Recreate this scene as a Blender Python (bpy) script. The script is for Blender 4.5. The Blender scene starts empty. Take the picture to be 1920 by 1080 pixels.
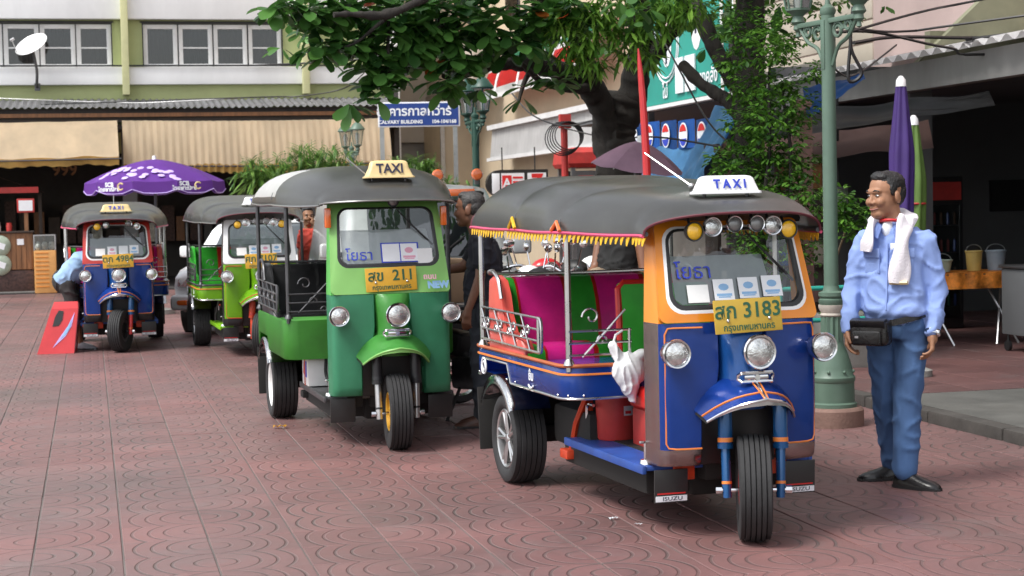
import bpy, bmesh, math, random
from mathutils import Vector, Matrix, Euler, noise
R_ = math.radians
random.seed(7)
scn = bpy.context.scene
COL = scn.collection

# ---------------------------------------------------------------- camera, sky, sun, exposure
cam_d = bpy.data.cameras.new('camera'); cam = bpy.data.objects.new('camera', cam_d); COL.objects.link(cam)
cam_d.sensor_width = 36.0; cam_d.lens = 36.0 * 3257 / 1920
cam_d.clip_start = 0.1; cam_d.clip_end = 2000
cam.matrix_world = Matrix.Translation((0, 0, 1.55)) @ Matrix.Rotation(R_(90 - 2.69), 4, 'X') @ Matrix.Rotation(R_(-1.25), 4, 'Z')
cam_d.dof.use_dof = True; cam_d.dof.focus_distance = 9.5; cam_d.dof.aperture_fstop = 7.1
scn.camera = cam

SUN_EL, SUN_AZ = 56.0, 236.0          # azimuth of the sun, degrees clockwise from +Y (from the left, behind the camera)
w = bpy.data.worlds.new('World'); scn.world = w; w.use_nodes = True
nt = w.node_tree; nt.nodes.clear()
sky = nt.nodes.new('ShaderNodeTexSky'); sky.sky_type = 'NISHITA'; sky.sun_disc = False
sky.sun_elevation = R_(SUN_EL); sky.sun_rotation = R_(SUN_AZ); sky.air_density = 1.0; sky.dust_density = 1.5; sky.ozone_density = 1.0
hs = nt.nodes.new('ShaderNodeHueSaturation'); hs.inputs['Saturation'].default_value = 0.25
bg = nt.nodes.new('ShaderNodeBackground'); bg.inputs['Strength'].default_value = 0.12
wo = nt.nodes.new('ShaderNodeOutputWorld')
nt.links.new(sky.outputs[0], hs.inputs['Color']); nt.links.new(hs.outputs[0], bg.inputs[0]); nt.links.new(bg.outputs[0], wo.inputs[0])
sd = bpy.data.lights.new('sun', 'SUN'); sd.energy = 1.5; sd.angle = R_(20); sd.color = (1.0, 0.97, 0.92)
sun = bpy.data.objects.new('sun', sd); COL.objects.link(sun)
_d = Vector((math.sin(R_(SUN_AZ)) * math.cos(R_(SUN_EL)), math.cos(R_(SUN_AZ)) * math.cos(R_(SUN_EL)), math.sin(R_(SUN_EL))))
sun.rotation_euler = _d.to_track_quat('Z', 'Y').to_euler()
scn.view_settings.view_transform = 'Standard'; scn.view_settings.look = 'None'
scn.view_settings.gamma = 1.0; scn.view_settings.exposure = 1.25; scn.view_settings.use_curve_mapping = False
scn.cycles.use_denoising = True; scn.cycles.max_bounces = 8; scn.cycles.transparent_max_bounces = 16
scn.cycles.caustics_reflective = False; scn.cycles.caustics_refractive = False

# ---------------------------------------------------------------- materials
M = {}
def pm(name, col, rough=0.5, metal=0.0, var=0.12, scale=6.0, bump=0.0, bscale=60.0, coat=0.0, dirt=0.0, spec=0.5, detail=4.0, stretch=None, crough=0.06):
    """principled material with blotchy value variation, fine relief and optional dirt patches"""
    m = bpy.data.materials.new(name); m.use_nodes = True; t = m.node_tree; b = t.nodes['Principled BSDF']; N = t.nodes.new; L = t.links.new
    b.inputs['Roughness'].default_value = rough; b.inputs['Metallic'].default_value = metal
    b.inputs['Coat Weight'].default_value = coat; b.inputs['Specular IOR Level'].default_value = spec; b.inputs['Coat Roughness'].default_value = crough
    tc = N('ShaderNodeTexCoord'); src = tc.outputs['Object']
    if stretch:
        mp = N('ShaderNodeMapping'); mp.inputs['Scale'].default_value = stretch; L(src, mp.inputs[0]); src = mp.outputs[0]
    nz = N('ShaderNodeTexNoise'); nz.inputs['Scale'].default_value = scale; nz.inputs['Detail'].default_value = detail; nz.inputs['Roughness'].default_value = 0.6
    L(src, nz.inputs['Vector'])
    mr = N('ShaderNodeMapRange'); mr.inputs[1].default_value = 0.3; mr.inputs[2].default_value = 0.7
    mr.inputs[3].default_value = 1 - var; mr.inputs[4].default_value = 1 + var; L(nz.outputs[0], mr.inputs[0])
    mx = N('ShaderNodeMix'); mx.data_type = 'RGBA'; mx.blend_type = 'MULTIPLY'; mx.inputs[0].default_value = 1.0
    mx.inputs[6].default_value = (*col, 1); L(mr.outputs[0], mx.inputs[7]); out = mx.outputs[2]
    if dirt > 0:
        n2 = N('ShaderNodeTexNoise'); n2.inputs['Scale'].default_value = scale * 0.45; n2.inputs['Detail'].default_value = 8; n2.inputs['Roughness'].default_value = 0.7
        L(src, n2.inputs['Vector'])
        m2 = N('ShaderNodeMapRange'); m2.inputs[1].default_value = 0.5; m2.inputs[2].default_value = 0.75; m2.inputs[3].default_value = 0; m2.inputs[4].default_value = dirt
        L(n2.outputs[0], m2.inputs[0])
        x2 = N('ShaderNodeMix'); x2.data_type = 'RGBA'; L(m2.outputs[0], x2.inputs[0]); L(out, x2.inputs[6]); x2.inputs[7].default_value = (0.07, 0.06, 0.05, 1); out = x2.outputs[2]
    L(out, b.inputs['Base Color'])
    rr = N('ShaderNodeMapRange'); rr.inputs[3].default_value = max(0.02, rough - 0.08); rr.inputs[4].default_value = min(1, rough + 0.08); L(nz.outputs[0], rr.inputs[0]); L(rr.outputs[0], b.inputs['Roughness'])
    if bump > 0:
        n3 = N('ShaderNodeTexNoise'); n3.inputs['Scale'].default_value = bscale; n3.inputs['Detail'].default_value = 3; L(src, n3.inputs['Vector'])
        bp = N('ShaderNodeBump'); bp.inputs['Strength'].default_value = bump; bp.inputs['Distance'].default_value = 0.01; L(n3.outputs[0], bp.inputs['Height']); L(bp.outputs[0], b.inputs['Normal'])
    M[name] = m; return m
def glass(name, tint=(0.8, 0.85, 0.85), refl=0.12, rough=0.02):
    m = bpy.data.materials.new(name); m.use_nodes = True; t = m.node_tree; t.nodes.clear(); N = t.nodes.new; L = t.links.new
    o = N('ShaderNodeOutputMaterial'); tr = N('ShaderNodeBsdfTransparent'); tr.inputs[0].default_value = (*tint, 1)
    gl = N('ShaderNodeBsdfGlossy'); gl.inputs['Roughness'].default_value = rough
    fr = N('ShaderNodeFresnel'); fr.inputs[0].default_value = 1.5
    ad = N('ShaderNodeMath'); ad.operation = 'ADD'; ad.inputs[1].default_value = refl; L(fr.outputs[0], ad.inputs[0])
    mx = N('ShaderNodeMixShader'); L(ad.outputs[0], mx.inputs[0]); L(tr.outputs[0], mx.inputs[1]); L(gl.outputs[0], mx.inputs[2]); L(mx.outputs[0], o.inputs[0])
    M[name] = m; return m
def film(name, col, alpha, rough=0.35):
    m = pm(name, col, rough, var=0.1, scale=9, bump=0.15, bscale=8); m.node_tree.nodes['Principled BSDF'].inputs['Alpha'].default_value = alpha; return m
def leafmat(name, c1, c2, c3=None):
    m = bpy.data.materials.new(name); m.use_nodes = True; t = m.node_tree; b = t.nodes['Principled BSDF']; N = t.nodes.new; L = t.links.new
    g = N('ShaderNodeNewGeometry'); r = N('ShaderNodeValToRGB'); e = r.color_ramp.elements
    e[0].color = (*c1, 1); e[1].color = (*c2, 1); e[1].position = 0.92
    if c3: x = e.new(0.997); x.color = (*c3, 1); y = e.new(0.993); y.color = (*c2, 1)
    L(g.outputs['Random Per Island'], r.inputs[0]); L(r.outputs[0], b.inputs['Base Color']); b.inputs['Roughness'].default_value = 0.38
    tl = N('ShaderNodeBsdfTranslucent'); L(r.outputs[0], tl.inputs[0]); mx = N('ShaderNodeMixShader'); mx.inputs[0].default_value = 0.35
    L(b.outputs[0], mx.inputs[1]); L(tl.outputs[0], mx.inputs[2]); L(mx.outputs[0], t.nodes['Material Output'].inputs[0])
    M[name] = m; return m

pm('rubber', (0.022, 0.022, 0.023), 0.75, var=0.25, scale=14, bump=0.2, bscale=90)
pm('black', (0.012, 0.012, 0.013), 0.5, var=0.2)
pm('black_plastic', (0.02, 0.02, 0.02), 0.4, var=0.2)
pm('chrome', (0.72, 0.72, 0.73), 0.12, 1.0, var=0.08, scale=20)
pm('chrome_dull', (0.55, 0.54, 0.54), 0.28, 1.0, var=0.1, scale=9)
pm('dark_steel', (0.10, 0.10, 0.105), 0.42, 0.7, var=0.25, scale=12)
pm('alloy', (0.5, 0.5, 0.5), 0.3, 0.85, var=0.15)
pm('white_paint', (0.78, 0.78, 0.77), 0.4, var=0.06, dirt=0.1, scale=5)
pm('white_gloss', (0.8, 0.8, 0.8), 0.25, var=0.05, coat=0.5)
pm('paper', (0.8, 0.82, 0.85), 0.7, var=0.05)
pm('lens', (0.62, 0.63, 0.62), 0.15, 0.75, var=0.45, scale=30, bump=0.35, bscale=90, coat=1.0)
pm('amber_lens', (0.9, 0.5, 0.02), 0.15, 0.0, var=0.2, scale=30, coat=1.0, bump=0.2, bscale=70)
pm('orange_lens', (0.85, 0.16, 0.02), 0.2, 0.0, var=0.1, coat=1.0)
pm('grille', (0.25, 0.25, 0.25), 0.35, 0.6, var=0.2)
pm('plate_yellow', (0.52, 0.34, 0.04), 0.45, var=0.12, scale=8, bump=0.08, bscale=25)
pm('plate_gold', (0.66, 0.36, 0.03), 0.45, var=0.1, scale=8)
pm('plate_ink', (0.02, 0.10, 0.05), 0.5)
pm('ink_blue', (0.03, 0.06, 0.5), 0.5)
pm('ink_dark', (0.02, 0.02, 0.05), 0.5)
pm('ink_red', (0.6, 0.02, 0.02), 0.5)
pm('canvas', (0.105, 0.105, 0.10), 0.34, var=0.2, scale=2.5, bump=0.06, bscale=9, dirt=0.15, coat=1.0, crough=0.26)
pm('canvas_edge', (0.10, 0.015, 0.025), 0.5)
pm('pink_trim', (0.62, 0.07, 0.16), 0.5)
pm('yellow_fringe', (0.72, 0.42, 0.02), 0.7, var=0.3, scale=60)
pm('red_frame', (0.55, 0.05, 0.012), 0.45, var=0.3, dirt=0.5, scale=9)
pm('under_black', (0.012, 0.011, 0.010), 0.8, var=0.3)
pm('fork_blue', (0.01, 0.09, 0.26), 0.25, 0.3, var=0.15, coat=0.6)
pm('orange_line', (0.75, 0.22, 0.04), 0.4)
pm('red_paint', (0.55, 0.025, 0.03), 0.35, var=0.1, coat=0.3, dirt=0.06)
pm('red_plastic', (0.46, 0.035, 0.03), 0.5, var=0.18, scale=7, dirt=0.35)
pm('bag', (0.75, 0.76, 0.77), 0.4, var=0.05)
pm('cream_sign', (0.68, 0.52, 0.25), 0.4, var=0.06)
pm('green_seat', (0.045, 0.43, 0.04), 0.35, var=0.1, scale=9, bump=0.1, bscale=20)
pm('pink_seat', (0.82, 0.025, 0.33), 0.38, var=0.12, scale=9, bump=0.1, bscale=20)
pm('red_seat', (0.55, 0.02, 0.015), 0.35, var=0.1)
pm('salmon_seat', (0.66, 0.09, 0.07), 0.35, var=0.08)
pm('black_seat', (0.018, 0.018, 0.02), 0.32, var=0.2, bump=0.1, bscale=20)
pm('apron', (0.10, 0.099, 0.09), 0.8, var=0.22, scale=2.2, bump=0.25, bscale=50, dirt=0.35)
pm('concrete', (0.27, 0.265, 0.245), 0.75, var=0.22, scale=2.2, bump=0.25, bscale=50, dirt=0.35)
pm('kerb_face', (0.055, 0.05, 0.045), 0.8, var=0.35, scale=3, bump=0.4, bscale=30, dirt=0.5)
pm('mortar', (0.15, 0.13, 0.122), 0.85, var=0.2, scale=3, bump=0.2)
glass('glass', (0.80, 0.84, 0.83), 0.06)
glass('lamp_glass', (0.75, 0.78, 0.76), 0.10, 0.25)
film('windscreen_film', (0.55, 0.58, 0.60), 0.74)

# paving tile: red concrete with stamped concentric rings centred on every second long joint (street frame, 13.6 degrees)
YAW = R_(13.6)
def tile_material(name, col, groove=True):
    m = bpy.data.materials.new(name); m.use_nodes = True; t = m.node_tree; b = t.nodes['Principled BSDF']; N = t.nodes.new; L = t.links.new
    g = N('ShaderNodeNewGeometry'); mp = N('ShaderNodeMapping'); mp.vector_type = 'POINT'; mp.inputs['Rotation'].default_value = (0, 0, -YAW); L(g.outputs['Position'], mp.inputs[0])
    n1 = N('ShaderNodeTexNoise'); n1.inputs['Scale'].default_value = 0.55; n1.inputs['Detail'].default_value = 5; n1.inputs['Roughness'].default_value = 0.65; L(mp.outputs[0], n1.inputs[0])
    n2 = N('ShaderNodeTexNoise'); n2.inputs['Scale'].default_value = 26; n2.inputs['Detail'].default_value = 5; n2.inputs['Roughness'].default_value = 0.7; L(mp.outputs[0], n2.inputs[0])
    def math_(op, a, c=None, v=None):
        x = N('ShaderNodeMath'); x.operation = op
        if isinstance(a, (int, float)): x.inputs[0].default_value = a
        else: L(a, x.inputs[0])
        if c is not None: L(c, x.inputs[1])
        if v is not None: x.inputs[1].default_value = v
        return x.outputs[0]
    ramp = N('ShaderNodeValToRGB'); e = ramp.color_ramp.elements
    e[0].position = 0.3; e[0].color = (col[0] * 0.72, col[1] * 0.95, col[2] * 1.0, 1); e[1].position = 0.72; e[1].color = (col[0] * 1.22, col[1] * 1.12, col[2] * 1.1, 1); L(n1.outputs[0], ramp.inputs[0])
    oi = N('ShaderNodeObjectInfo'); isl = g.outputs['Random Per Island']
    rnd = math_('MULTIPLY', math_('FRACT', math_('ADD', oi.outputs['Random'], isl)), v=0.20)
    fine = math_('MULTIPLY', n2.outputs[0], v=0.45)
    val = math_('ADD', math_('ADD', rnd, fine), v=0.64)
    mx = N('ShaderNodeMix'); mx.data_type = 'RGBA'; mx.blend_type = 'MULTIPLY'; mx.inputs[0].default_value = 1; L(ramp.outputs[0], mx.inputs[6]); L(val, mx.inputs[7])
    out = mx.outputs[2]
    n4 = N('ShaderNodeTexNoise'); n4.inputs['Scale'].default_value = 1.7; n4.inputs['Detail'].default_value = 9; n4.inputs['Roughness'].default_value = 0.75; L(mp.outputs[0], n4.inputs[0])
    st = N('ShaderNodeMapRange'); st.inputs[1].default_value = 0.54; st.inputs[2].default_value = 0.72; st.inputs[3].default_value = 0; st.inputs[4].default_value = 0.5; L(n4.outputs[0], st.inputs[0])
    x4 = N('ShaderNodeMix'); x4.data_type = 'RGBA'; L(st.outputs[0], x4.inputs[0]); L(out, x4.inputs[6]); x4.inputs[7].default_value = (0.17, 0.15, 0.145, 1); out = x4.outputs[2]
    n5 = N('ShaderNodeTexNoise'); n5.inputs['Scale'].default_value = 0.8; n5.inputs['Detail'].default_value = 10; n5.inputs['Roughness'].default_value = 0.68; n5.inputs['Distortion'].default_value = 0.6; mp5 = N('ShaderNodeMapping'); mp5.inputs['Location'].default_value = (31, 7, 3); L(mp.outputs[0], mp5.inputs[0]); L(mp5.outputs[0], n5.inputs[0])
    s5 = N('ShaderNodeMapRange'); s5.inputs[1].default_value = 0.56; s5.inputs[2].default_value = 0.7; s5.inputs[3].default_value = 0; s5.inputs[4].default_value = 0.62; L(n5.outputs[0], s5.inputs[0])
    x5 = N('ShaderNodeMix'); x5.data_type = 'RGBA'; L(s5.outputs[0], x5.inputs[0]); L(out, x5.inputs[6]); x5.inputs[7].default_value = (0.075, 0.05, 0.047, 1); out = x5.outputs[2]
    h = math_('MULTIPLY', n2.outputs[0], v=0.12)
    if groove:
        sp = N('ShaderNodeSeparateXYZ'); L(mp.outputs[0], sp.inputs[0])
        du = math_('SUBTRACT', math_('FLOORED_MODULO', math_('ADD', sp.outputs[0], v=-0.5 + 0.4), v=0.8), v=0.4)
        dv = math_('SUBTRACT', math_('FLOORED_MODULO', math_('ADD', sp.outputs[1], v=-0.35), v=0.4), v=0.2)
        rr = math_('SQRT', math_('ADD', math_('MULTIPLY', du, du), math_('MULTIPLY', dv, dv)))
        gr = None
        for rad in (0.095, 0.195, 0.27, 0.35):
            d = math_('ABSOLUTE', math_('SUBTRACT', rr, v=rad))
            q = N('ShaderNodeMapRange'); q.inputs[1].default_value = 0.004; q.inputs[2].default_value = 0.010; q.inputs[3].default_value = 1; q.inputs[4].default_value = 0; L(d, q.inputs[0])
            gr = q.outputs[0] if gr is None else math_('MAXIMUM', gr, q.outputs[0])
        # wear: the stamped rings fade in and out
        n3 = N('ShaderNodeTexNoise'); n3.inputs['Scale'].default_value = 1.3; n3.inputs['Detail'].default_value = 4; L(mp.outputs[0], n3.inputs[0])
        wr = N('ShaderNodeMapRange'); wr.inputs[1].default_value = 0.35; wr.inputs[2].default_value = 0.62; wr.inputs[3].default_value = 0.12; wr.inputs[4].default_value = 0.85; L(n3.outputs[0], wr.inputs[0])
        gw = math_('MULTIPLY', gr, wr.outputs[0])
        m3 = N('ShaderNodeMix'); m3.data_type = 'RGBA'; L(gw, m3.inputs[0]); L(out, m3.inputs[6]); m3.inputs[7].default_value = (0.095, 0.075, 0.07, 1); out = m3.outputs[2]
        h = math_('SUBTRACT', h, math_('MULTIPLY', gr, v=1.0))
    L(out, b.inputs['Base Color'])
    b.inputs['Specular IOR Level'].default_value = 0.6
    rg = N('ShaderNodeMapRange'); rg.inputs[1].default_value = 0.3; rg.inputs[2].default_value = 0.7; rg.inputs[3].default_value = 0.36; rg.inputs[4].default_value = 0.62; L(n1.outputs[0], rg.inputs[0]); L(rg.outputs[0], b.inputs['Roughness'])
    bp = N('ShaderNodeBump'); bp.inputs['Strength'].default_value = 0.8; bp.inputs['Distance'].default_value = 0.006; L(h, bp.inputs['Height']); L(bp.outputs[0], b.inputs['Normal'])
    M[name] = m
tile_material('paving_red', (0.198, 0.096, 0.090))
tile_material('pavement_red', (0.15, 0.07, 0.066), False)

# ---------------------------------------------------------------- helpers
def S(u, v, z=0.0):
    """street frame (u across the street to the right, v along it) to world"""
    return Vector((u * math.cos(YAW) - v * math.sin(YAW), u * math.sin(YAW) + v * math.cos(YAW), z))
def link(name, me, parent=None, mat=None):
    o = bpy.data.objects.new(name, me); COL.objects.link(o)
    if parent is not None: o.parent = parent
    if mat is not None and me is not None:
        for q in (mat if isinstance(mat, (list, tuple)) else [mat]): me.materials.append(M[q])
    return o
def tag(o, label=None, cat=None, group=None, kind=None):
    if label: o['label'] = label
    if cat: o['category'] = cat
    if group: o['group'] = group
    if kind: o['kind'] = kind
    return o
def thing(name, label, cat, loc=(0, 0, 0), rz=0.0, group=None):
    o = bpy.data.objects.new(name, None); COL.objects.link(o); o.location = loc; o.rotation_euler = (0, 0, rz); o.empty_display_size = 0.2
    return tag(o, label, cat, group)
def copy_tree(o, parent=None):
    c = o.copy(); COL.objects.link(c); c.parent = parent
    for ch in list(o.children): copy_tree(ch, c)
    return c
ZUP = Matrix.Identity(4)
def frame_to(d):
    """rotation that takes +Z to direction d"""
    return Vector(d).to_track_quat('Z', 'Y').to_matrix().to_4x4()
class B:
    """collects shapes in one bmesh; out() links them as one mesh object"""
    def __init__(s): s.bm = bmesh.new(); s.mi = 0
    def _fin(s, faces):
        for f in faces: f.material_index = s.mi
    def box(s, c, size, rot=None, bev=0.0, seg=2, mat=None):
        m = Matrix.Translation(c) @ (Euler(rot).to_matrix().to_4x4() if rot else ZUP) @ Matrix.Diagonal((*size, 1))
        if mat is not None: m = mat @ m
        r = bmesh.ops.create_cube(s.bm, size=1.0, matrix=m); vs = r['verts']
        fs = {f for v in vs for f in v.link_faces}; s._fin(fs)
        if bev > 0:
            es = list({e for v in vs for e in v.link_edges})
            q = bmesh.ops.bevel(s.bm, geom=es, offset=min(bev, min(size) * 0.45), segments=seg, affect='EDGES', profile=0.6); s._fin(q['faces'])
        return s
    def faces(s, verts, faces, mi=None):
        vs = [s.bm.verts.new(v) for v in verts]; out = []
        for f in faces:
            try:
                q = s.bm.faces.new([vs[i] for i in f]); q.material_index = s.mi if mi is None else mi; out.append(q)
            except ValueError: pass
        return out
    def loft(s, rings, closed=True, cap=True, mis=None):
        rv = [[s.bm.verts.new(p) for p in r] for r in rings]; n = len(rings[0])
        for i in range(len(rv) - 1):
            for j in range(n if closed else n - 1):
                k = (j + 1) % n
                try:
                    f = s.bm.faces.new((rv[i][j], rv[i][k], rv[i + 1][k], rv[i + 1][j])); f.material_index = s.mi if mis is None else mis(i, j)
                except ValueError: pass
        if cap and closed:
            for r in (rv[0][::-1], rv[-1]):
                try: f = s.bm.faces.new(r); f.material_index = s.mi
                except ValueError: pass
        return s
    def tube(s, pts, r, seg=8, cap=True, closed=False):
        pts = [Vector(p) for p in pts]; n = len(pts); rs = r if isinstance(r, (list, tuple)) else [r] * n
        up = None; rings = []
        for i in range(n):
            if closed: d = pts[(i + 1) % n] - pts[i - 1]
            else: d = pts[min(i + 1, n - 1)] - pts[max(i - 1, 0)]
            if d.length < 1e-9: d = Vector((0, 0, 1))
            d.normalize()
            if up is None:
                up = Vector((0, 0, 1)) if abs(d.z) < 0.9 else Vector((1, 0, 0))
            x = d.cross(up)
            if x.length < 1e-6: x = d.orthogonal()
            x.normalize(); up = x.cross(d).normalized()
            rings.append([pts[i] + (x * math.cos(2 * math.pi * k / seg) + up * math.sin(2 * math.pi * k / seg)) * rs[i] for k in range(seg)])
        if closed: rings.append(rings[0]); return s.loft(rings, True, False)
        return s.loft(rings, True, cap)
    def lathe(s, prof, mat=ZUP, seg=20, cap=True, mis=None, arc=None):
        """prof: (radius, height) along local Z of mat"""
        a0, a1 = arc if arc else (0, 2 * math.pi); cl = arc is None; n = seg if cl else seg + 1
        rings = [[mat @ Vector((max(r, 1e-4) * math.cos(a0 + (a1 - a0) * k / seg), max(r, 1e-4) * math.sin(a0 + (a1 - a0) * k / seg), z)) for k in range(n)] for r, z in prof]
        return s.loft(rings, cl, cap and cl, mis)
    def sphere(s, c, r, rot=None, seg=12, mat=None):
        r = r if isinstance(r, (list, tuple)) else (r, r, r)
        m = Matrix.Translation(c) @ (Euler(rot).to_matrix().to_4x4() if rot else ZUP) @ Matrix.Diagonal((*r, 1))
        if mat is not None: m = mat @ m
        q = bmesh.ops.create_uvsphere(s.bm, u_segments=seg, v_segments=max(6, seg * 2 // 3), radius=1.0, matrix=m); s._fin({f for v in q['verts'] for f in v.link_faces}); return s
    def capsule(s, p0, p1, r0, r1, seg=12, n=4):
        p0, p1 = Vector(p0), Vector(p1); d = (p1 - p0); L = d.length; m = Matrix.Translation(p0) @ frame_to(d if L > 1e-6 else (0, 0, 1))
        prof = [(r0 * math.cos(a), r0 * math.sin(a)) for a in [-math.pi / 2 + math.pi / 2 * i / n for i in range(n)]] + [(r0, 0), (r1, L)] + [(r1 * math.cos(a), L + r1 * math.sin(a)) for a in [math.pi / 2 * i / n for i in range(1, n + 1)]]
        return s.lathe(prof, m, seg)
    def prism(s, poly, z0, z1, mat=ZUP):
        """2-D outline extruded along local Z"""
        a = [mat @ Vector((x, y, z0)) for x, y in poly]; b = [mat @ Vector((x, y, z1)) for x, y in poly]
        return s.loft([a, b])
    def solidify(s, t):
        bmesh.ops.solidify(s.bm, geom=list(s.bm.faces), thickness=t); return s
    def mesh(s, name, smooth=35):
        bmesh.ops.recalc_face_normals(s.bm, faces=list(s.bm.faces))
        me = bpy.data.meshes.new(name); s.bm.to_mesh(me); s.bm.free()
        if smooth:
            for p in me.polygons: p.use_smooth = True
            me.set_sharp_from_angle(angle=R_(smooth))
        return me
    def out(s, name, mat, parent=None, smooth=35, loc=None, rz=None):
        o = link(name, s.mesh(name, smooth), parent, mat)
        if loc is not None: o.location = loc
        if rz is not None: o.rotation_euler = (0, 0, rz)
        return o
def text(name, body, size, mat, parent, loc, rot=(R_(90), 0, 0), ext=0.0008, off=0.0, sx=1.0, align='CENTER', bold=0):
    cu = bpy.data.curves.new('t', 'FONT'); cu.body = body; cu.size = size; cu.align_x = align; cu.align_y = 'CENTER'; cu.extrude = ext; cu.offset = off; cu.resolution_u = 3
    t = bpy.data.objects.new('t', cu); COL.objects.link(t); dg = bpy.context.evaluated_depsgraph_get()
    me = bpy.data.meshes.new_from_object(t.evaluated_get(dg)); bpy.data.objects.remove(t); bpy.data.curves.remove(cu)
    me.materials.clear(); o = link(name, me, parent, mat); o.location = loc; o.rotation_euler = rot; o.scale = (sx, 1, 1); return o
def arcpts(c, r, a0, a1, n, plane='xy'):
    out = []
    for i in range(n + 1):
        a = R_(a0 + (a1 - a0) * i / n); p, q = r * math.cos(a), r * math.sin(a)
        out.append(Vector(c) + (Vector((p, q, 0)) if plane == 'xy' else Vector((p, 0, q)) if plane == 'xz' else Vector((0, p, q))))
    return out
XAX = Matrix.Rotation(R_(90), 4, 'Y')          # lathe axis along +X
YAX = Matrix.Rotation(R_(90), 4, 'X')          # lathe axis along -Y (towards the camera)
def spline(pts, n=6):
    """Catmull-Rom through points"""
    P = [Vector(p) for p in pts]; P = [2 * P[0] - P[1]] + P + [2 * P[-1] - P[-2]]; out = []
    for i in range(1, len(P) - 2):
        for k in range(n):
            t = k / n; a, b, c, d = P[i - 1:i + 3]
            out.append(0.5 * ((2 * b) + (c - a) * t + (2 * a - 5 * b + 4 * c - d) * t * t + (3 * b - a - 3 * c + d) * t ** 3))
    return out + [P[-2]]
# ---------------------------------------------------------------- the plaza
ground = B().box((0, 150, -0.25), (700, 700, 0.4)).out('ground', 'concrete', smooth=0); tag(ground, kind='structure')
g = B(); g.faces([S(-22, 2, -0.006), S(5.56, 2, -0.006), S(5.56, 46, -0.006), S(-22, 46, -0.006)], [(0, 1, 2, 3)])
plaza = g.out('plaza', 'mortar', smooth=0); tag(plaza, kind='structure')
TW, TL = 0.391, 0.3985
def tile_shape(b, c, dz=0.0, tx=0.0, ty=0.0, bottom=True):
    """bevelled square slab, c in the street frame"""
    hw, hl, e = TW / 2, TL / 2, 0.003
    P = []
    for (x, y, z) in [(-hw, -hl, -0.013), (hw, -hl, -0.013), (hw, hl, -0.013), (-hw, hl, -0.013), (-hw, -hl, -e), (hw, -hl, -e), (hw, hl, -e), (-hw, hl, -e), (-hw + e, -hl + e, 0), (hw - e, -hl + e, 0), (hw - e, hl - e, 0), (-hw + e, hl - e, 0)]:
        q = S(c[0] + x, c[1] + y, z + (dz + x * tx + y * ty if z > -0.01 else 0)); P.append(q - (c[2] if len(c) > 2 else Vector((0, 0, 0))))
    F = [(8, 9, 10, 11)] + [(i, (i + 1) % 4, 4 + (i + 1) % 4, 4 + i) for i in range(4)] + [(4 + i, 4 + (i + 1) % 4, 8 + (i + 1) % 4, 8 + i) for i in range(4)]
    b.faces(P, F)
cand = []
for i in range(-50, 14):
    for j in range(14, 112):
        u, v = 0.1 + 0.4 * (i + 0.5) - 0.0, 0.35 + 0.4 * (j + 0.5); p = S(u, v)
        if u > 5.55 or abs(p.x) > 0.31 * p.y + 0.5: continue
        cand.append((p.y, u, v, p))
cand.sort(key=lambda q: q[0])
near = [c for c in cand if c[0] > 6.9][:300]; nearset = {(round(c[1], 2), round(c[2], 2)) for c in near}
tb = B(); tile_shape(tb, (0, 0, Vector((0, 0, 0)))); tme = tb.mesh('paving_tile', 0); tme.materials.append(M['paving_red'])
rg = random.Random(3)
for (_, u, v, p) in near:
    o = link('paving_tile', tme, plaza); o.location = (p.x, p.y, rg.uniform(-0.0016, 0.0012)); o.rotation_euler = (rg.gauss(0, 0.0032), rg.gauss(0, 0.0032), rg.gauss(0, 0.003))
tb = B()
for (_, u, v, p) in cand:
    if (round(u, 2), round(v, 2)) not in nearset: tile_shape(tb, (u, v), rg.uniform(-0.0016, 0.0012), rg.gauss(0, 0.0018), rg.gauss(0, 0.0018))
o = tb.out('paving_tiles', 'paving_red', plaza, smooth=0); tag(o, kind='stuff')

# raised pavement on the right with kerb stones
PZ = 0.085
def slab(name, u0, u1, v0, v1, z0, z1, mat, kind='structure', bev=0.0):
    b = B(); b.box(((u0 + u1) / 2, (v0 + v1) / 2, (z0 + z1) / 2), (u1 - u0, v1 - v0, z1 - z0), bev=bev)
    o = b.out(name, mat, smooth=30); o.rotation_euler = (0, 0, YAW)
    if kind: tag(o, kind=kind)
    return o
pav = slab('pavement', 5.70, 22, 3, 11.9, -0.05, PZ - 0.004, 'apron')
pav2 = slab('shop_pavement', 5.70, 26, 11.904, 48, -0.05, PZ - 0.012, 'mortar')
tb = B()
for i in range(0, 26):
    for j in range(0, 58):
        u, v = 5.70 + 0.4 * (i + 0.5), 11.92 + 0.4 * (j + 0.5); p = S(u, v)
        if abs(p.x) > 0.33 * p.y + 0.6: continue
        tile_shape(tb, (u, v), rg.uniform(-0.002, 0.0015), rg.gauss(0, 0.002), rg.gauss(0, 0.002))
o = tb.out('pavement_tiles', 'pavement_red', pav2, smooth=0); o.location.z = PZ; o.rotation_euler = (0, 0, -YAW); tag(o, kind='stuff')
kerb = bpy.data.objects.new('kerb', None); COL.objects.link(kerb); tag(kerb, kind='structure')
b = B(); b.box((0, 0, 0.0), (0.14, 0.985, 0.2), bev=0.018, seg=2); kme = b.mesh('kerb_stone', 30); kme.materials.append(M['kerb_face'])
for j in range(3, 34):
    p = S(5.628, j + 0.4); o = link('kerb_stone', kme, kerb); o.location = (p.x, p.y, PZ - 0.1 + rg.uniform(-0.006, 0.004)); o.rotation_euler = (rg.gauss(0, 0.004), rg.gauss(0, 0.008), YAW + rg.gauss(0, 0.004))
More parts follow.
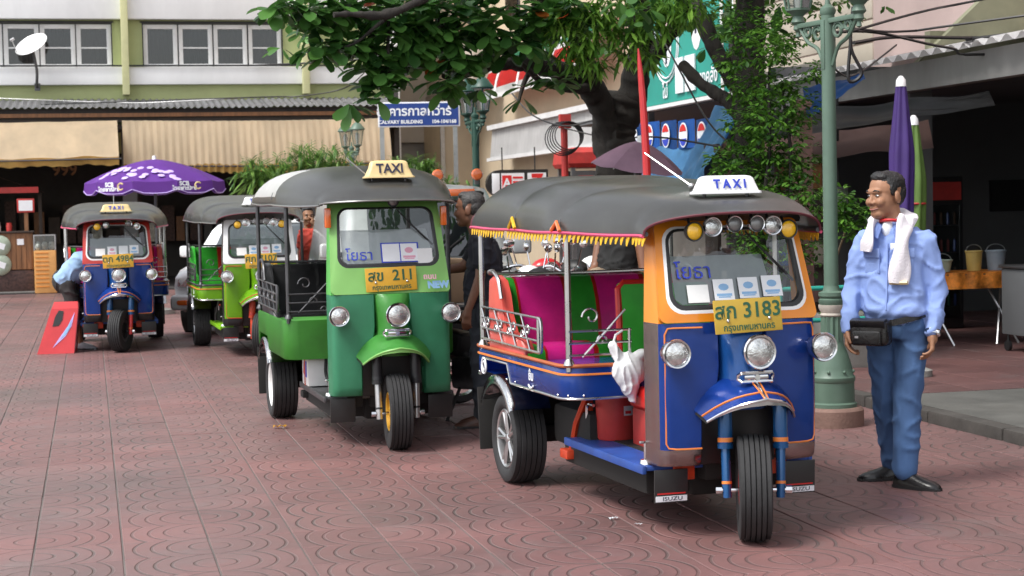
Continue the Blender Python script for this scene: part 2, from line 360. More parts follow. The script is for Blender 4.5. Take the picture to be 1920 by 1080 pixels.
# ---------------------------------------------------------------- tuk-tuks
# local frame: front wheel touches the ground at the origin, +Y runs to the rear, +X is the picture's right
def wheel(parent, c, r, wd, side, rimr, rim_mat, style, spin=0.0):
    """tyre with ribbed tread as part, rim and hub as sub-parts; side = -1 shows its outer face towards -X"""
    m = Matrix.Translation(c) @ XAX; h = wd / 2
    prof = [(rimr, -h * 0.72), (rimr + 0.012, -h * 0.9), (r - 0.05, -h), (r - 0.03, -h * 0.99), (r - 0.016, -h * 0.94)]
    n = 6; st = 2 * h * 0.78 / (n - 1); lw = st / 2 - 0.003
    for i in range(n):
        a = -h * 0.78 + st * i; rr = r - 0.009 * (abs(i - 2.5) / 2.5) ** 2.2; prof += [(rr, a - lw), (rr, a + lw)]
        if i < n - 1: prof += [(r - 0.015, a + lw + 0.0015), (r - 0.015, a + st - lw - 0.0015)]
    prof += [(r - 0.016, h * 0.94), (r - 0.03, h * 0.99), (r - 0.05, h), (rimr + 0.012, h * 0.9), (rimr, h * 0.72)]
    b = B(); rings = prof + [prof[0]]; b.lathe(rings, m, 40, cap=False)
    ty = b.out('wheel', 'rubber', parent)
    s = side; b = B()
    b.lathe([(rimr + 0.004, s * h * 0.78), (rimr - 0.004, s * h * 0.86), (rimr - 0.014, s * h * 0.80), (rimr - 0.02, s * h * 0.35), (rimr - 0.03, -s * h * 0.7), (rimr + 0.004, -s * h * 0.75)], m, 32, cap=False)
    if style == 'alloy':
        for k in range(5):
            a = 2 * math.pi * k / 5 + spin
            for da in (-0.16, 0.16):
                p0 = Vector((s * h * 0.62, 0.03 * math.cos(a), 0.03 * math.sin(a))); p1 = Vector((s * h * 0.72, (rimr - 0.012) * math.cos(a + da), (rimr - 0.012) * math.sin(a + da)))
                b.tube([Vector(c) + p0, Vector(c) + p1], [0.014, 0.011], 6)
        b.lathe([(0.0, s * h * 0.8), (0.022, s * h * 0.78), (0.034, s * h * 0.66), (0.036, s * h * 0.4)], m, 14, cap=False)
    else:
        b.lathe([(0.0, s * h * 0.75), (0.03, s * h * 0.73), (0.036, s * h * 0.5), (rimr * 0.55, s * h * 0.42), (rimr * 0.78, s * h * 0.62), (rimr - 0.012, s * h * 0.5)], m, 24, cap=False)
        for k in range(5 if style != 'front' else 4):
            a = 2 * math.pi * k / (5 if style != 'front' else 4) + spin; b.sphere(Vector(c) + Vector((s * h * 0.62, 0.058 * math.cos(a), 0.058 * math.sin(a))), 0.009, seg=6)
    b.out('rim', rim_mat, ty)
    b = B(); b.lathe([(0.0, -s * h * 0.3), (rimr * 0.98, -s * h * 0.3), (rimr * 0.98, -s * h * 0.34), (0.0, -s * h * 0.34)], m, 20, cap=False); b.out('brake_drum', 'under_black', ty)
    return ty
def lamp(parent, c, r, depth, shell='chrome', lens='lens', name='headlight', bulge=0.25, pitch=0, yaw=0):
    m = Matrix.Translation(c) @ Matrix.Rotation(yaw, 4, 'Z') @ Matrix.Rotation(pitch, 4, 'X') @ YAX
    b = B(); b.lathe([(0.0, -depth), (r * 0.35, -depth * 0.97), (r * 0.72, -depth * 0.7), (r * 0.96, -depth * 0.3), (r * 1.02, 0.0), (r * 1.08, 0.004), (r * 1.1, 0.014), (r * 1.04, 0.022), (r * 0.93, 0.02), (r * 0.93, 0.008)], m, 24, cap=False)
    o = b.out(name, shell, parent)
    b = B(); b.lathe([(r * 0.95, 0.010), (r * 0.8, 0.012 + r * bulge * 0.4), (r * 0.5, 0.012 + r * bulge * 0.75), (r * 0.2, 0.012 + r * bulge), (0.0, 0.012 + r * bulge)], m, 24, cap=False); b.out('lens', lens, o)
    return o
def rrect(wb, wt, z0, z1, rad, n=5):
    """rounded trapezoid outline (x,z), half widths wb at the bottom and wt at the top"""
    C = [(wb, z0, -90), (wt, z1, 0), (-wt, z1, 90), (-wb, z0, 180)]; out = []
    for (x, z, a0) in C:
        cx = x - math.copysign(rad, x); cz = z + rad if z == z0 else z - rad
        for k in range(n + 1):
            a = R_(a0 + 90 * k / n); out.append((cx + rad * math.cos(a), cz + rad * math.sin(a)))
    return out
def tuktuk(name, label, loc, yaw, c):
    T = thing(name, label, 'tuk-tuk', (loc[0], loc[1], 0), yaw, 'tuk-tuk taxis parked on the red paving')
    WZ0, WZ1, EV, AP = c['wz0'], c['wz1'], c['eave'], c['apex']      # windscreen bottom / top, eave and roof heights
    BT, BB = c['tub_top'], c['tub_bot']
    # wheels
    fw = wheel(T, (0, 0, 0.245), 0.245, 0.15, -1, 0.125, c['front_rim'], 'front')
    STEER = Euler((0, 0, R_(c['steer'])))
    fw.rotation_euler = STEER
    for s in (-1, 1): wheel(T, (s * 0.475, 2.08, 0.25), 0.25, 0.19, s, 0.165, c['rim'], c['rim_style'], 0.3 + s * 0.2)
    # fork
    for s in (-1, 1):
        b = B(); b.tube([(s * 0.125, 0.045, 0.66), (s * 0.125, 0.02, 0.44), (s * 0.125, 0.018, 0.425)], [0.034, 0.034, 0.03], 14); b.tube([(s * 0.125, 0.02, 0.445), (s * 0.125, 0.02, 0.425)], [0.0375, 0.0375], 14)
        f = b.out('fork', c['fork'], T); f.rotation_euler = STEER
        b = B(); b.tube([(s * 0.125, 0.02, 0.43), (s * 0.122, 0.0, 0.25), (s * 0.12, -0.004, 0.2)], [0.022, 0.022, 0.02], 12); b.out('lower_fork', c['fork_low'], f)
        B().tube([(s * 0.125, 0.024, 0.472), (s * 0.125, 0.022, 0.452)], 0.036, 14).out('fork_ring', c['line'] or c['fork'], f); B().tube([(s * 0.122, 0.002, 0.275), (s * 0.122, 0.0, 0.262)], 0.0235, 12).out('fork_ring', c['line'] or c['fork'], f)
    b = B(); b.tube([(-0.165, 0.0, 0.235), (0.165, 0.0, 0.235)], 0.012, 10); b.tube([(-0.172, 0.0, 0.235), (-0.145, 0.0, 0.235)], 0.02, 8); b.tube([(0.172, 0.0, 0.235), (0.145, 0.0, 0.235)], 0.02, 8); b.out('axle', 'chrome', T).rotation_euler = STEER
    # cab front: two curved panels either side of the nose
    zs = [0.335, 0.36, 0.40, 0.42, 0.50, 0.56, 0.62, 0.68, 0.74, 0.80, 0.90, 0.985, 1.0]
    def inner(z): return 0.205 if z < 0.56 else 0.205 - 0.09 * min(1, (z - 0.56) / 0.2) ** 0.7
    for s in (-1, 1):
        b = B(); rings = []
        for z in zs:
            i0 = inner(z); cut = 0.025 if z == 0.335 else 0.006 if z == 0.36 else 0
            path = [(i0, 0.20), (i0, 0.115), (i0 + 0.008, 0.105)] + [(i0 + 0.01 + (0.335 - i0 - 0.01) * t, 0.104 + 0.018 * t * t) for t in (0.3, 0.6, 0.85, 1)]
            path += [(0.335 + 0.058 * math.sin(R_(a)), 0.122 + 0.058 * (1 - math.cos(R_(a)))) for a in (18, 36, 54, 72, 90)] + [(0.3935, 0.25), (0.392, 0.34), (0.375, 0.345)]
            bul = 0.012 * math.sin(math.pi * (z - 0.335) / 0.68)
            rings.append([Vector((s * x, y - (bul if 0.1 < y < 0.15 else 0) + cut, z + (0 if z > 0.34 else cut * 0.3))) for x, y in path])
        def mi(i, j): return 1 if (zs[i] < 0.415 or (j >= 10 and c['chrome_side'])) else 0
        b.loft(rings, closed=False, mis=mi); b.solidify(0.006)
        p = b.out('front_panel', [c['body'], c['skirt']], T, 50)
        if c['line']:
            b = B()
            pth = [Vector((s * x, y, 0.425)) for x, y in [(0.21, 0.098), (0.28, 0.10), (0.33, 0.112)]] + [Vector((s * 0.362, 0.124, 0.43)), Vector((s * 0.372, 0.13, 0.45))] + [Vector((s * 0.372, 0.129, z)) for z in (0.55, 0.7, 0.85, 0.95)] + [Vector((s * 0.36, 0.122, 0.978))] + [Vector((s * x, y, 0.98)) for x, y in [(0.33, 0.116), (0.25, 0.10), (0.2, 0.096)]]
            b.tube(pth, 0.0045, 5); b.out('pinstripe', c['line'], p)
    # nose column with the middle headlight and chrome horn bar
    b = B(); rings = []
    for z, hw, yf in ((0.60, 0.13, 0.02), (0.68, 0.118, -0.005), (0.76, 0.105, 0.0), (0.84, 0.105, 0.012), (0.92, 0.112, 0.03), (0.985, 0.122, 0.062), (1.002, 0.124, 0.085)):
        rings.append([Vector((x * hw, yf + (0.13 - yf) * abs(x) ** 3, z)) for x in (-1, -0.9, -0.7, -0.35, 0, 0.35, 0.7, 0.9, 1)])
    b.loft(rings, closed=False); b.solidify(0.006); b.out('nose', c['nose'], T, 60)
    lamp(T, (0, -0.075, 0.872), 0.073, 0.11)
    b = B(); b.tube([(-0.075, -0.05, 0.775), (-0.085, -0.035, 0.765), (-0.085, -0.03, 0.745), (-0.075, -0.05, 0.735), (0.075, -0.05, 0.735), (0.085, -0.03, 0.745), (0.085, -0.035, 0.765), (0.075, -0.05, 0.775), (-0.075, -0.05, 0.775)], 0.009, 8); b.box((0, -0.04, 0.755), (0.12, 0.02, 0.02), bev=0.006); b.tube([(0, 0.01, 0.755), (0, -0.06, 0.755)], 0.014, 8); b.out('horn_bar', 'chrome', T)
    for s in (-1, 1): lamp(T, (s * 0.365, 0.015, 0.872), 0.062, 0.12, 'chrome', 'lens', 'side_headlight', yaw=0)
    # front mudguard: a hood over the wheel with a raised crease and a trim lip
    b = B(); lip = []; rings = []; crease = []
    for k in range(9):
        t = k / 8; y = 0.19 - 0.34 * t; zc = 0.765 - 0.02 * t - 0.088 * t ** 2.6; hw = 0.235 + 0.03 * math.sin(math.pi * t) - 0.02 * t; dr = 0.16 - 0.06 * t
        ring = []
        for i in range(13):
            x = -1 + i / 6; ring.append(Vector((x * hw, y + 0.17 * abs(x) ** 2.2 * (0.3 + 0.7 * t), zc - dr * abs(x) ** 2.5 + 0.007 * (1 - min(1, abs(x) * 5)))))
        rings.append(ring); crease.append(ring[6] + Vector((0, 0, 0.003)))
    b.loft(rings, closed=False); b.solidify(0.005); fd = b.out('front_mudguard', c['fender'], T, 50)
    lip = [p + Vector((0, -0.002, 0)) for p in rings[-1]]
    b = B(); b.tube(lip, 0.0075, 8)
    b.loft([[p + Vector((0, -0.003, 0.0)) for p in lip], [p * 1.0 + Vector((0, -0.002, -0.026 + 0.02 * abs(p.x) / 0.2)) for p in lip]], closed=False); b.out('trim_lip', c['lip'], fd)
    b = B(); b.loft([[p + Vector((0, 0.012, -0.012)) for p in r] for r in rings], closed=False); b.out('mudguard_lining', 'under_black', fd)
    if c['line']:
        b = B(); b.tube([p + Vector((0, 0.0, 0.002)) for p in [rings[-2][i] for i in range(13)]], 0.005, 5)
        for sx in (-1, 1): b.tube([r[6] + Vector((sx * (0.008 + 0.03 * (1 - k / 8)), 0, 0.002)) for k, r in enumerate(rings)], 0.004, 5)
        b.out('pinstripe', c['line'], fd)
        b = B(); b.tube(crease, 0.006, 6); b.out('crease_trim', 'chrome', fd)
    # windscreen surround: leaning frame
    def wy(z): return 0.118 + (z - 1.0) * 0.33
    z1 = WZ1
    def ring(wb, wt, za, zb, rad, dy): return [Vector((x, wy(z) + dy, z)) for x, z in rrect(wb, wt, za, zb, rad)]
    outer = ring(0.393, 0.362, 1.003, z1 + 0.05, 0.03, 0.0)
    R1 = ring(0.352, 0.335, WZ0 - 0.034, z1 + 0.02, 0.075, -0.006); R2 = ring(0.338, 0.322, WZ0 - 0.018, z1 + 0.01, 0.07, -0.012); R3 = ring(0.318, 0.305, WZ0, z1, 0.06, -0.012); R4 = ring(0.314, 0.301, WZ0 + 0.004, z1 - 0.004, 0.058, 0.006)
    b = B(); mats = [c['surround'], c['trim'], 'black_plastic']
    b.loft([[p + Vector((0, 0.025, 0)) for p in outer], outer, R1, R2, R3, R4], True, False, lambda i, j: (0, 0, 1, 2, 2, 2)[i])
    wf = b.out('windscreen_frame', mats, T, 40)
    b = B(); b.faces(R4, [tuple(range(len(R4)))]); b.out('windscreen', 'glass', T, 0)
    # tinted film over the lower part of the screen, papers and lettering stuck on it
    fz = WZ0 + (z1 - WZ0) * c['film'][1]; fl = [(-0.30, WZ0 + 0.03), (-0.27, WZ0 + 0.008), (c['film'][0] - 0.02, WZ0 + 0.008), (c['film'][0], WZ0 + 0.03), (c['film'][0] - 0.03, fz), (-0.303, fz)]
    b = B(); b.faces([Vector((x, wy(z) + 0.012, z)) for x, z in fl], [tuple(range(6))]); b.out('screen_film', 'windscreen_film', T, 0)
    lean = (R_(90) - math.atan(0.33), 0, 0)
    for (x, dz, pw, ph, mt) in c['papers']:
        b = B(); b.box((0, 0, 0), (pw, ph, 0.0015), bev=0); o = b.out('sticker', mt, T, 0); z = WZ0 + dz; o.location = (x, wy(z) + (0.002 if mt == 'ink_blue' else -0.001), z); o.rotation_euler = (lean[0], 0, random.uniform(-0.03, 0.03))
        if mt == 'paper' and random.random() < 0.85:
            b = B(); b.sphere((0, ph * 0.12, 0.0012), (pw * 0.26, ph * 0.17, 0.0006), seg=10); b.box((0, -ph * 0.25, 0.0012), (pw * 0.75, ph * 0.12, 0.0008)); b.box((0, -ph * 0.36, 0.0012), (pw * 0.6, ph * 0.06, 0.0008)); b.out('print', random.choice(['print_blue', 'print_pink']), o, 0)
    if c['word']:
        z = WZ0 + c['word'][1]; text('lettering', 'โยธา', 0.10, 'ink_blue', T, (c['word'][0], wy(z) - 0.002, z), lean)
    # wiper
    b = B(); b.tube([(0.08, wy(z1 - 0.02) - 0.02, z1 - 0.01), (0.16, wy(z1 - 0.12) - 0.012, z1 - 0.1), (0.26, wy(z1 - 0.2) - 0.01, z1 - 0.2)], 0.005, 6); b.box((0.235, wy(z1 - 0.17) - 0.006, z1 - 0.175), (0.2, 0.006, 0.012), rot=(0, R_(44), 0)); b.out('wiper', 'black', T)
    # number plate
    pz = c['plate_z']; pl = B().box((0, 0, 0), (0.34, 0.008, 0.155), bev=0.006).out('number_plate', c['plate_mat'], T); pl.location = (0.0, 0.035 if pz < 1.06 else wy(pz) - 0.03, pz); pl.rotation_euler = (-math.atan(0.12), R_(-1.5), R_(2))
    text('plate_number', c['plate'], 0.098, 'plate_ink', pl, (0, -0.005, 0.022), off=0.0016)
    text('plate_city', 'กรุงเทพมหานคร', 0.042, 'plate_ink', pl, (0, -0.005, -0.052), off=0.0006, sx=0.95)
    [B().sphere((sx * 0.105, -0.005, -0.018), 0.009, seg=8).out('bolt', 'chrome', pl) for sx in (-1, 1)]
    [B().tube([(sx * 0.1, -0.004, 0), (sx * 0.1, 0.06, -0.01)], 0.006, 6).out('plate_bracket', 'dark_steel', pl) for sx in (-1, 1)]
    # cab sides above the panels: door posts up to the roof
    for s in (-1, 1):
        b = B(); b.loft([[Vector((s * 0.392, 0.15, 1.0)), Vector((s * 0.394, 0.20, 1.0)), Vector((s * 0.394, 0.33, 1.0)), Vector((s * 0.37, 0.33, 1.0)), Vector((s * 0.37, 0.15, 1.0))],
                         [Vector((s * 0.362, wy(z1 + 0.05) + 0.02, z1 + 0.05)), Vector((s * 0.37, wy(z1 + .05) + 0.04, z1 + 0.05)), Vector((s * 0.37, 0.36, z1 + 0.05)), Vector((s * 0.35, 0.36, z1 + 0.05)), Vector((s * 0.35, wy(z1 + .05) + 0.02, z1 + 0.05))]])
        b.out('cab_post', c['post_side'], T, 30)
    # dash, handlebar and inner cab back wall
    b = B(); b.box((0, 0.27, 0.93), (0.74, 0.16, 0.06), bev=0.02); b.box((0, 0.24, 0.62), (0.42, 0.05, 0.58), bev=0.01); b.out('dashboard', 'black_plastic', T)
    b = B(); b.tube([(-0.30, 0.46, 1.02), (-0.2, 0.40, 1.0), (0.2, 0.40, 1.0), (0.30, 0.46, 1.02)], 0.013, 8); b.tube([(0, 0.40, 1.0), (0, 0.30, 0.8)], 0.02, 8); b.out('handlebar', 'black', T)
    # running gear, with low boxes added to darken the ground beneath
    b = B(); b.box((0, 1.35, 0.30), (0.5, 1.9, 0.07), bev=0.01); b.box((0, 0.30, 0.42), (0.26, 0.1, 0.34), bev=0.01); b.box((0, 2.08, 0.27), (0.86, 0.1, 0.1), bev=0.03); b.sphere((0, 2.08, 0.27), 0.13); b.box((0, 1.55, 0.36), (0.7, 0.6, 0.22), bev=0.04); b.box((0, 2.3, 0.42), (0.8, 0.35, 0.22), bev=0.03)
    b.tube([(0.3, 2.5, 0.25), (0.3, 1.5, 0.25)], 0.03); b.box((0, 1.0, 0.235), (0.74, 1.2, 0.12), bev=0.02); b.box((0, 0.52, 0.24), (0.3, 0.3, 0.16), bev=0.02); b.out('chassis_and_shade_boxes', 'under_black', T)
    for s in (-1, 1):
        b = B(); b.tube([(s * 0.17, 0.3, 0.62), (s * 0.19, 0.30, 0.40), (s * 0.19, 0.42, 0.30), (s * 0.24, 1.0, 0.29), (s * 0.27, 1.55, 0.30)], 0.026, 6)
        b.box((s * 0.235, 0.26, 0.40), (0.10, 0.03, 0.28), bev=0.006)
        b.tube([(s * 0.33, 1.32, 0.56), (s * 0.36, 1.42, 0.4), (s * 0.36, 1.52, 0.22)], 0.018, 6); b.box((s * 0.35, 1.5, 0.23), (0.12, 0.12, 0.05), bev=0.01); b.box((s * 0.31, 1.36, 0.40), (0.04, 0.03, 0.3), bev=0.006)
        b.out('frame', c['frame'], T)
    # floor with running boards, heel rail
    b = B(); b.box((0, 0.84, 0.318), (0.86, 1.12, 0.022), bev=0.005); b.box((-0.425, 0.84, 0.313), (0.022, 1.13, 0.04), bev=0.006); b.box((0.425, 0.84, 0.313), (0.022, 1.13, 0.04), bev=0.006); b.out('floor', c['floor'], T)
    b = B(); b.tube([(-0.38, 0.36, 0.33), (-0.38, 0.36, 0.43)], 0.013, 10); b.lathe([(0.0, 0.02), (0.03, 0.02), (0.034, 0)], Matrix.Translation((-0.38, 0.36, 0.33)), 12); b.box((-0.395, 0.36, 0.432), (0.04, 0.016, 0.012), bev=0.003)
    b.out('foot_peg', 'chrome', T); b = B(); b.tube(spline([(-0.34, 1.30, 0.34), (-0.34, 1.30, 0.49), (-0.345, 1.26, 0.515), (-0.34, 1.2, 0.515)], 4), 0.009, 8); b.out('foot_rail', 'chrome', T)
    # tub under the passenger bench with rounded front corners
    pth = [(-0.15, 0.88)] + [(-0.5 - 0.1 * math.sin(R_(a)), 0.98 - 0.1 * math.cos(R_(a))) for a in (0, 22, 45, 67, 90)] + [(-0.6, 1.3), (-0.6, 1.7), (-0.6, 1.80), (-0.6, 1.86), (-0.6, 2.1), (-0.6, 2.34), (-0.6, 2.38), (-0.6, 2.4)] + [(-0.54 - 0.06 * math.cos(R_(a)), 2.42 + 0.06 * math.sin(R_(a))) for a in (30, 60, 90)]
    full = pth + [(-x, y) for x, y in pth[::-1]]
    def tz(y, zb): return zb + (0.10 if y > 1.82 and y < 2.36 else 0) if c['arch'] else zb
    b = B(); rings = [[Vector((x * 0.985, y, tz(y, BB))) for x, y in full], [Vector((x, y, tz(y, BB) + 0.012)) for x, y in full], [Vector((x, y, BT - 0.012)) for x, y in full], [Vector((x * 0.985, y, BT)) for x, y in full]]
    b.loft(rings, closed=False); b.solidify(0.008); b.faces([Vector((x * 0.97, y, BT - 0.02)) for x, y in [(-0.6, 0.9), (0.6, 0.9), (0.6, 2.46), (-0.6, 2.46)]], [(0, 1, 2, 3)]); b.faces([Vector((x * 0.96, y, BB + 0.02)) for x, y in [(-0.6, 0.92), (0.6, 0.92), (0.6, 2.46), (-0.6, 2.46)]], [(0, 1, 2, 3)])
    tub = b.out('tub', c['tub'], T, 40)
    if c['line']:
        b = B(); b.tube([Vector((x * 1.006, y, BT - 0.035)) for x, y in full], 0.0065, 5); b.out('pinstripe', 'orange_line', tub)
        b = B(); b.tube([Vector((x * 1.005, y, BT + 0.008)) for x, y in full], 0.010, 8); b.out('top_moulding', c['moulding'], tub)
        b = B(); b.tube([Vector((x * 1.0, y, tz(y, BB) + 0.004)) for x, y in full], 0.007, 6); b.out('bottom_trim', 'chrome_dull', tub)
        for x, y in pth[1::2]: B().sphere((x * 1.008, y, BB + 0.02), 0.006, seg=6).out('rivet', 'chrome', tub)
        lg = text('emblem', 'ยิ้ม', 0.07, 'paper', tub, (-0.606, 1.42, BT - 0.085), (R_(90), 0, R_(-90)), off=0.001); 
        b = B(); b.tube([Vector((-0.607, 1.42 + 0.04 * math.cos(R_(a)), BT - 0.125 + 0.02 * math.sin(R_(a)))) for a in range(200, 345, 18)], 0.005, 5)
        b.out('smile', 'paper', tub)
        for rr in (0.045, 0.026): B().tube([Vector((-0.607, 2.3 + rr * math.cos(R_(a)), BT - 0.10 + rr * math.sin(R_(a)))) for a in range(0, 360, 24)], 0.005, 5, closed=True).out('crest_ring', 'paper', tub)
    # rear wheel arches and mud flaps
    for s in (-1, 1):
        b = B(); rings = []
        for a in range(30, 152, 8):
            y, z = 2.08 - 0.345 * math.cos(R_(a)), 0.27 + 0.345 * math.sin(R_(a)); rings.append([Vector((s * x, y, z - dz)) for x, dz in ((0.38, 0), (0.56, 0), (0.60, 0.0))] + [Vector((s * 0.612, 2.08 - q * math.cos(R_(a)), 0.27 + q * math.sin(R_(a)))) for q in (0.335, 0.292)])
        b.loft(rings, closed=False); b.solidify(0.004); b.out('wheel_arch', c['arch_mat'], T, 60)
        b = B(); b.box((s * 0.50, 2.425, 0.33), (0.22, 0.012, 0.36), rot=(R_(-6), 0, 0), bev=0.004); b.out('mud_flap', 'under_black', T)
        b = B(); b.box((0, 0, 0), (0.165, 0.010, 0.155), bev=0.003); mf = b.out('front_flap', 'black_plastic', T); mf.location = (s * 0.325, 0.2, 0.245); mf.rotation_euler = (R_(3), 0, 0)
        if c['flap_text']:
            b = B(); b.box((0, -0.007, -0.058), (0.155, 0.003, 0.026)); b.out('flap_strip', 'paper', mf, 0); text('flap_word', 'ISUZU', 0.026, 'ink_dark', mf, (0.005, -0.0095, -0.058), sx=1.4); b = B(); b.box((0, -0.007, -0.034), (0.14, 0.002, 0.006)); b.out('flap_line', 'ink_red', mf, 0)
    b = B(); b.box((0, 2.46, 0.44), (1.1, 0.05, 0.09), bev=0.015); b.out('rear_bumper', 'under_black', T)
    # bench: striped cushion and backrest
    seg = c['bench']; x0 = -0.565
    for part in ('cushion', 'backrest'):
        b = B(); mats = []; xs = []; x = x0
        cols = []
        for wseg, mt in seg:
            n = max(1, round(wseg / 0.028)) if mt != c['welt'] else 1
            for k in range(n): xs.append((x + wseg * k / n, mt, n > 2, k / n)); cols.append(mt)
            x += wseg
        xs.append((x, None, False, 0)); mats = sorted(set(cols))
        if part == 'cushion': prof = [(1.60, 0.66), (1.585, 0.72), (1.60, 0.775), (1.64, 0.80), (1.80, 0.805), (2.0, 0.79), (2.12, 0.78)]
        else: prof = [(2.02, 0.76), (2.035, 0.90), (2.07, 1.02), (2.11, 1.10), (2.15, 1.145), (2.20, 1.155), (2.25, 1.13), (2.27, 1.0), (2.27, 0.75)]
        rings = []
        for i, (xx, mt, pleat, k) in enumerate(xs):
            rings.append([Vector((xx, y + (0.006 if i % 2 else 0), z + (0.0 if i % 2 else -0.003) - 0.01 * (2 * abs(xx) / 1.1) ** 6)) for y, z in prof])
        ms = [mats.index(m) for m in cols]
        b.loft([r for r in rings], closed=False, mis=lambda i, j: ms[i]); b.solidify(0.01)
        b.out(part, mats, T, 60)
    for s in (-1, 1):     # padded arm at each bench end
        b = B(); prof = [(1.62, 0.70), (1.60, 0.78), (1.64, 0.83), (1.75, 0.84), (1.88, 0.86), (1.96, 0.95), (2.0, 1.06), (2.06, 1.14), (2.16, 1.165), (2.24, 1.14), (2.26, 1.0), (2.26, 0.7)]
        b.loft([[Vector((s * x, 1.93 + (y - 1.93) * k, 0.88 + (z - 0.88) * k)) for y, z in prof] for x, k in ((0.525, 0.985), (0.532, 1.0), (0.575, 1.0), (0.585, 0.96))]); b.out('bench_arm', c['arm'], T, 45)
        b = B(); b.tube(spline([(s * 0.595, 1.96, 1.04), (s * 0.595, 2.02, 1.15), (s * 0.59, 2.14, 1.19), (s * 0.57, 2.22, 1.172), (s * 0.3, 2.22, 1.165), (0, 2.22, 1.162)], 5), 0.011, 8); b.out('grab_rail', c['rail'], T)
    # driver seat and backrest
    b = B(); b.box((0, 0.85, 0.58), (0.44, 0.34, 0.12), bev=0.04, seg=3); b.out('driver_seat', c['dseat'], T)
    b = B(); b.box((0, 0.85, 0.425), (0.40, 0.32, 0.19), bev=0.01); b.out('seat_box', c['seatbox'], T)
    b = B(); b.box((0, 1.04, 0.90), (0.50, 0.05, 0.50), rot=(R_(-5), 0, 0), bev=0.02, seg=3); bk = b.out('driver_backrest', c['dback'], T)
    b = B(); b.tube([(-0.25, 1.02, 0.66), (-0.252, 1.035, 1.0), (-0.25, 1.05, 1.12), (-0.22, 1.053, 1.15), (0.22, 1.053, 1.15), (0.25, 1.05, 1.12), (0.252, 1.035, 1.0), (0.25, 1.02, 0.66)], 0.018, 8); b.out('backrest_piping', c['welt'], bk)
    # side rails with scrolls
    def scroll(b, cx, cy, cz, r, sx, plane):
        pts = [Vector(((cx, cy, cz))) + (Vector((0, sx * rr * math.cos(t), rr * math.sin(t))) if plane == 'yz' else Vector((sx * rr * math.cos(t), 0, rr * math.sin(t)))) for t, rr in [(k * 0.42, r * (1 - k * 0.05)) for k in range(16)]]
        b.tube(pts, 0.0055, 6)
    for s in (-1, 1):
        b = B(); rz = (BT + 0.045, BT + 0.105, BT + 0.165, BT + 0.225); x = s * 0.592
        for i, z in enumerate(rz):
            b.tube([(x, 2.38, z + 0.01), (x, 1.32, z)], 0.0065 if i else 0.008, 6)
        b.tube([(x, 1.32, rz[0]), (x, 1.32, rz[-1])], 0.009, 6); b.tube(spline([(x, 1.32, rz[0]), (x, 1.27, rz[0] + 0.02), (x, 1.27, rz[-1] - 0.02), (x, 1.32, rz[-1])], 3), 0.009, 6)
        for yy in (1.5, 1.75, 2.0, 2.25):
            scroll(b, x, yy, rz[1] + 0.045, 0.034, 1, 'yz'); scroll(b, x, yy + 0.1, rz[1] + 0.015, 0.03, -1, 'yz'); b.tube([(x, yy - 0.04, rz[0]), (x, yy + 0.11, rz[-1])], 0.006, 6)
        b.out('side_rail', c['rail'], T)
        b = B()
        for z in (BT + 0.04, BT + 0.10, BT + 0.16): b.tube([(s * 0.57, 0.9, z + 0.02), (s * 0.24, 0.9, z + 0.02)], 0.0065, 6)
        b.tube([(s * 0.25, 0.9, BT + 0.02), (s * 0.25, 0.9, BT + 0.185)], 0.008, 6); b.tube([(s * 0.5, 0.9, BT + 0.05), (s * 0.27, 0.9, BT + 0.28)], 0.006, 6); scroll(b, s * 0.45, 0.9, BT + 0.25, 0.05, s, 'xz'); scroll(b, s * 0.40, 0.9, BT + 0.13, 0.03, -s, 'xz'); scroll(b, s * 0.32, 0.9, BT + 0.07, 0.025, s, 'xz'); b.out('front_rail', c['rail'], T)
    # roof posts
    for s in (-1, 1):
        for (x, y, zt) in ((0.585, 2.38, EV + 0.05), (0.565, 0.915, EV + 0.03)):
            b = B(); b.tube([(s * x, y, BT - 0.02), (s * x, y, zt)], c['post_r'], 10); b.lathe([(c['post_r'] * 1.9, 0), (c['post_r'] * 1.6, 0.014), (c['post_r'], 0.03)], Matrix.Translation((s * x, y, BT + 0.012)), 10); b.out('roof_post', c['rail'], T)
    # canvas roof, sagging between its bows
    NS = 60; ys = [i / NS for i in range(NS + 1)]; rings = []; ribs = c['ribs']
    def halfw(y): return 0.445 + (0.615 - 0.445) * min(1, max(0, (y - 0.15) / 0.95)) ** 0.8
    edge = {-1: [], 1: []}; frontedge = []; backedge = []
    for t in ys:
        yc = -0.02 + 2.54 * t; hw = halfw(yc); sag = 0
        for a, bb in zip(ribs[:-1], ribs[1:]):
            if a <= yc <= bb: sag = math.sin(math.pi * (yc - a) / (bb - a))
        ap = AP - c['fdrop'] * (1 - min(1, max(0, yc) / 1.9)) ** (1.25 + 2.5 * (c['fdrop'] > 0.2)) - 0.03 * max(0, 1 - yc / 0.12) - 0.10 * max(0, (yc - 2.1) / 0.42) ** 2.2
        ev = EV + 0.035 * t - 0.01 * sag + 0.01
        ring = []
        for i in range(25):
            a = math.pi * i / 24; cx = math.cos(a); sz = math.sin(a); ex = 0.78
            x = -math.copysign(abs(cx) ** ex, cx) * hw; z = ev + (ap - ev) * (sz ** (0.80)) - c['sag'] * max(0.0, sag) ** 0.42 * (0.15 + 0.85 * sz ** 0.7) * (1 - 0.8 * sz ** 5)
            y = yc + (0.20 * abs(x / hw) ** 2.2) * max(0, 1 - t * 3.0) - 0.05 * abs(x / hw) ** 2 * max(0, t * 6 - 5)
            ring.append(Vector((x, y, z)))
        rings.append(ring); edge[-1].append(ring[0]); edge[1].append(ring[-1])
    wp = c.get('white_patch')
    b = B(); b.loft(rings, closed=False, mis=(lambda i, j: 1 if (wp and 0.45 <= i / NS <= 0.94 and 1 <= j <= 7) else 0)); b.solidify(0.01)
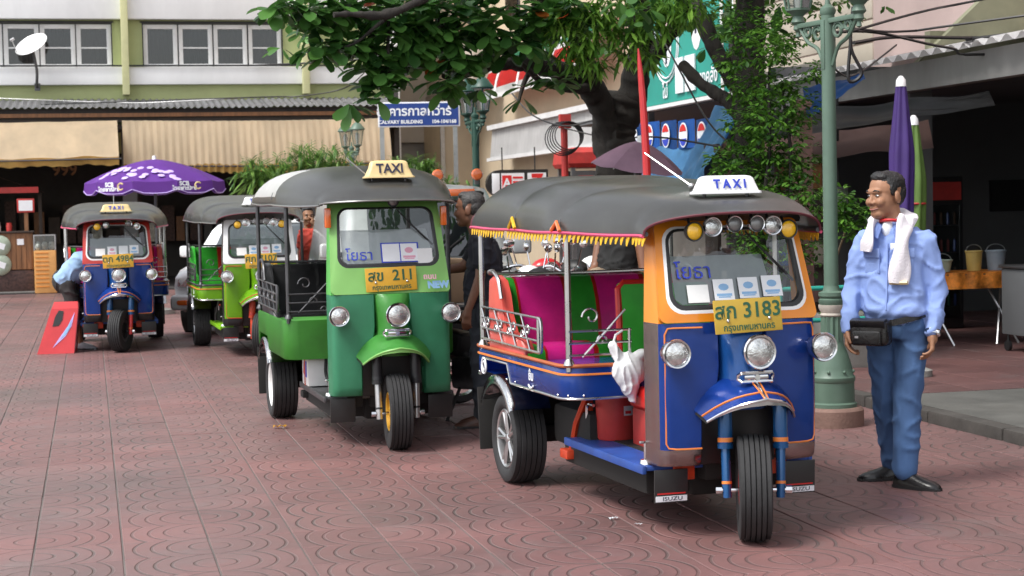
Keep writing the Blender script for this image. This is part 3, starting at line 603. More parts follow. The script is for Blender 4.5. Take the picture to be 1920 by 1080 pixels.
    rf = b.out('roof', ['canvas'] + (['white_paint'] if wp else []), T, 60)
    [B().tube(q, 0.0065, 6).out('roof_binding', c['binding'], rf) for q in (rings[0], rings[-1])]
    # underside bows
    for y in ribs[1:-1]:
        k = min(range(NS + 1), key=lambda q: abs(-0.02 + 2.54 * ys[q] - y)); B().tube([p + Vector((0, 0, -0.02)) for p in rings[k]][1:-1], 0.011, 6).out('roof_bow', 'dark_steel', rf)
    for s in (-1, 1): B().tube([p + Vector((-s * 0.012, 0, 0.004)) for p in edge[s]], 0.012, 6).out('roof_side_tube', 'dark_steel', rf)
    for s in (-1, 1):
        b = B(); b.tube([p + Vector((s * 0.004, 0, -0.006)) for p in edge[s]], 0.008, 6); b.out('edge_piping', c['piping'], rf)
        if c['fringe']:
            b = B(); e = edge[s]
            for k in range(48):
                t = k / 47 * (NS - 1); i = int(t); p = e[i].lerp(e[min(i + 1, NS)], t - i) + Vector((s * 0.003, 0, -0.014)); l = 0.038 + random.uniform(-0.006, 0.004)
                if random.random() < 0.03: continue
                b.faces([p + Vector((0, -0.022, 0)), p + Vector((0, 0.022, 0)), p + Vector((s * 0.004, 0.012, -l)), p + Vector((s * 0.004, -0.004, -l)), p + Vector((-s * 0.006, -0.022, 0)), p + Vector((-s * 0.006, 0.022, 0))], [(0, 1, 2, 3), (4, 5, 2, 3), (0, 1, 5, 4), (0, 3, 4), (1, 5, 2)])
            tag(b.out('fringe', 'yellow_fringe', rf, 0), kind='stuff')
            for y, mt in zip(ribs[1:-1], ('orange_lens', 'yellow_fringe')):
                i = min(range(NS + 1), key=lambda q: abs(-0.02 + 2.54 * ys[q] - y)); a_ = [rings[k][j if s < 0 else 24 - j] + Vector((s * 0.012, 0, 0.004)) for k, j in ((i, 0), (i, 1), (i + 1, 0))]; a_[0].y -= 0.05; a_[2].y = a_[0].y + 0.11; a_[1].y = a_[0].y + 0.055; B().tube(a_, 0.010, 6).out('corner_tab', mt, rf)
    # front valance closing the gap between screen and roof
    b = B(); top = [p + Vector((0, 0.11, -0.014)) for p in rings[2]][3:-3]; bot = [Vector((p.x * 0.93, wy(z1) + 0.03, min(z1 + 0.03, p.z - 0.004))) for p in top]; b.loft([top, bot], closed=False); b.solidify(0.008); b.out('valance', c['valance'], T)
    for (x, z, r, mt, sh) in c['spots']:
        l = lamp(T, (x, 0.10, z), r, 0.05, sh, mt, 'spot_lamp', 0.3); b = B(); b.tube([(x, 0.13, z), (x, 0.16, z + 0.06)], 0.007, 6); b.out('lamp_bracket', 'black', l)
    # taxi sign
    sx, sy = c['sign_at']; sz = None
    k = min(range(NS + 1), key=lambda q: abs(-0.02 + 2.54 * ys[q] - sy)); sz = rings[k][12].z + 0.012
    sg = thing_part('taxi_sign', T, (sx, sy, sz))
    L1, L2 = c['sign_w']; sh = c['sign_h']
    b = B(); b.loft([[Vector((x, y, z)) for x, y in rrect(L1 * a, L1 * a, -0.06 * d, 0.06 * d, 0.02)] for z, a, d in ((0.0, 1.06, 1.0), (0.008, 1.06, 1.0), (0.014, 0.98, 0.9), (0.05 * sh, 0.96 * L2, 0.72), (0.072 * sh, 0.92 * L2, 0.56), (0.081 * sh, 0.85 * L2, 0.42), (0.085 * sh, 0.72 * L2, 0.25))]); b.out('sign_box', c['sign_mat'], sg, 50)
    text('sign_word', 'T A X I' if c['sign_wide'] else 'TAXI', 0.058 if c['sign_wide'] else 0.088, c['sign_ink'], sg, (0, -0.0515 + 0.003 * (sh > 1), 0.044 * sh), (R_(90 - 16), 0, 0), off=0.0022, sx=0.92)
    [B().tube([(q * L1 * 0.7, 0.0, 0.004), (q * L1 * 0.7, 0.0, -0.035)], 0.008, 6).out('sign_leg', 'dark_steel', sg) for q in (-1, 1)]
    if c.get('antenna'):
        p0, p1 = c['antenna']; b = B(); b.tube([p0, p1], [0.006, 0.004], 6); b.sphere(p0, 0.016, seg=8); b.out('antenna', 'alloy', T)
    if c['marker']:
        for s in (-1, 1): B().box((s * 0.385, 0.25, 1.5), (0.04, 0.05, 0.13), bev=0.01).out('side_marker', 'orange_lens', T)
    return T
def thing_part(name, parent, loc):
    o = bpy.data.objects.new(name, None); COL.objects.link(o); o.parent = parent; o.location = loc; o.empty_display_size = 0.1; return o

pm('print_blue', (0.25, 0.45, 0.7), 0.6); pm('print_pink', (0.7, 0.35, 0.45), 0.6)
pm('paint_blue', (0.014, 0.075, 0.42), 0.25, 0.1, var=0.14, scale=3, coat=0.7, dirt=0.12)
pm('paint_blue_light', (0.02, 0.13, 0.46), 0.25, 0.1, var=0.1, scale=3, coat=0.6)
pm('paint_sea_green', (0.085, 0.40, 0.215), 0.4, 0.0, var=0.12, scale=3, coat=0.15, dirt=0.12)
pm('paint_green', (0.10, 0.43, 0.08), 0.4, 0.0, var=0.1, scale=3, coat=0.15, dirt=0.08)
pm('paint_pale_green', (0.22, 0.48, 0.13), 0.42, 0.0, var=0.08, scale=3, dirt=0.04)
pm('paint_tub_green', (0.075, 0.33, 0.045), 0.45, var=0.15, dirt=0.3, scale=4)
pm('paint_lime', (0.24, 0.56, 0.015), 0.35, var=0.08, coat=0.3)
pm('paint_orange', (0.75, 0.24, 0.01), 0.35, var=0.05, coat=0.3)
pm('paint_red', (0.50, 0.03, 0.02), 0.35, var=0.08, coat=0.3)
pm('floor_blue', (0.02, 0.07, 0.30), 0.5, var=0.2, scale=8, dirt=0.3)
pm('copper_chrome', (0.60, 0.52, 0.50), 0.24, 1.0, var=0.06, scale=3)
pm('copper_line', (0.40, 0.10, 0.03), 0.45, var=0.2)
pm('fork_black', (0.02, 0.02, 0.022), 0.4)

BENCH_BRIGHT = [(0.10, 'green_seat'), (0.015, 'red_seat'), (0.26, 'pink_seat'), (0.03, 'red_seat'), (0.155, 'green_seat'), (0.02, 'red_seat'), (0.27, 'pink_seat'), (0.03, 'red_seat'), (0.15, 'green_seat'), (0.02, 'red_seat'), (0.08, 'pink_seat')]
P = 'paper'
base = dict(sign_h=1.0, marker=False, fdrop=0.165, sag=-0.06, steer=-22, wz0=1.075, wz1=1.42, eave=1.395, apex=1.70, tub_top=0.745, tub_bot=0.585, arch=True, chrome_side=True, front_rim='red_paint', rim='alloy', rim_style='alloy', fork='fork_blue', fork_low='fork_blue', line='orange_line', body='paint_blue', skirt='copper_chrome', nose='paint_blue_light', fender='paint_blue', lip='chrome', surround='paint_orange', trim='white_gloss',
    film=(0.19, 0.66), papers=[(-0.19, 0.055, 0.105, 0.085, 'white_paint'), (-0.06, 0.07, 0.10, 0.10, P), (0.065, 0.075, 0.10, 0.10, P), (0.185, 0.08, 0.10, 0.10, P)], word=(-0.2, 0.155), plate_z=1.03, plate='สก 3183', plate_mat='plate_yellow', post_side='paint_orange', frame='red_frame', floor='floor_blue', tub='paint_blue', moulding='copper_line', arch_mat='chrome', flap_text=True, bench=BENCH_BRIGHT, welt='red_seat', arm='salmon_seat', rail='chrome_dull', dseat='red_seat', seatbox='red_plastic', dback='green_seat', post_r=0.016, ribs=[-0.02, 0.95, 1.62, 2.52], binding='canvas_edge', piping='pink_trim', fringe=True, valance='canvas',
    spots=[(-0.235, 1.418, 0.042, 'amber_lens', 'black_plastic'), (-0.145, 1.437, 0.042, 'lens', 'chrome'), (-0.035, 1.447, 0.036, 'grille', 'chrome'), (0.075, 1.447, 0.036, 'grille', 'chrome'), (0.155, 1.437, 0.042, 'lens', 'chrome'), (0.235, 1.418, 0.042, 'amber_lens', 'black_plastic')], sign_at=(0.0, 0.26), sign_w=(0.155, 0.93), sign_mat='white_gloss', sign_ink='ink_blue', sign_wide=True, antenna=((-0.02, 0.62, 1.63), (-0.17, 0.85, 1.80)))
blue = tuktuk('tuk_tuk', 'blue tuk-tuk with orange windscreen surround, spot lamps and pink and green bench, nearest the camera', (1.083, 7.872), R_(17), base)
green = dict(base, sign_h=1.35, marker=True, fdrop=0.225, sag=-0.012, steer=-4, wz0=1.19, wz1=1.555, eave=1.575, apex=1.865, tub_top=0.80, tub_bot=0.53, arch=True, chrome_side=False, front_rim='plate_gold', rim='white_paint', rim_style='disc', fork='fork_black', fork_low='alloy', line=None, body='paint_sea_green', skirt='paint_sea_green', nose='paint_green', fender='paint_green', lip='paint_pale_green', surround='paint_pale_green', trim='paint_pale_green', film=(0.30, 0.62),
    papers=[(0.02, 0.075, 0.115, 0.12, P), (0.14, 0.075, 0.11, 0.12, P), (0.245, 0.05, 0.10, 0.10, 'white_paint'), (0.02, 0.075, 0.132, 0.137, 'ink_blue'), (0.145, 0.075, 0.122, 0.135, 'ink_blue')], word=(-0.19, 0.06), plate_z=1.095, plate='สข  211', plate_mat='plate_gold', post_side='paint_green', frame='under_black', floor='dark_steel', tub='paint_tub_green', arch_mat='chrome', flap_text=False, bench=[(0.37, 'black_seat'), (0.02, 'rubber'), (0.37, 'black_seat'), (0.02, 'rubber'), (0.35, 'black_seat')], welt='rubber', arm='black_seat', rail='dark_steel', dseat='black_seat', seatbox='black', dback='black_seat', ribs=[-0.02, 1.3, 2.52], binding='canvas', piping='canvas', fringe=False, valance='paint_green', white_patch=True,
    spots=[(0.02, 1.60, 0.035, 'grille', 'black_plastic')], sign_at=(0.03, 0.27), sign_w=(0.158, 0.86), sign_mat='cream_sign', sign_ink='ink_dark', sign_wide=False, antenna=((-0.10, 0.3, 1.765), (-0.24, 0.32, 1.89)))
gtk = tuktuk('tuk_tuk', 'green tuk-tuk with black bench, cream taxi sign and white patch on its roof', (-0.753, 11.162), R_(15), green)
third = dict(base, surround='paint_red', fork_low='red_paint', body='paint_blue', nose='paint_blue_light', plate='ตก 4984', plate_mat='plate_gold', word=None, skirt='dark_steel', antenna=((-0.02, 0.3, 1.6), (-0.02, 0.32, 1.78)), front_rim='dark_steel', film=(0.29, 0.62), post_side='paint_red', rim='dark_steel', spots=[(-0.22, 1.42, 0.042, 'amber_lens', 'black_plastic'), (-0.12, 1.437, 0.04, 'lens', 'black_plastic'), (0.13, 1.45, 0.036, 'grille', 'chrome'), (0.22, 1.42, 0.036, 'lens', 'chrome')], fringe=False, sign_w=(0.17, 0.93), sign_mat='cream_sign', ribs=[-0.02, 0.7, 1.2, 1.8, 2.52])
btk = tuktuk('tuk_tuk', 'blue tuk-tuk with red windscreen surround under the open purple parasol', (-4.44, 19.613), R_(14), third)
lime = dict(base, surround='white_gloss', trim='white_gloss', body='paint_lime', nose='paint_lime', fender='paint_lime', tub='paint_lime', line='red_seat', skirt='dark_steel', plate='ศก 7107', plate_mat='plate_gold', word=None, post_side='chrome_dull', fork='red_frame', fork_low='red_frame', floor='paint_lime', frame='dark_steel', arch_mat='chrome', rim='alloy', film=(0.30, 0.55), rail='dark_steel', arm='green_seat', fringe=False, piping='canvas', moulding='dark_steel', sign_mat='white_gloss', ribs=[-0.02, 0.7, 1.3, 1.9, 2.52], antenna=None,
    bench=[(0.3, 'green_seat'), (0.02, 'red_seat'), (0.25, 'red_seat'), (0.3, 'green_seat'), (0.26, 'red_seat')], eave=1.43, apex=1.74)
ltk = tuktuk('tuk_tuk', 'lime green tuk-tuk with white windscreen surround in front of the white car', (-2.653, 18.446), R_(15), lime)
# NEW decal on the green cab
text('decal_word', 'NEW', 0.062, 'print_blue', gtk, (0.305, 0.085, 1.05), (R_(75), 0, R_(6)), off=0.004)
text('decal_word', 'ถนน', 0.05, 'print_pink', gtk, (0.25, 0.083, 1.105), (R_(75), 0, R_(6)), off=0.0015)
# ---------------------------------------------------------------- shophouse at the end of the street (street frame as local frame)
pm('wall_green', (0.43, 0.48, 0.23), 0.7, var=0.1, scale=1.2, dirt=0.12, bump=0.1)
pm('wall_white', (0.85, 0.86, 0.87), 0.65, var=0.06, scale=1.5, dirt=0.10, stretch=(1, 1, 0.35))
pm('pilaster', (0.60, 0.60, 0.33), 0.6, var=0.06, dirt=0.08)
pm('corrugated_grey', (0.33, 0.33, 0.34), 0.6, var=0.2, scale=2, dirt=0.35)
pm('corrugated_white', (0.70, 0.70, 0.70), 0.5, var=0.08, scale=2, dirt=0.15)
pm('awning_tan', (0.74, 0.60, 0.42), 0.8, var=0.14, scale=1.4, dirt=0.16, bump=0.15, bscale=9, stretch=(1, 1, 0.3))
pm('awning_yellow', (0.62, 0.40, 0.12), 0.75, var=0.2, scale=2, dirt=0.15)
pm('wood', (0.22, 0.10, 0.04), 0.5, var=0.3, scale=4, stretch=(6, 6, 0.6))
pm('wood_dark', (0.045, 0.03, 0.022), 0.6, var=0.3, scale=4)
pm('curtain', (0.36, 0.30, 0.24), 0.85, var=0.2, scale=3, stretch=(10, 10, 0.4))
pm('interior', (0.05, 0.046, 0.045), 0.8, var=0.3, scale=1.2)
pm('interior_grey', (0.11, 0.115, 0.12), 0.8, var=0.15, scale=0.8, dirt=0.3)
pm('orange_stall', (0.66, 0.34, 0.11), 0.6, var=0.12, dirt=0.15)
pm('stall_glass_goods', (0.55, 0.55, 0.50), 0.5, var=0.5, scale=14)
pm('pale_green_disc', (0.36, 0.43, 0.34), 0.6, var=0.2, scale=8)
pm('dark_goods', (0.06, 0.03, 0.025), 0.6, var=0.7, scale=20)
glass('window_glass', (0.55, 0.57, 0.58), 0.03, 0.05)
glass('case_glass', (0.85, 0.88, 0.88), 0.08, 0.03)
sh = thing('shophouse', 'pale green shophouse with white bands and rows of white framed windows', 'building', (0, 0, 0), YAW)
def hb(name, mat, parent, u0, u1, v0, v1, z0, z1, bev=0.0): return B().box(((u0 + u1) / 2, (v0 + v1) / 2, (z0 + z1) / 2), (u1 - u0, v1 - v0, z1 - z0), bev=bev).out(name, mat, parent, 30)
FV = 39.0; UL, UR = -11.0, 6.7
hb('lower_wall', 'wall_green', sh, UL, UR, FV, FV + 0.25, 2.9, 4.392)
hb('white_band', 'wall_white', sh, UL, UR - 0.4, FV - 0.18, FV + 0.2, 4.38, 4.76, 0.01)
hb('upper_band', 'wall_white', sh, UL, UR - 0.4, FV - 0.18, FV + 0.2, 5.80, 7.4, 0.01)
hb('parapet_wall', 'wall_green', sh, UL, UR, FV + 0.02, FV + 0.3, 5.78, 9.5)
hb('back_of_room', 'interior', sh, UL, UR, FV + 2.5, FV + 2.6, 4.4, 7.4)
hb('end_wall', 'wall_white', sh, UR, UR + 0.2, FV - 0.1, FV + 9, 0, 9.5)
bays = [(-6.36, -3.32), (-2.45, 0.59), (1.25, 4.29)]
piers = [(UL, -6.36), (-3.32, -2.45), (0.59, 1.25), (4.29, UR)]
for a, b_ in piers: hb('wall_pier', 'wall_green', sh, a, b_, FV + 0.02, FV + 0.25, 4.765, 5.775)
for u in (-3.0, 0.86, 4.77): hb('pilaster', 'pilaster', sh, u - 0.075, u + 0.075, FV - 0.36, FV + 0.01, 4.15, 7.4, 0.008)
for (a, b_) in bays:
    n = 4; wdt = (b_ - a) / n
    for k in range(n):
        u0, u1 = a + wdt * k + 0.012, a + wdt * (k + 1) - 0.012; z0, z1 = 4.775, 5.70
        win = B(); t = 0.095
        for (x0, x1, q0, q1) in ((u0, u0 + t, z0, z1), (u1 - t, u1, z0, z1), (u0 + t, u1 - t, z0, z0 + t * 0.7), (u0 + t, u1 - t, z1 - t, z1)): win.box(((x0 + x1) / 2, FV + 0.10, (q0 + q1) / 2), (x1 - x0, 0.08, q1 - q0), bev=0.006)
        if k or a < 1: win.box(((u0 + u1) / 2, FV + 0.105, z0 + 0.42), (u1 - u0 - 2 * t, 0.05, 0.03))
        wo_ = win.out('window', 'white_paint', sh, 30)
        hb('pane', 'window_glass', wo_, u0 + t - 0.01, u1 - t + 0.01, FV + 0.115, FV + 0.121, z0 + 0.03, z1 - 0.03)
        c = B(); pts = [(u0 + t * 0.6 + (u1 - u0 - t * 1.2) * i / 24, FV + 0.22 + 0.02 * math.sin(i * 1.9 + k)) for i in range(25)]
        c.loft([[Vector((x, y, z0 + 0.02)) for x, y in pts], [Vector((x + random.uniform(-.01, .01), y, z1)) for x, y in pts]], closed=False); c.out('curtain', 'curtain' if (k == 0 and a > 1) or random.random() < 0.75 else 'interior_grey', wo_, 60)
    hb('sun_hood', 'black', sh, a - 0.05, b_ + 0.05, FV - 0.02, FV + 0.02, 5.735, 5.765)
    for k in range(n + 1): hb('guard_bar', 'black', sh, a + wdt * k - 0.012, a + wdt * k + 0.012, FV - 0.05, FV - 0.02, 4.78, 5.73)
hb('guard_rail', 'black', sh, UL, UR - 0.5, FV - 0.23, FV - 0.2, 4.765, 4.80)
# corrugated lean-to roof above the shop fronts
def corrugated(p00, p01, p10, p11, n, amp, thick=0.006):
    """sheet between edge p00-p01 (eave) and p10-p11 (top), waves running up the slope"""
    b = B(); p00, p01, p10, p11 = map(Vector, (p00, p01, p10, p11)); r0 = []; r1 = []
    nr = ((p01 - p00).cross(p10 - p00)).normalized()
    for i in range(n * 6 + 1):
        t = i / (n * 6); o = nr * amp * math.cos(2 * math.pi * n * t); r0.append(p00.lerp(p01, t) + o); r1.append(p10.lerp(p11, t) + o)
    b.loft([r0, r1], closed=False); b.solidify(thick); return b
for k in range(6):
    u0 = UL + k * (UR - UL) / 6; u1 = u0 + (UR - UL) / 6; dz = 0.012 * (k % 2)
    corrugated((u0, 37.3, 3.78 + dz), (u1 + 0.05, 37.3, 3.78 + dz), (u0, FV, 4.06 + dz), (u1 + 0.05, FV, 4.06 + dz), 21, 0.02).out('roof_sheet', 'corrugated_grey', sh, 60)
hb('eave_beam', 'wood', sh, UL, UR, 37.40, 37.48, 3.60, 3.68); hb('painted_eave_shadow', 'interior', sh, UL, UR, 37.5, 37.56, 3.5, 3.78)  # dark strip behind the beam paints in the shade under the eave
# shop fronts: dark room with piers
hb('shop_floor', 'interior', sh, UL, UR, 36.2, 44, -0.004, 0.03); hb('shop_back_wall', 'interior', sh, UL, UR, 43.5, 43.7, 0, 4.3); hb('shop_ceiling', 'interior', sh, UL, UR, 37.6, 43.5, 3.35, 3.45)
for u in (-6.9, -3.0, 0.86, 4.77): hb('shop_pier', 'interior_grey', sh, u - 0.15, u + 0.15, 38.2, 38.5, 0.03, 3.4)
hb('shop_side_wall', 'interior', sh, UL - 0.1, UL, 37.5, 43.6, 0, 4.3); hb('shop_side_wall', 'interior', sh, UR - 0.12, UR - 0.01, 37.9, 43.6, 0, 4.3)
text('shop_number', '999', 0.36, 'wood', sh, (-0.5, 39.6, 2.56), off=0.008)
rg2 = random.Random(5)
for k in range(26):        # shelves with goods against the shop's back wall
    u = -2.6 + k * 0.33; hb('shelf_goods', rg2.choice(['wood_dark', 'dark_goods', 'interior_grey', 'wood', 'stall_glass_goods']), sh, u, u + rg2.uniform(0.15, 0.3), 42.6, 42.9, 0.9, 1.1 + rg2.uniform(0.1, 0.9))
# two tarpaulin awnings
def awning(label, u0, u1, zt, zb, vt, vb, rib, val):
    a = thing('awning', label, 'awning', (0, 0, 0), YAW); n = 140; rings = []
    for j in range(9):
        t = j / 8; rings.append([Vector((u0 + (u1 - u0) * i / n, vt + (vb - vt) * t - 0.05 * math.sin(math.pi * t), zt + (zb - zt) * t + (0.012 * math.sin(i * rib) + 0.02 * noise.noise(Vector((i * 0.17, t * 2, u0)))) * (0.3 + t) - 0.03 * math.sin(math.pi * i / n))) for i in range(n + 1)])
        for i in range(n + 1): rings[-1][i].y += 0.022 * math.sin(i * rib) * (0.4 + 0.6 * t)
    b = B(); b.loft(rings, closed=False); b.solidify(0.006); b.out('sheet', 'awning_tan', a, 60)
    e = rings[-1]; b = B(); b.loft([[p + Vector((0, -0.008, 0.04)) for p in e], [p + Vector((0, 0.004, -0.13 - 0.012 * math.sin(i * 1.3))) for i, p in enumerate(e)]], closed=False); b.solidify(0.004); b.out('valance', val, a, 60)
    b = B(); b.tube([e[0] + Vector((-0.05, 0, 0)), e[n // 2], e[-1] + Vector((0.05, 0, 0))], 0.018, 6); b.out('front_bar', 'dark_steel', a); return a
awning('yellow stained tan awning over the shop front at the far left', -7.5, 0.62, 3.52, 2.72, 37.3, 36.5, 0.35, 'awning_yellow')
awning('ribbed tan awning behind the palms, right of the yellow stained one', 0.72, 6.35, 3.52, 2.55, 37.3, 36.95, 1.7, 'awning_yellow')
# satellite dish on the band
ds = thing('satellite_dish', 'white satellite dish on a bent arm in front of the shophouse windows', 'satellite dish', S(-0.95, FV - 0.2, 4.55), YAW)
b = B(); b.tube(spline([(-0.05, 0, -0.22), (-0.05, -0.32, -0.15), (-0.04, -0.40, 0.1), (-0.1, -0.42, 0.5)], 4), 0.03, 8); b.box((-0.05, 0.0, -0.22), (0.12, 0.04, 0.16)); b.out('mast', 'dark_steel', ds)
dm = Matrix.Translation((-0.12, -0.52, 0.62)) @ Matrix.Rotation(R_(-30), 4, 'Y') @ Matrix.Rotation(R_(32), 4, 'X')
b = B(); b.lathe([(0.0, -0.05), (0.15, -0.04), (0.27, -0.012), (0.36, 0.03), (0.365, 0.04), (0.355, 0.035), (0.26, 0.0), (0.0, -0.04)], dm, 28, cap=False); b.out('dish', 'white_gloss', ds)
b = B(); b.tube([dm @ Vector((-0.34, 0, 0.03)), dm @ Vector((-0.3, 0, 0.34))], 0.012, 6); b.tube([dm @ Vector((-0.33, 0, 0.34)), dm @ Vector((-0.24, 0, 0.34))], 0.03, 8); b.out('receiver_arm', 'alloy', ds)

# stalls in the left shop front
st = thing('food_stall', 'small orange stall with a glass case, left of the red windscreened tuk-tuk', 'stall', S(-0.9, 36.4), YAW)
B().box((0, 0, 0.44), (0.43, 0.5, 0.86), bev=0.015).out('cabinet', 'orange_stall', st)
for k in range(9): B().box((-0.06, -0.256, 0.14 + k * 0.085), (0.26, 0.008, 0.012)).out('writing_line', 'paint_orange', st, 0)
b = B()
for sx in (-1, 1):
    for sy in (-1, 1): b.box((sx * 0.205, sy * 0.235, 1.02), (0.018, 0.018, 0.3))
b.box((0, 0, 1.175), (0.43, 0.49, 0.02)); b.out('case_frame', 'alloy', st)
B().box((0, -0.236, 1.02), (0.38, 0.006, 0.28)).out('case_glass', 'case_glass', st, 0)
for k in range(6): B().sphere((-0.13 + 0.13 * (k % 3), -0.08 + 0.14 * (k // 3), 0.94 + 0.04 * (k % 2)), (0.06, 0.06, 0.07), seg=8).out('goods', 'stall_glass_goods', st)
ct = thing('market_counter', 'wooden shop counter hung with two round pale green plates', 'counter', S(-1.75, 36.6), YAW)
B().box((0, 0, 0.86), (1.24, 0.5, 0.74), bev=0.01).out('front_board', 'wood', ct)
for k in range(12): B().box((-0.56 + k * 0.1, -0.256, 0.86), (0.085, 0.01, 0.72)).out('plank', 'wood', ct, 0)
B().box((0, -0.02, 1.25), (1.3, 0.56, 0.04), bev=0.01).out('counter_top', 'wood_dark', ct)
B().box((0, 0, 0.26), (1.24, 0.5, 0.44), bev=0.01).out('lower_case', 'dark_goods', ct); B().box((0, 0, 0.03), (1.26, 0.52, 0.05)).out('plinth', 'concrete', ct)
for z in (0.98, 0.60): 
    b = B(); m = Matrix.Translation((-0.02, -0.27, z)) @ YAX; b.lathe([(0.0, 0.05), (0.1, 0.055), (0.16, 0.035), (0.2, 0.02), (0.215, 0.0), (0.0, 0.0)], m, 22, cap=False); pl_ = b.out('round_plate', 'pale_green_disc', ct); b = B(); b.box((0.0, -0.325, z), (0.16, 0.006, 0.12), rot=(0, R_(20), 0)); b.out('plate_card', 'paper', pl_, 0)
B().box((0.38, -0.27, 1.05), (0.13, 0.008, 0.12)).out('note', 'paper', ct, 0)
for k in range(4): B().lathe([(0.055, 0), (0.06, 0.1), (0.05, 0.14), (0.05, 0.17), (0.0, 0.17)], Matrix.Translation((-0.5 + k * 0.22, 0, 1.27)), 12).out('jar', ['stall_glass_goods', 'pale_green_disc', 'stall_glass_goods', 'red_plastic'][k], ct)
fr = thing('framed_notice', 'small red framed white notice on a post above the counter', 'notice', S(-1.25, 36.5), YAW)
B().box((0, 0, 1.78), (0.34, 0.03, 0.28), bev=0.006).out('frame', 'red_plastic', fr); B().box((0, -0.018, 1.78), (0.27, 0.008, 0.21)).out('sheet', 'paper', fr, 0); B().box((0, 0.02, 0.83), (0.08, 0.03, 1.62)).out('post', 'wood', fr)
kr = thing('stall_roof', 'dark red pitched roof of a small kiosk inside the left shop', 'kiosk roof', S(-1.9, 37.3), YAW)
b = B(); b.loft([[Vector((-1.0, -0.5, 2.05)), Vector((0, -0.5, 2.42)), Vector((1.0, -0.5, 2.05))], [Vector((-1.0, 0.6, 2.05)), Vector((0, 0.6, 2.42)), Vector((1.0, 0.6, 2.05))]], closed=False); b.solidify(0.04); b.out('roof_boards', 'wood', kr, 0); B().box((0, -0.5, 2.1), (1.8, 0.03, 0.12)).out('fascia', 'red_plastic', kr)
for sx in (-0.9, 0.9): B().box((sx, 0.3, 1.03), (0.07, 0.07, 2.0)).out('post', 'wood_dark', kr)

# ---------------------------------------------------------------- beige building and convenience-store front on the right side of the street
pm('beige', (0.46, 0.40, 0.33), 0.75, var=0.12, scale=0.8, dirt=0.2, bump=0.1)
pm('cream', (0.60, 0.49, 0.35), 0.7, var=0.1, scale=0.8, dirt=0.15)
pm('grey_wall', (0.30, 0.27, 0.24), 0.8, var=0.2, scale=1.0, dirt=0.3)
pm('stripe_orange', (0.78, 0.14, 0.03), 0.5); pm('stripe_green', (0.01, 0.20, 0.09), 0.5); pm('stripe_red', (0.66, 0.02, 0.02), 0.5)
bb = thing('beige_building', 'tall plain beige building behind the blue street sign', 'building', (0, 0, 0), YAW)
hb('end_wall', 'grey_wall', bb, 6.95, 9.2, 43, 43.3, 0, 3.2); hb('upper_end_wall', 'beige', bb, 6.95, 9.2, 42.9, 43.3, 3.2, 12)
hb('street_wall', 'cream', bb, 9.0, 9.3, 27, 43, 0, 12); hb('side_wall', 'cream', bb, 8.2, 9.3, 40.4, 42.9, 0, 4.1)
hb('balcony', 'beige', bb, 8.3, 9.0, 37.5, 43, 4.25, 5.4, 0.02); hb('balcony_edge', 'grey_wall', bb, 8.26, 8.30, 37.45, 43, 4.2, 4.32)
for k in range(4): 
    wv = 29 + k * 2.3; w_ = hb('window', 'dark_steel', bb, 8.96, 9.0, wv, wv + 1.2, 5.6, 7.0); hb('pane', 'window_glass', w_, 8.945, 8.955, wv + 0.06, wv + 1.14, 5.66, 6.94)
for (a, h0) in ((7.35, 2.6), (7.8, 2.4), (8.2, 2.7)): hb('shutter', 'dark_steel', bb, a, a + 0.34, 42.84, 42.89, 0.05, h0)
hb('pipe_box', 'alloy', bb, 8.1, 8.2, 40.3, 40.39, 0, 3.9)
cs = thing('store_canopy', 'curved shop canopy with orange, white, green and red stripes', 'canopy', (0, 0, 0), YAW)
prof = [(math.cos(R_(a)), math.sin(R_(a))) for a in range(8, 92, 7)]; bands = ['white_paint', 'stripe_red', 'stripe_red', 'stripe_red', 'white_paint', 'stripe_green', 'stripe_green', 'stripe_green', 'stripe_green', 'white_paint', 'stripe_orange', 'stripe_orange', 'white_paint']; mats = ['white_paint', 'stripe_red', 'stripe_green', 'stripe_orange']
b = B(); b.loft([[Vector((9.0 - 0.75 * x, v, 3.72 + 1.15 * y)) for x, y in prof] for v in (28.5, 30.5, 32.5, 34.5, 36.4)], closed=False, mis=lambda i, j: mats.index(bands[j])); b.solidify(0.02); b.out('striped_sheet', mats, cs, 60)
for v in (28.5, 30.9, 33.3, 35.2): b = B(); b.tube([(9.0 - 0.77 * x, v, 3.72 + 1.17 * y) for x, y in prof], 0.03, 6); b.out('rib', 'white_paint', cs)
hb('bottom_rail', 'white_paint', cs, 8.22, 8.28, 28.4, 36.5, 3.80, 3.88)
wa = thing('white_awning', 'white ribbed metal awning fascia under the striped canopy', 'awning', (0, 0, 0), YAW)
b = B(); n = 70; pts = [(28.2 + 8.5 * i / (n * 2), 0.018 if (i // 2) % 2 else 0.0) for i in range(n * 2 + 1)]; b.loft([[Vector((8.46 - d, v, 2.60)) for v, d in pts], [Vector((8.52 - d, v, 3.2)) for v, d in pts]], closed=False); b.solidify(0.004); b.out('ribbed_sheet', 'corrugated_white', wa, 30)
hb('top_rail', 'corrugated_white', wa, 8.42, 9.0, 28.1, 36.8, 3.2, 3.30); hb('bottom_rail', 'corrugated_white', wa, 8.40, 8.50, 28.1, 36.8, 2.53, 2.60)
for v in (29, 31, 33, 35, 36.5): hb('bracket', 'alloy', wa, 8.5, 9.0, v, v + 0.05, 2.62, 2.68)
ls = thing('light_box_sign', 'hanging light box sign with a white end cap and red number seven', 'sign', S(7.45, 30.1), YAW)
b = B(); b.loft([[Vector((x, y, z)) for x, z in [(0.52, 1.72)] + [(0.52, 2.2)] + [(-0.36 + 0.24 * math.cos(R_(a)), 1.96 + 0.24 * math.sin(R_(a))) for a in range(90, 271, 20)]] for y in (-0.08, 0.08)]); b.out('box', 'black_plastic', ls)
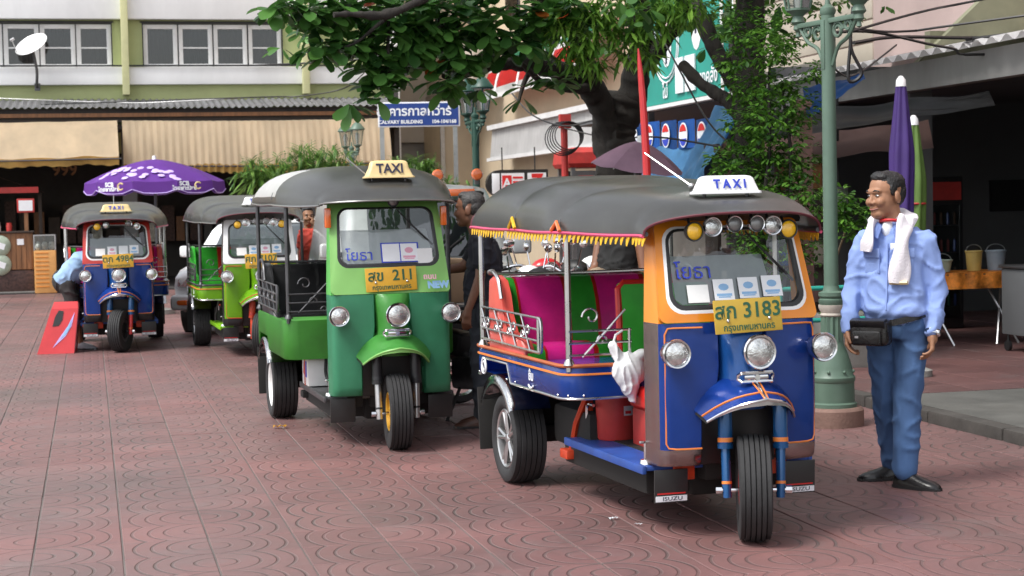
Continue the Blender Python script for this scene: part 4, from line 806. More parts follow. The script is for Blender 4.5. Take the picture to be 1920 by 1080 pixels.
B().box((-0.44, -0.083, 1.96), (0.14, 0.012, 0.36), bev=0.05).out('end_panel', 'paper', ls); B().box((-0.13, -0.083, 1.96), (0.42, 0.012, 0.36)).out('left_panel', 'paper', ls, 0); B().box((0.31, -0.083, 1.96), (0.34, 0.012, 0.36)).out('right_panel', 'paper', ls, 0)
B().box((-0.24, -0.092, 1.96), (0.17, 0.008, 0.28)).out('red_square', 'stripe_red', ls, 0); text('letter', 'A', 0.22, 'paper', ls, (-0.24, -0.1, 1.96), off=0.006); text('number', '7', 0.38, 'stripe_red', ls, (0.31, -0.093, 1.96), off=0.02)
for k, z in enumerate((2.06, 1.98, 1.88)): B().box((-0.04, -0.092, z), (0.18, 0.006, 0.035)).out('print', 'stripe_red', ls, 0)
for sx in (-0.3, 0.3): B().tube([(sx, 0, 2.2), (sx, 0, 2.6)], 0.012, 6).out('hanger', 'black', ls)
pb = thing('phone_booth', 'grey telephone booth with a red roof beside the tree trunk', 'phone booth', S(7.28, 25.0), YAW)
b = B(); b.loft([[Vector((sx * a, sy * a, z)) for sx, sy in ((-1, -1), (1, -1), (1, 1), (-1, 1))] for z, a in ((2.1, 0.42), (2.16, 0.45), (2.32, 0.43), (2.4, 0.3))]); b.out('roof', 'red_plastic', pb, 0)
for sx in (-0.36, 0.36):
    for sy in (-0.36, 0.36): B().box((sx, sy, 1.06), (0.06, 0.06, 2.1)).out('corner_post', 'alloy', pb)
for z in (2.0, 1.0, 0.15): B().box((0, -0.36, z), (0.66, 0.04, 0.1)).out('cross_bar', 'alloy', pb)
B().box((0, -0.35, 1.5), (0.64, 0.01, 0.9)).out('pane', 'case_glass', pb, 0); B().box((0.05, 0.2, 1.4), (0.3, 0.16, 0.45), bev=0.02).out('telephone', 'dark_steel', pb); B().box((0.0, 0.36, 1.06), (0.66, 0.02, 2.0)).out('back_panel', 'interior_grey', pb); B().box((-0.17, -0.39, 1.9), (0.22, 0.02, 0.16)).out('red_notice', 'stripe_red', pb)
rp = thing('red_post', 'dark red post carrying a coil of black cable', 'post', S(6.65, 24.1), YAW)
B().tube([(0, 0, 0.08), (0, 0, 2.85)], 0.05, 10).out('pole', 'red_plastic', rp); B().box((0, -0.05, 2.75), (0.16, 0.1, 0.2)).out('junction_box', 'red_plastic', rp)
for k in range(5): b = B(); b.tube([Vector((0.02 * k - 0.05 + (0.26 - 0.012 * k) * math.cos(R_(a)), -0.1 - 0.015 * k, 2.5 + 0.01 * k + (0.24 - 0.01 * k) * math.sin(R_(a)))) for a in range(0, 360, 15)], 0.009, 5, closed=True); b.out('cable_loop', 'black', rp)

# ---------------------------------------------------------------- open-fronted shop on the right with the pink wall above
pm('pink_wall', (0.44, 0.33, 0.31), 0.75, var=0.1, scale=0.7, dirt=0.18, bump=0.08)
pm('green_stain', (0.20, 0.20, 0.13), 0.8, var=0.3, scale=1.5)
pm('fascia', (0.27, 0.265, 0.26), 0.7, var=0.18, scale=1.5, dirt=0.4, stretch=(1, 1, 0.3))
pm('blue_tarp', (0.02, 0.10, 0.34), 0.45, var=0.2, scale=3, bump=0.3, bscale=6); pm('light_blue_tarp', (0.10, 0.30, 0.55), 0.5, var=0.25, scale=3, bump=0.3, bscale=6)
pm('maroon_tarp', (0.26, 0.15, 0.13), 0.7, var=0.15, scale=2); pm('teal_banner', (0.02, 0.30, 0.24), 0.55, var=0.12, scale=1.5); pm('skin_print', (0.5, 0.36, 0.35), 0.6)
ps = thing('open_shop', 'open fronted shop with grey fascia and corrugated roof edge under a pink wall', 'building', (0, 0, 0), YAW)
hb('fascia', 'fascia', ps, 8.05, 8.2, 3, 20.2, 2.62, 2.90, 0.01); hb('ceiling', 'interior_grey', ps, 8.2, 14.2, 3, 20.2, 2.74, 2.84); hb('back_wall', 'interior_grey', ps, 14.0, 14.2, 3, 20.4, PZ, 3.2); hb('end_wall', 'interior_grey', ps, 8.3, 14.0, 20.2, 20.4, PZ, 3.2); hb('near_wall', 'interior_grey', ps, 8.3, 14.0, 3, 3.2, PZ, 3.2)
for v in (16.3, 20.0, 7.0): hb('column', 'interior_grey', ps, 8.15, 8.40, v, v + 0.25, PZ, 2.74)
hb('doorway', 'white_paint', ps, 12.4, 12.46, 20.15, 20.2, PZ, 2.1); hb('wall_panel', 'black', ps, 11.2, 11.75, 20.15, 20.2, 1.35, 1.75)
for k in range(6): 
    v0 = 3 + k * 2.9; corrugated((7.86, v0 + 2.96, 2.94), (7.86, v0, 2.94), (10.2, v0 + 2.96, 3.36), (10.2, v0, 3.36), 11, 0.032).out('roof_sheet', 'corrugated_white', ps, 60)
hb('neighbour_wall', 'grey_wall', ps, 9.0, 9.2, 20.45, 27, PZ, 3.3); hb('neighbour_ceiling', 'interior_grey', ps, 7.6, 9.0, 20.45, 27, 2.80, 2.86)
hb('upper_wall', 'pink_wall', ps, 10.0, 10.3, 2, 26, 3.1, 12); hb('upper_end', 'pink_wall', ps, 10.3, 16, 25.8, 26.0, 3.1, 12)
hb('wall_bracket', 'green_stain', ps, 8.9, 10.0, 17.3, 17.42, 3.15, 3.35); 
b = B(); b.loft([[Vector((10.0, v, 3.0)), Vector((8.7, v, 3.0)), Vector((10.0, v, 4.15))] for v in (17.2, 17.32)]); b.out('gusset', 'green_stain', ps, 0)
b = B(); b.tube([(9.94, 15.7, 3.2), (9.94, 15.7, 9)], 0.055, 10); b.out('drain_pipe', 'pink_wall', ps)
for k in range(18): hb('wall_board', 'beige', ps, 9.98, 10.06, 21, 26, 3.3 + k * 0.3, 3.3 + k * 0.3 + 0.28, 0.01)
# furled parasols in front of the shop
def furled(label, mat, p, zt, zb, r, tip='white_gloss'):
    t = thing('furled_parasol', label, 'parasol', (p.x, p.y, 0), 0); rings = []
    for k in range(22):
        f = k / 21; z = zt - 0.05 - (zt - 0.05 - zb) * f; rr = r * (0.42 + 0.58 * min(1, f * 2.2)) * (1 - 0.15 * max(0, f - 0.6) / 0.4)
        rings.append([Vector(((rr * (1 + 0.16 * math.cos(6 * a + 2.2 * f))) * math.cos(a), rr * (1 + 0.16 * math.cos(6 * a + 2.2 * f)) * math.sin(a), z)) for a in [2 * math.pi * i / 36 for i in range(36)]])
    b = B(); b.loft(rings); b.out('canopy', mat, t, 60); B().lathe([(r * 0.5, zt - 0.06), (r * 0.45, zt - 0.01), (r * 0.2, zt + 0.02), (0, zt + 0.025)], seg=12).out('cap', tip, t); B().tube([(0, 0, 0.0), (0, 0, zt - 0.1)], 0.02, 8).out('pole', 'alloy', t); B().lathe([(0.13, PZ), (0.13, PZ + 0.05), (0.05, PZ + 0.08), (0.04, PZ + 0.25), (0, PZ + 0.25)], seg=20).out('stand', 'concrete', t)
    return t
pm('purple', (0.05, 0.02, 0.15), 0.6, var=0.12, bump=0.15, bscale=20); pm('olive_green', (0.10, 0.18, 0.035), 0.65, var=0.15); pm('purple_canopy', (0.20, 0.055, 0.42), 0.6, var=0.08, scale=2); pm('lilac', (0.50, 0.38, 0.75), 0.6); pm('mauve', (0.52, 0.33, 0.44), 0.6, var=0.1)
furled('furled purple parasol with a white cap standing behind the man in blue', 'purple', S(6.13, 12.4), 2.47, 1.3, 0.085)
gp = furled('furled green parasol tied with string beside the purple one', 'olive_green', S(6.56, 13.05), 2.2, 1.15, 0.085); B().tube([Vector((0.088 * math.cos(R_(a)), 0.088 * math.sin(R_(a)), 1.5)) for a in range(0, 360, 30)], 0.01, 6, closed=True).out('tie', 'red_plastic', gp)
# furniture under the roof
pm('flower_cloth', (0.66, 0.22, 0.03), 0.6, var=0.75, scale=9); pm('bucket_yellow', (0.5, 0.36, 0.1), 0.5); pm('bucket_grey', (0.22, 0.27, 0.32), 0.45)
ft = thing('folding_table', 'folding table with an orange flowered cloth under the shop roof', 'table', S(8.45, 15.75, PZ), YAW)
B().box((0, 0, 0.70), (0.95, 0.55, 0.03), bev=0.01).out('table_top', 'wood', ft); b = B(); e = [(-0.48, -0.285), (0.48, -0.285)]; b.loft([[Vector((-0.48 + 0.96 * i / 30, -0.285 - 0.012 * math.sin(i), z)) for i in range(31)] for z in (0.722, 0.64, 0.56)], closed=False); b.faces([Vector((-0.48, -0.285, 0.722)), Vector((0.48, -0.285, 0.722)), Vector((0.48, 0.285, 0.722)), Vector((-0.48, 0.285, 0.722))], [(0, 1, 2, 3)]); b.out('cloth', 'flower_cloth', ft)
for sx in (-0.35, 0.35): b = B(); b.tube([(sx - 0.12, -0.22, 0), (sx + 0.12, 0.1, 0.69)], 0.012, 6); b.out('leg', 'alloy', ft); b = B(); b.tube([(sx + 0.12, -0.22, 0), (sx - 0.12, 0.1, 0.69)], 0.012, 6); b.out('leg', 'alloy', ft)
for (du, mt, r, h, lb) in ((-0.28, 'pale_green_disc', 0.11, 0.12, 'low pale green basin on the flowered table'), (0.08, 'bucket_yellow', 0.085, 0.2, 'yellow bucket on the flowered table'), (0.32, 'bucket_grey', 0.10, 0.2, 'blue grey bucket on the flowered table')):
    p = S(8.45 + du, 15.7, PZ + 0.726); q = thing('bucket', lb, 'bucket', p, YAW); B().lathe([(0.0, 0.0), (r * 0.8, 0.0), (r, h), (r * 1.06, h), (r * 1.06, h - 0.015), (r * 0.95, h - 0.02), (r * 0.75, 0.02), (0, 0.02)], seg=18, cap=False).out('pail', mt, q); B().tube([Vector((r * math.cos(R_(a)), 0, h + 0.06 * math.sin(R_(a)))) for a in range(0, 181, 20)], 0.005, 5).out('handle', 'alloy', q)
gc = thing('steel_cart', 'grey steel cart on castors at the right edge under the roof', 'cart', S(8.75, 14.6, PZ), YAW)
B().box((0, 0, 0.47), (0.8, 0.5, 0.62), bev=0.015).out('cabinet', 'interior_grey', gc); B().box((0, 0, 0.80), (0.84, 0.54, 0.03), bev=0.008).out('top', 'dark_steel', gc)
for sx in (-0.36, 0.36):
    for sy in (-0.2, 0.2): b = B(); b.tube([(sx, sy, 0.16), (sx, sy, 0.08)], 0.012, 6); b.lathe([(0, -0.015), (0.05, -0.015), (0.05, 0.015), (0, 0.015)], Matrix.Translation((sx, sy, 0.05)) @ XAX, 12); b.out('castor', 'black', gc)
rf_ = thing('drinks_fridge', 'dark glass door drinks fridge against the shop wall', 'fridge', S(9.1, 17.6, PZ), YAW)
B().box((0, 0.2, 0.85), (0.62, 0.5, 1.68), bev=0.02).out('cabinet', 'black', rf_); B().box((0, -0.06, 0.75), (0.52, 0.01, 1.25)).out('glass_door', 'window_glass', rf_, 0); B().box((0, -0.06, 1.53), (0.56, 0.012, 0.2)).out('header', 'red_plastic', rf_)
for k in range(4):
    B().box((0, -0.02, 0.25 + 0.3 * k), (0.5, 0.06, 0.012)).out('shelf', 'alloy', rf_, 0)
    for j in range(6): B().lathe([(0.03, 0), (0.03, 0.12), (0.012, 0.17), (0.012, 0.2), (0, 0.2)], Matrix.Translation((-0.2 + 0.08 * j, -0.03, 0.26 + 0.3 * k)), 8).out('bottle', rg2.choice(['paint_blue', 'wood', 'red_plastic', 'stripe_green']), rf_)
# planter, rail and post near the lamp
pl2 = thing('stone_planter', 'worn grey concrete planter behind the lamp post', 'planter', S(6.46, 14.15, PZ), YAW)
b = B(); b.loft([[Vector((x, y, z)) for x, y in rrect(a, a, -a, a, 0.03)] for z, a in ((0, 0.24), (0.03, 0.245), (0.38, 0.255), (0.42, 0.27), (0.46, 0.27), (0.46, 0.22), (0.36, 0.21))], cap=False); b.faces([Vector((x, y, 0.4)) for x, y in rrect(0.215, 0.215, -0.215, 0.215, 0.03)], [tuple(range(24))]); b.out('box', 'concrete', pl2)
po = thing('shop_post', 'dull red square post behind the lamp post', 'post', S(6.5, 15.2, PZ), YAW); B().box((0, 0, 1.2), (0.15, 0.15, 2.4), bev=0.01).out('shaft', 'maroon_tarp', po); B().box((0, 0, 0.04), (0.22, 0.22, 0.08), bev=0.01).out('foot', 'concrete', po)
rl = thing('teal_rail', 'low teal metal rail behind the lamp post', 'rail', S(5.95, 13.6, PZ), YAW)
for z in (0.72, 0.45): B().tube([(-0.35, 0, z), (0.5, 0, z)], 0.02, 8).out('bar', 'teal_banner', rl)
for x in (-0.35, 0.5): B().tube([(x, 0, 0), (x, 0, 0.76)], 0.022, 8).out('post', 'teal_banner', rl)
wb_ = thing('meter_box', 'small pale grey meter box hanging by the furled parasols', 'meter box', S(7.5, 16.6, 1.55), YAW); B().box((0, 0, 0), (0.16, 0.1, 0.26), bev=0.01).out('case', 'alloy', wb_); B().tube([(0, 0.02, 0.1), (0, 0.02, 1.2)], 0.015, 6).out('conduit', 'black', wb_)
def sheet(name, label, cat, mat, P4, n=16, sag=0.1, nz=0.04, seed=0, thick=0.004, edge=None):
    """draped cloth between four corners (a,b along the top, c,d along the bottom)"""
    a, b_, c, d = map(Vector, P4); nr = (b_ - a).cross(c - a).normalized(); rings = []
    for j in range(n + 1):
        t = j / n; r = []
        for i in range(n * 2 + 1):
            s = i / (n * 2); p = a.lerp(b_, s).lerp(c.lerp(d, s), t); p += nr * nz * noise.noise(Vector((s * 5, t * 2.5, seed))) + Vector((0, 0, -sag * math.sin(math.pi * s) * math.sin(math.pi * min(1, 0.2 + t)))); r.append(p)
        rings.append(r)
    b = B(); b.loft(rings, closed=False); b.solidify(thick); o = b.out(name, mat, None, 60); tag(o, label, cat); return o
sheet('tarpaulin', 'dark blue tarpaulin slung under the corrugated roof behind the lamp post', 'tarpaulin', 'blue_tarp', (S(6.62, 15.45, 2.62), S(7.2, 15.35, 2.74), S(6.45, 14.95, 2.30), S(7.15, 15.2, 2.68)), sag=0.02, seed=3)
sheet('tarpaulin', 'maroon cloth awning sloping behind the furled parasols', 'tarpaulin', 'maroon_tarp', (S(7.0, 18.0, 2.22), S(8.1, 15.8, 2.32), S(6.5, 17.0, 1.92), S(7.9, 15.3, 2.02)), sag=0.03, seed=5)
sheet('tarpaulin', 'black shade cloth hanging under the shop roof', 'tarpaulin', 'black', (S(6.9, 17.2, 2.50), S(8.1, 14.6, 2.52), S(6.5, 16.4, 2.15), S(8.0, 14.3, 2.36)), sag=0.05, seed=6)
rs = thing('goods_rack', 'cluttered dark rack of goods in the shade behind the red post', 'rack', S(7.35, 18.2, PZ), YAW)
for k in range(5): B().box((0, 0, 0.3 + k * 0.42), (1.3, 0.4, 0.03)).out('shelf', 'wood_dark', rs)
for x in (-0.64, 0.64): B().box((x, 0, 1.05), (0.04, 0.4, 2.1)).out('upright', 'wood_dark', rs)
for k in range(5):
    for j in range(7): h = rg2.uniform(0.12, 0.32); B().box((-0.54 + 0.18 * j, -0.05, 0.32 + k * 0.42 + h / 2), (0.14, 0.2, h), bev=0.01).out('package', rg2.choice(['interior_grey', 'wood', 'maroon_tarp', 'dark_goods', 'dark_goods', 'blue_tarp', 'beige']), rs)
# blue drink valance, tarp and teal billboard beyond the big tree
tb_ = thing('billboard', 'teal billboard with white printed figures behind the tree trunk', 'billboard', (0, 0, 0), YAW)
hb('panel', 'teal_banner', tb_, 7.4, 7.46, 19.6, 23.0, 2.86, 5.2); hb('bottom_rail', 'white_paint', tb_, 7.38, 7.5, 19.5, 23.1, 2.80, 2.85); hb('frame_post', 'dark_steel', tb_, 7.47, 7.55, 19.7, 19.8, PZ, 5.2); hb('frame_post', 'dark_steel', tb_, 7.47, 7.55, 22.7, 22.8, PZ, 5.2); hb('white_edge', 'white_paint', tb_, 7.385, 7.395, 19.6, 19.68, 2.86, 5.2)
for (v, z, a, h_) in ((20.55, 3.9, 0.22, 0.46), (21.7, 3.62, 0.2, 0.3)):
    b = B(); b.sphere((7.395, v, z), (0.004, a, h_)); f_ = b.out('printed_figure', 'paper', tb_); B().sphere((7.39, v, z + h_ * 0.85), (0.004, 0.12, 0.13)).out('printed_head', 'skin_print', f_); B().box((7.39, v, z - 0.1), (0.004, 0.06, 0.3)).out('printed_collar', 'ink_dark', f_)
for rr in (0.5, 0.44): b = B(); b.tube([Vector((7.392, 21.7 + rr * math.cos(R_(a)), 3.62 + rr * math.sin(R_(a)))) for a in range(0, 360, 15)], 0.012, 5, closed=True); b.out('printed_ring', 'paper', tb_)
for (v, z, s_) in ((20.2, 3.08, 0.2), (21.75, 3.0, 0.2)): text('lettering', 'ทองคลัง' if s_ == 0.2 and v < 21 else 'ไม่', 0.24, 'paper', tb_, (7.385, v, z), (R_(90), 0, R_(-90)), off=0.004)
for (v, w_) in ((21.15, 0.3), (20.75, 0.36)): hb('pasted_notice', 'paper', tb_, 7.37, 7.39, v - w_ / 2, v + w_ / 2, 2.95, 3.4)
dv = thing('drink_valance', 'blue valance printed with round red, white and blue drink logos', 'valance', (0, 0, 0), YAW)
for k in range(6):
    v0 = 22.6 - k * 0.62; z0 = 2.62 - 0.02 * k; u = 6.95 + 0.01 * k
    b = B(); b.loft([[Vector((u - 0.03 * math.sin(t * 3.1), v0 - 0.6 * t, z)) for t in [i / 8 for i in range(9)]] for z in (z0, z0 - 0.34 - 0.04 * (k % 2))], closed=False); b.solidify(0.004); pn = b.out('panel', 'blue_tarp' if k % 2 else 'valance_blue', dv) if 'valance_blue' in M else b.out('panel', pm('valance_blue', (0.03, 0.16, 0.55), 0.5) and 'valance_blue', dv)
    c_ = Vector((u - 0.04, v0 - 0.3, z0 - 0.18))
    B().lathe([(0, 0), (0.15, 0), (0.15, 0.004), (0, 0.004)], Matrix.Translation(c_) @ Matrix.Rotation(R_(-90), 4, 'Y'), 20).out('white_disc', 'paper', pn)
    for (a0, mt) in ((20, 'stripe_red'), (200, 'ink_blue')):
        poly = [(0.13 * math.cos(R_(a0 + 7 * i)), 0.13 * math.sin(R_(a0 + 7 * i))) for i in range(21)]; b = B(); b.faces([c_ + Vector((-0.008, -x, y)) for x, y in poly], [tuple(range(21))]); b.out('logo_half', mt, pn, 0)
sheet('tarpaulin', 'light blue tarpaulin sagging below the drink valance', 'tarpaulin', 'light_blue_tarp', (S(6.95, 22.4, 2.32), S(7.0, 18.8, 2.25), S(6.6, 22.0, 1.85), S(6.7, 18.6, 1.6)), sag=0.1, nz=0.12, seed=9)
sheet('tarpaulin', 'blue tarpaulin strip hanging beside the climbing shrub', 'tarpaulin', 'light_blue_tarp', (S(6.9, 18.6, 2.62), S(6.95, 17.6, 2.7), S(6.4, 18.8, 1.6), S(6.5, 18.2, 1.75)), sag=0.05, nz=0.08, seed=12)
sheet('tarpaulin', 'black curtain cloth beside the drink valance', 'tarpaulin', 'black', (S(7.3, 19.3, 2.78), S(7.3, 17.8, 2.8), S(7.2, 19.3, 1.9), S(7.2, 17.8, 1.9)), sag=0.02, seed=13)

# ---------------------------------------------------------------- parasols
def parasol(name, label, loc, r, zt, zb, mat, n=10, val=0.16, tilt=(0, 0), pole='dark_steel'):
    t = thing(name, label, 'parasol', (loc[0], loc[1], 0), 0.2); m = Matrix.Rotation(tilt[0], 4, 'X') @ Matrix.Rotation(tilt[1], 4, 'Y')
    rings = []; seg = n * 4
    for k in range(9):
        f = k / 8; ring = []
        for i in range(seg):
            a = 2 * math.pi * i / seg; ph = (i % 4) / 4; sc = 1 - 0.05 * f * math.sin(math.pi * ph) ** 1
            ring.append(m @ Vector((r * f * sc * math.cos(a), r * f * sc * math.sin(a), -(zt - zb) * (f ** 1.55) - 0.02 * f * math.sin(math.pi * ph))) + Vector((0, 0, zt)))
        rings.append(ring)
    b = B(); b.loft(rings, cap=False); b.solidify(0.004); cp = b.out('canopy', mat, t, 25)
    if val:
        for s_ in range(n):
            a = [rings[-1][(s_ * 4 + i) % seg] for i in range(5)]; b = B(); b.loft([a, [p + m @ Vector((p.x * 0.015, p.y * 0.015, -val * (1 - 0.25 * (i in (0, 4))))) for i, p in enumerate(a)]], closed=False); b.solidify(0.003); v = b.out('valance_flap', mat, cp, 60)
            b = B(); b.tube([p + m @ Vector((p.x * 0.018, p.y * 0.018, -val * (1 - 0.25 * (i in (0, 4))))) for i, p in enumerate(a)], 0.008, 5); b.out('valance_binding', 'lilac', v)
    B().lathe([(0, 0.06), (0.03, 0.05), (0.035, 0.0), (0.05, -0.02)], Matrix.Translation((0, 0, zt)), 10).out('finial', 'white_gloss', t); B().tube([(0, 0, 0.0), m @ Vector((0, 0, -0.3)) + Vector((0, 0, zt)), (0, 0, zt)], 0.024, 8).out('pole', pole, t)
    for i in range(0, n): B().tube([Vector((0, 0, zt - 0.04)), rings[-1][i * 4] + Vector((0, 0, -0.01))], 0.008, 4).out('rib', 'alloy', cp)
    B().lathe([(0.25, 0), (0.25, 0.07), (0.06, 0.1), (0.05, 0.3), (0, 0.3)], seg=18).out('stand', 'concrete', t); return t, rings, cp
PP = S(1.0, 27.5); pt, prings, pcp = parasol('parasol', 'open purple parasol with lilac flowers and lettering above the left tuk-tuks', (PP.x, PP.y), 1.06, 2.40, 2.05, 'purple_canopy', 10, 0.17)
for (dx, dy, w_) in ((-0.62, -0.80, 'SCB'), (0.40, -0.93, 'SCB')):
    ang = math.atan2(dx, -dy); text('lettering', 'SCB', 0.09, 'paper', pcp, (dx * 1.08, dy * 1.08 , 2.0), (R_(90), 0, ang), off=0.004).rotation_euler.z -= 0.0; text('lettering', 'ไทยพาณิชย์', 0.085, 'paper', pcp, (dx * 1.09, dy * 1.09, 1.93), (R_(90), 0, ang), off=0.003)
    b = B(); b.tube([Vector((dx * 1.09 + 0.22 * math.cos(ang) + 0.05 * math.cos(R_(a)) * math.cos(ang), dy * 1.09 + 0.22 * math.sin(ang) + 0.05 * math.cos(R_(a)) * math.sin(ang), 1.97 + 0.05 * math.sin(R_(a)))) for a in range(40, 340, 20)], 0.012, 5); b.out('swirl_logo', 'cream_sign', pcp)
rg3 = random.Random(11)
for k in range(34):          # printed blossoms on the canopy
    a = R_(rg3.uniform(205, 290)); f = rg3.uniform(0.55, 0.97); z = 2.40 - 0.35 * f ** 1.55 + 0.002; x, y = 1.06 * f * math.cos(a) * 0.985, 1.06 * f * math.sin(a) * 0.985
    b = B(); b.sphere((x, y, z), (0.055, 0.055, 0.008), rot=(R_(24), 0, a + R_(90)), seg=8); b.out('printed_blossom', 'lilac', pcp)
parasol('parasol', 'faded mauve umbrella tilted beside the tree trunk', (1.27, 16.8), 0.46, 2.15, 1.90, 'mauve', 8, 0, (0.15, 0.12))
fl = thing('banner_pole', 'furled bright red banner on a tall pole rising behind the near blue tuk-tuk', 'banner', S(4.66, 14.3), YAW)
b = B(); b.tube(spline([(-0.01, 0, 0.4), (0.02, 0, 1.5), (0.0, 0, 2.3), (-0.04, 0, 2.88)], 5), [0.03, 0.032, 0.034, 0.035, 0.036, 0.036, 0.036, 0.035, 0.034, 0.033, 0.032, 0.03, 0.028, 0.025, 0.018, 0.006], 10); b.out('furled_banner', 'red_paint', fl); B().tube([(-0.012, 0.01, 0), (0.018, 0.01, 1.5)], 0.014, 6).out('pole', 'alloy', fl); B().lathe([(0.2, 0), (0.18, 0.06), (0.03, 0.1), (0, 0.1)], seg=16).out('base', 'dark_steel', fl)

# ---------------------------------------------------------------- street lamps
pm('lamp_green', (0.095, 0.155, 0.115), 0.45, var=0.12, scale=5, dirt=0.25); pm('lamp_dark_green', (0.015, 0.06, 0.042), 0.45, var=0.15, dirt=0.15); pm('plinth', (0.20, 0.12, 0.095), 0.8, var=0.25, dirt=0.4, bump=0.3); pm('lamp_capital', (0.42, 0.38, 0.33), 0.7, var=0.3, dirt=0.4)
def street_lamp(label, p, mat, armdir, armlen=0.36, top=2.72):
    t = thing('street_lamp', label, 'street lamp', (p.x, p.y, 0), armdir, 'twin lantern street lamps along the kerb')
    B().lathe([(0.21, 0), (0.21, 0.11), (0.195, 0.13), (0, 0.13)], seg=28).out('plinth', 'plinth', t)
    B().lathe([(0.165, 0.13), (0.165, 0.155), (0.15, 0.165), (0.148, 0.30), (0.155, 0.31), (0.155, 0.335), (0.142, 0.35), (0.135, 0.40), (0.105, 0.50), (0.08, 0.56), (0.078, 0.58)], seg=24, cap=False).out('pedestal', mat, t)
    for k in range(8): a = k * math.pi / 4; B().sphere((0.142 * math.cos(a), 0.142 * math.sin(a), 0.375), 0.012, seg=6).out('bolt', mat, t)
    b = B(); rings = []
    for z in (0.57, 0.75): rings.append([Vector(((0.07 + 0.006 * math.cos(12 * a)) * math.cos(a), (0.07 + 0.006 * math.cos(12 * a)) * math.sin(a), z)) for a in [2 * math.pi * i / 48 for i in range(48)]])
    b.loft(rings); b.out('fluted_shaft', mat, t); B().lathe([(0.072, 0.75), (0.08, 0.76), (0.072, 0.775), (0.09, 0.81), (0.09, 0.83), (0, 0.83)], seg=20).out('capital', 'lamp_capital', t)
    B().lathe([(0.08, 0.83), (0.088, 0.845), (0.088, 0.865), (0.076, 0.875), (0.088, 0.89), (0.088, 0.915), (0.06, 0.925), (0.055, 0.94), (0.052, 0.96)], seg=20).out('collar', mat, t)
    b = B(); b.tube([(0, 0, 0.94), (0, 0, top)], [0.05, 0.046], 20); b.lathe([(0.046, top), (0.055, top + 0.02), (0.05, top + 0.05), (0.02, top + 0.075), (0.012, top + 0.14), (0, top + 0.16)], seg=16); b.out('pole', mat, t)
    b = B(); b.box((0, 0, top - 0.04), (0.05, 2 * armlen, 0.035), bev=0.008); b.box((0, 0, top - 0.2), (0.10, 0.045, 0.34), bev=0.01); b.out('arm', mat, t)
    for s in (-1, 1):
        b = B()
        for (c0, r0) in ((0.12, 0.06), (0.24, 0.045)): b.tube([Vector((0, s * (c0 + r0 * math.cos(R_(q)) * (1 - q / 900)), top - 0.11 - (c0 - 0.12) * -0.2 + r0 * math.sin(R_(q)) * (1 - q / 900))) for q in range(0, 520, 30)], 0.012, 6)
        b.tube(spline([(0, s * 0.05, top - 0.34), (0, s * 0.12, top - 0.22), (0, s * 0.24, top - 0.16), (0, s * 0.33, top - 0.06)], 4), 0.014, 6); b.out('scroll', mat, t)
        q = Matrix.Translation((0, s * armlen, top - 0.03))
        ln = thing_part('lantern', t, (0, s * armlen, top - 0.03))
        B().lathe([(0, -0.09), (0.02, -0.08), (0.014, -0.05), (0.035, -0.03), (0.03, 0.0), (0.05, 0.02), (0.035, 0.06), (0.06, 0.085), (0.085, 0.1), (0.085, 0.115), (0, 0.115)], seg=14).out('lantern_base', mat, ln)
        for k in range(6):
            a = k * math.pi / 3 + 0.2; a2 = a + math.pi / 3; p0, p1 = Vector((0.085 * math.cos(a), 0.085 * math.sin(a), 0.115)), Vector((0.135 * math.cos(a), 0.135 * math.sin(a), 0.40)); r0, r1 = Vector((0.085 * math.cos(a2), 0.085 * math.sin(a2), 0.115)), Vector((0.135 * math.cos(a2), 0.135 * math.sin(a2), 0.40))
            B().tube([p0, p1], 0.008, 5).out('glazing_bar', mat, ln); b = B(); b.faces([p0 * 0.99, r0 * 0.99, r1 * 0.99, p1 * 0.99], [(0, 1, 2, 3)]); b.out('pane', 'lamp_glass', ln, 0)
        B().lathe([(0.02, 0.12), (0.03, 0.2), (0.045, 0.28), (0.03, 0.34), (0, 0.36)], seg=10).out('bulb', 'white_paint', ln)
        B().lathe([(0.145, 0.395), (0.152, 0.41), (0.145, 0.43), (0.11, 0.47), (0.075, 0.52), (0.05, 0.535), (0.03, 0.55), (0.022, 0.59), (0.034, 0.61), (0.02, 0.64), (0.01, 0.7), (0, 0.73)], seg=14).out('lantern_cap', mat, ln)
    return t
street_lamp('nearest pale green street lamp beside the man in the blue shirt', Vector((2.187, 11.885, 0)), 'lamp_green', R_(24), top=2.80)
street_lamp('dark green twin lantern street lamp between the blue sign and the white awning', Vector((-0.44, 23.0, 0)), 'lamp_dark_green', R_(18))
street_lamp('farthest street lamp, rising above the palms', Vector((-3.07, 34.0, 0)), 'lamp_green', R_(24))
# blue street sign
pm('sign_blue', (0.015, 0.05, 0.24), 0.4, var=0.06)
sg_ = thing('street_sign', 'blue street name sign with white lettering on grey posts', 'sign', S(5.2, 27.6), YAW * 0.5)
B().box((0, 0, 3.06), (1.32, 0.03, 0.40), bev=0.01).out('border', 'paper', sg_); B().box((0, -0.018, 3.06), (1.27, 0.008, 0.355)).out('board', 'sign_blue', sg_, 0)
text('name', 'อาคารกาลหว่าร์', 0.20, 'paper', sg_, (-0.08, -0.025, 3.105), off=0.005, sx=1.0); text('name_line', 'CALVARY BUILDING', 0.078, 'paper', sg_, (-0.30, -0.025, 2.94), off=0.003); text('house_numbers', '104-104/168', 0.078, 'paper', sg_, (0.40, -0.025, 2.94), off=0.003)
for x in (-0.6, 0.58): B().box((x, 0.03, 1.5), (0.07, 0.05, 3.0)).out('post', 'alloy', sg_)
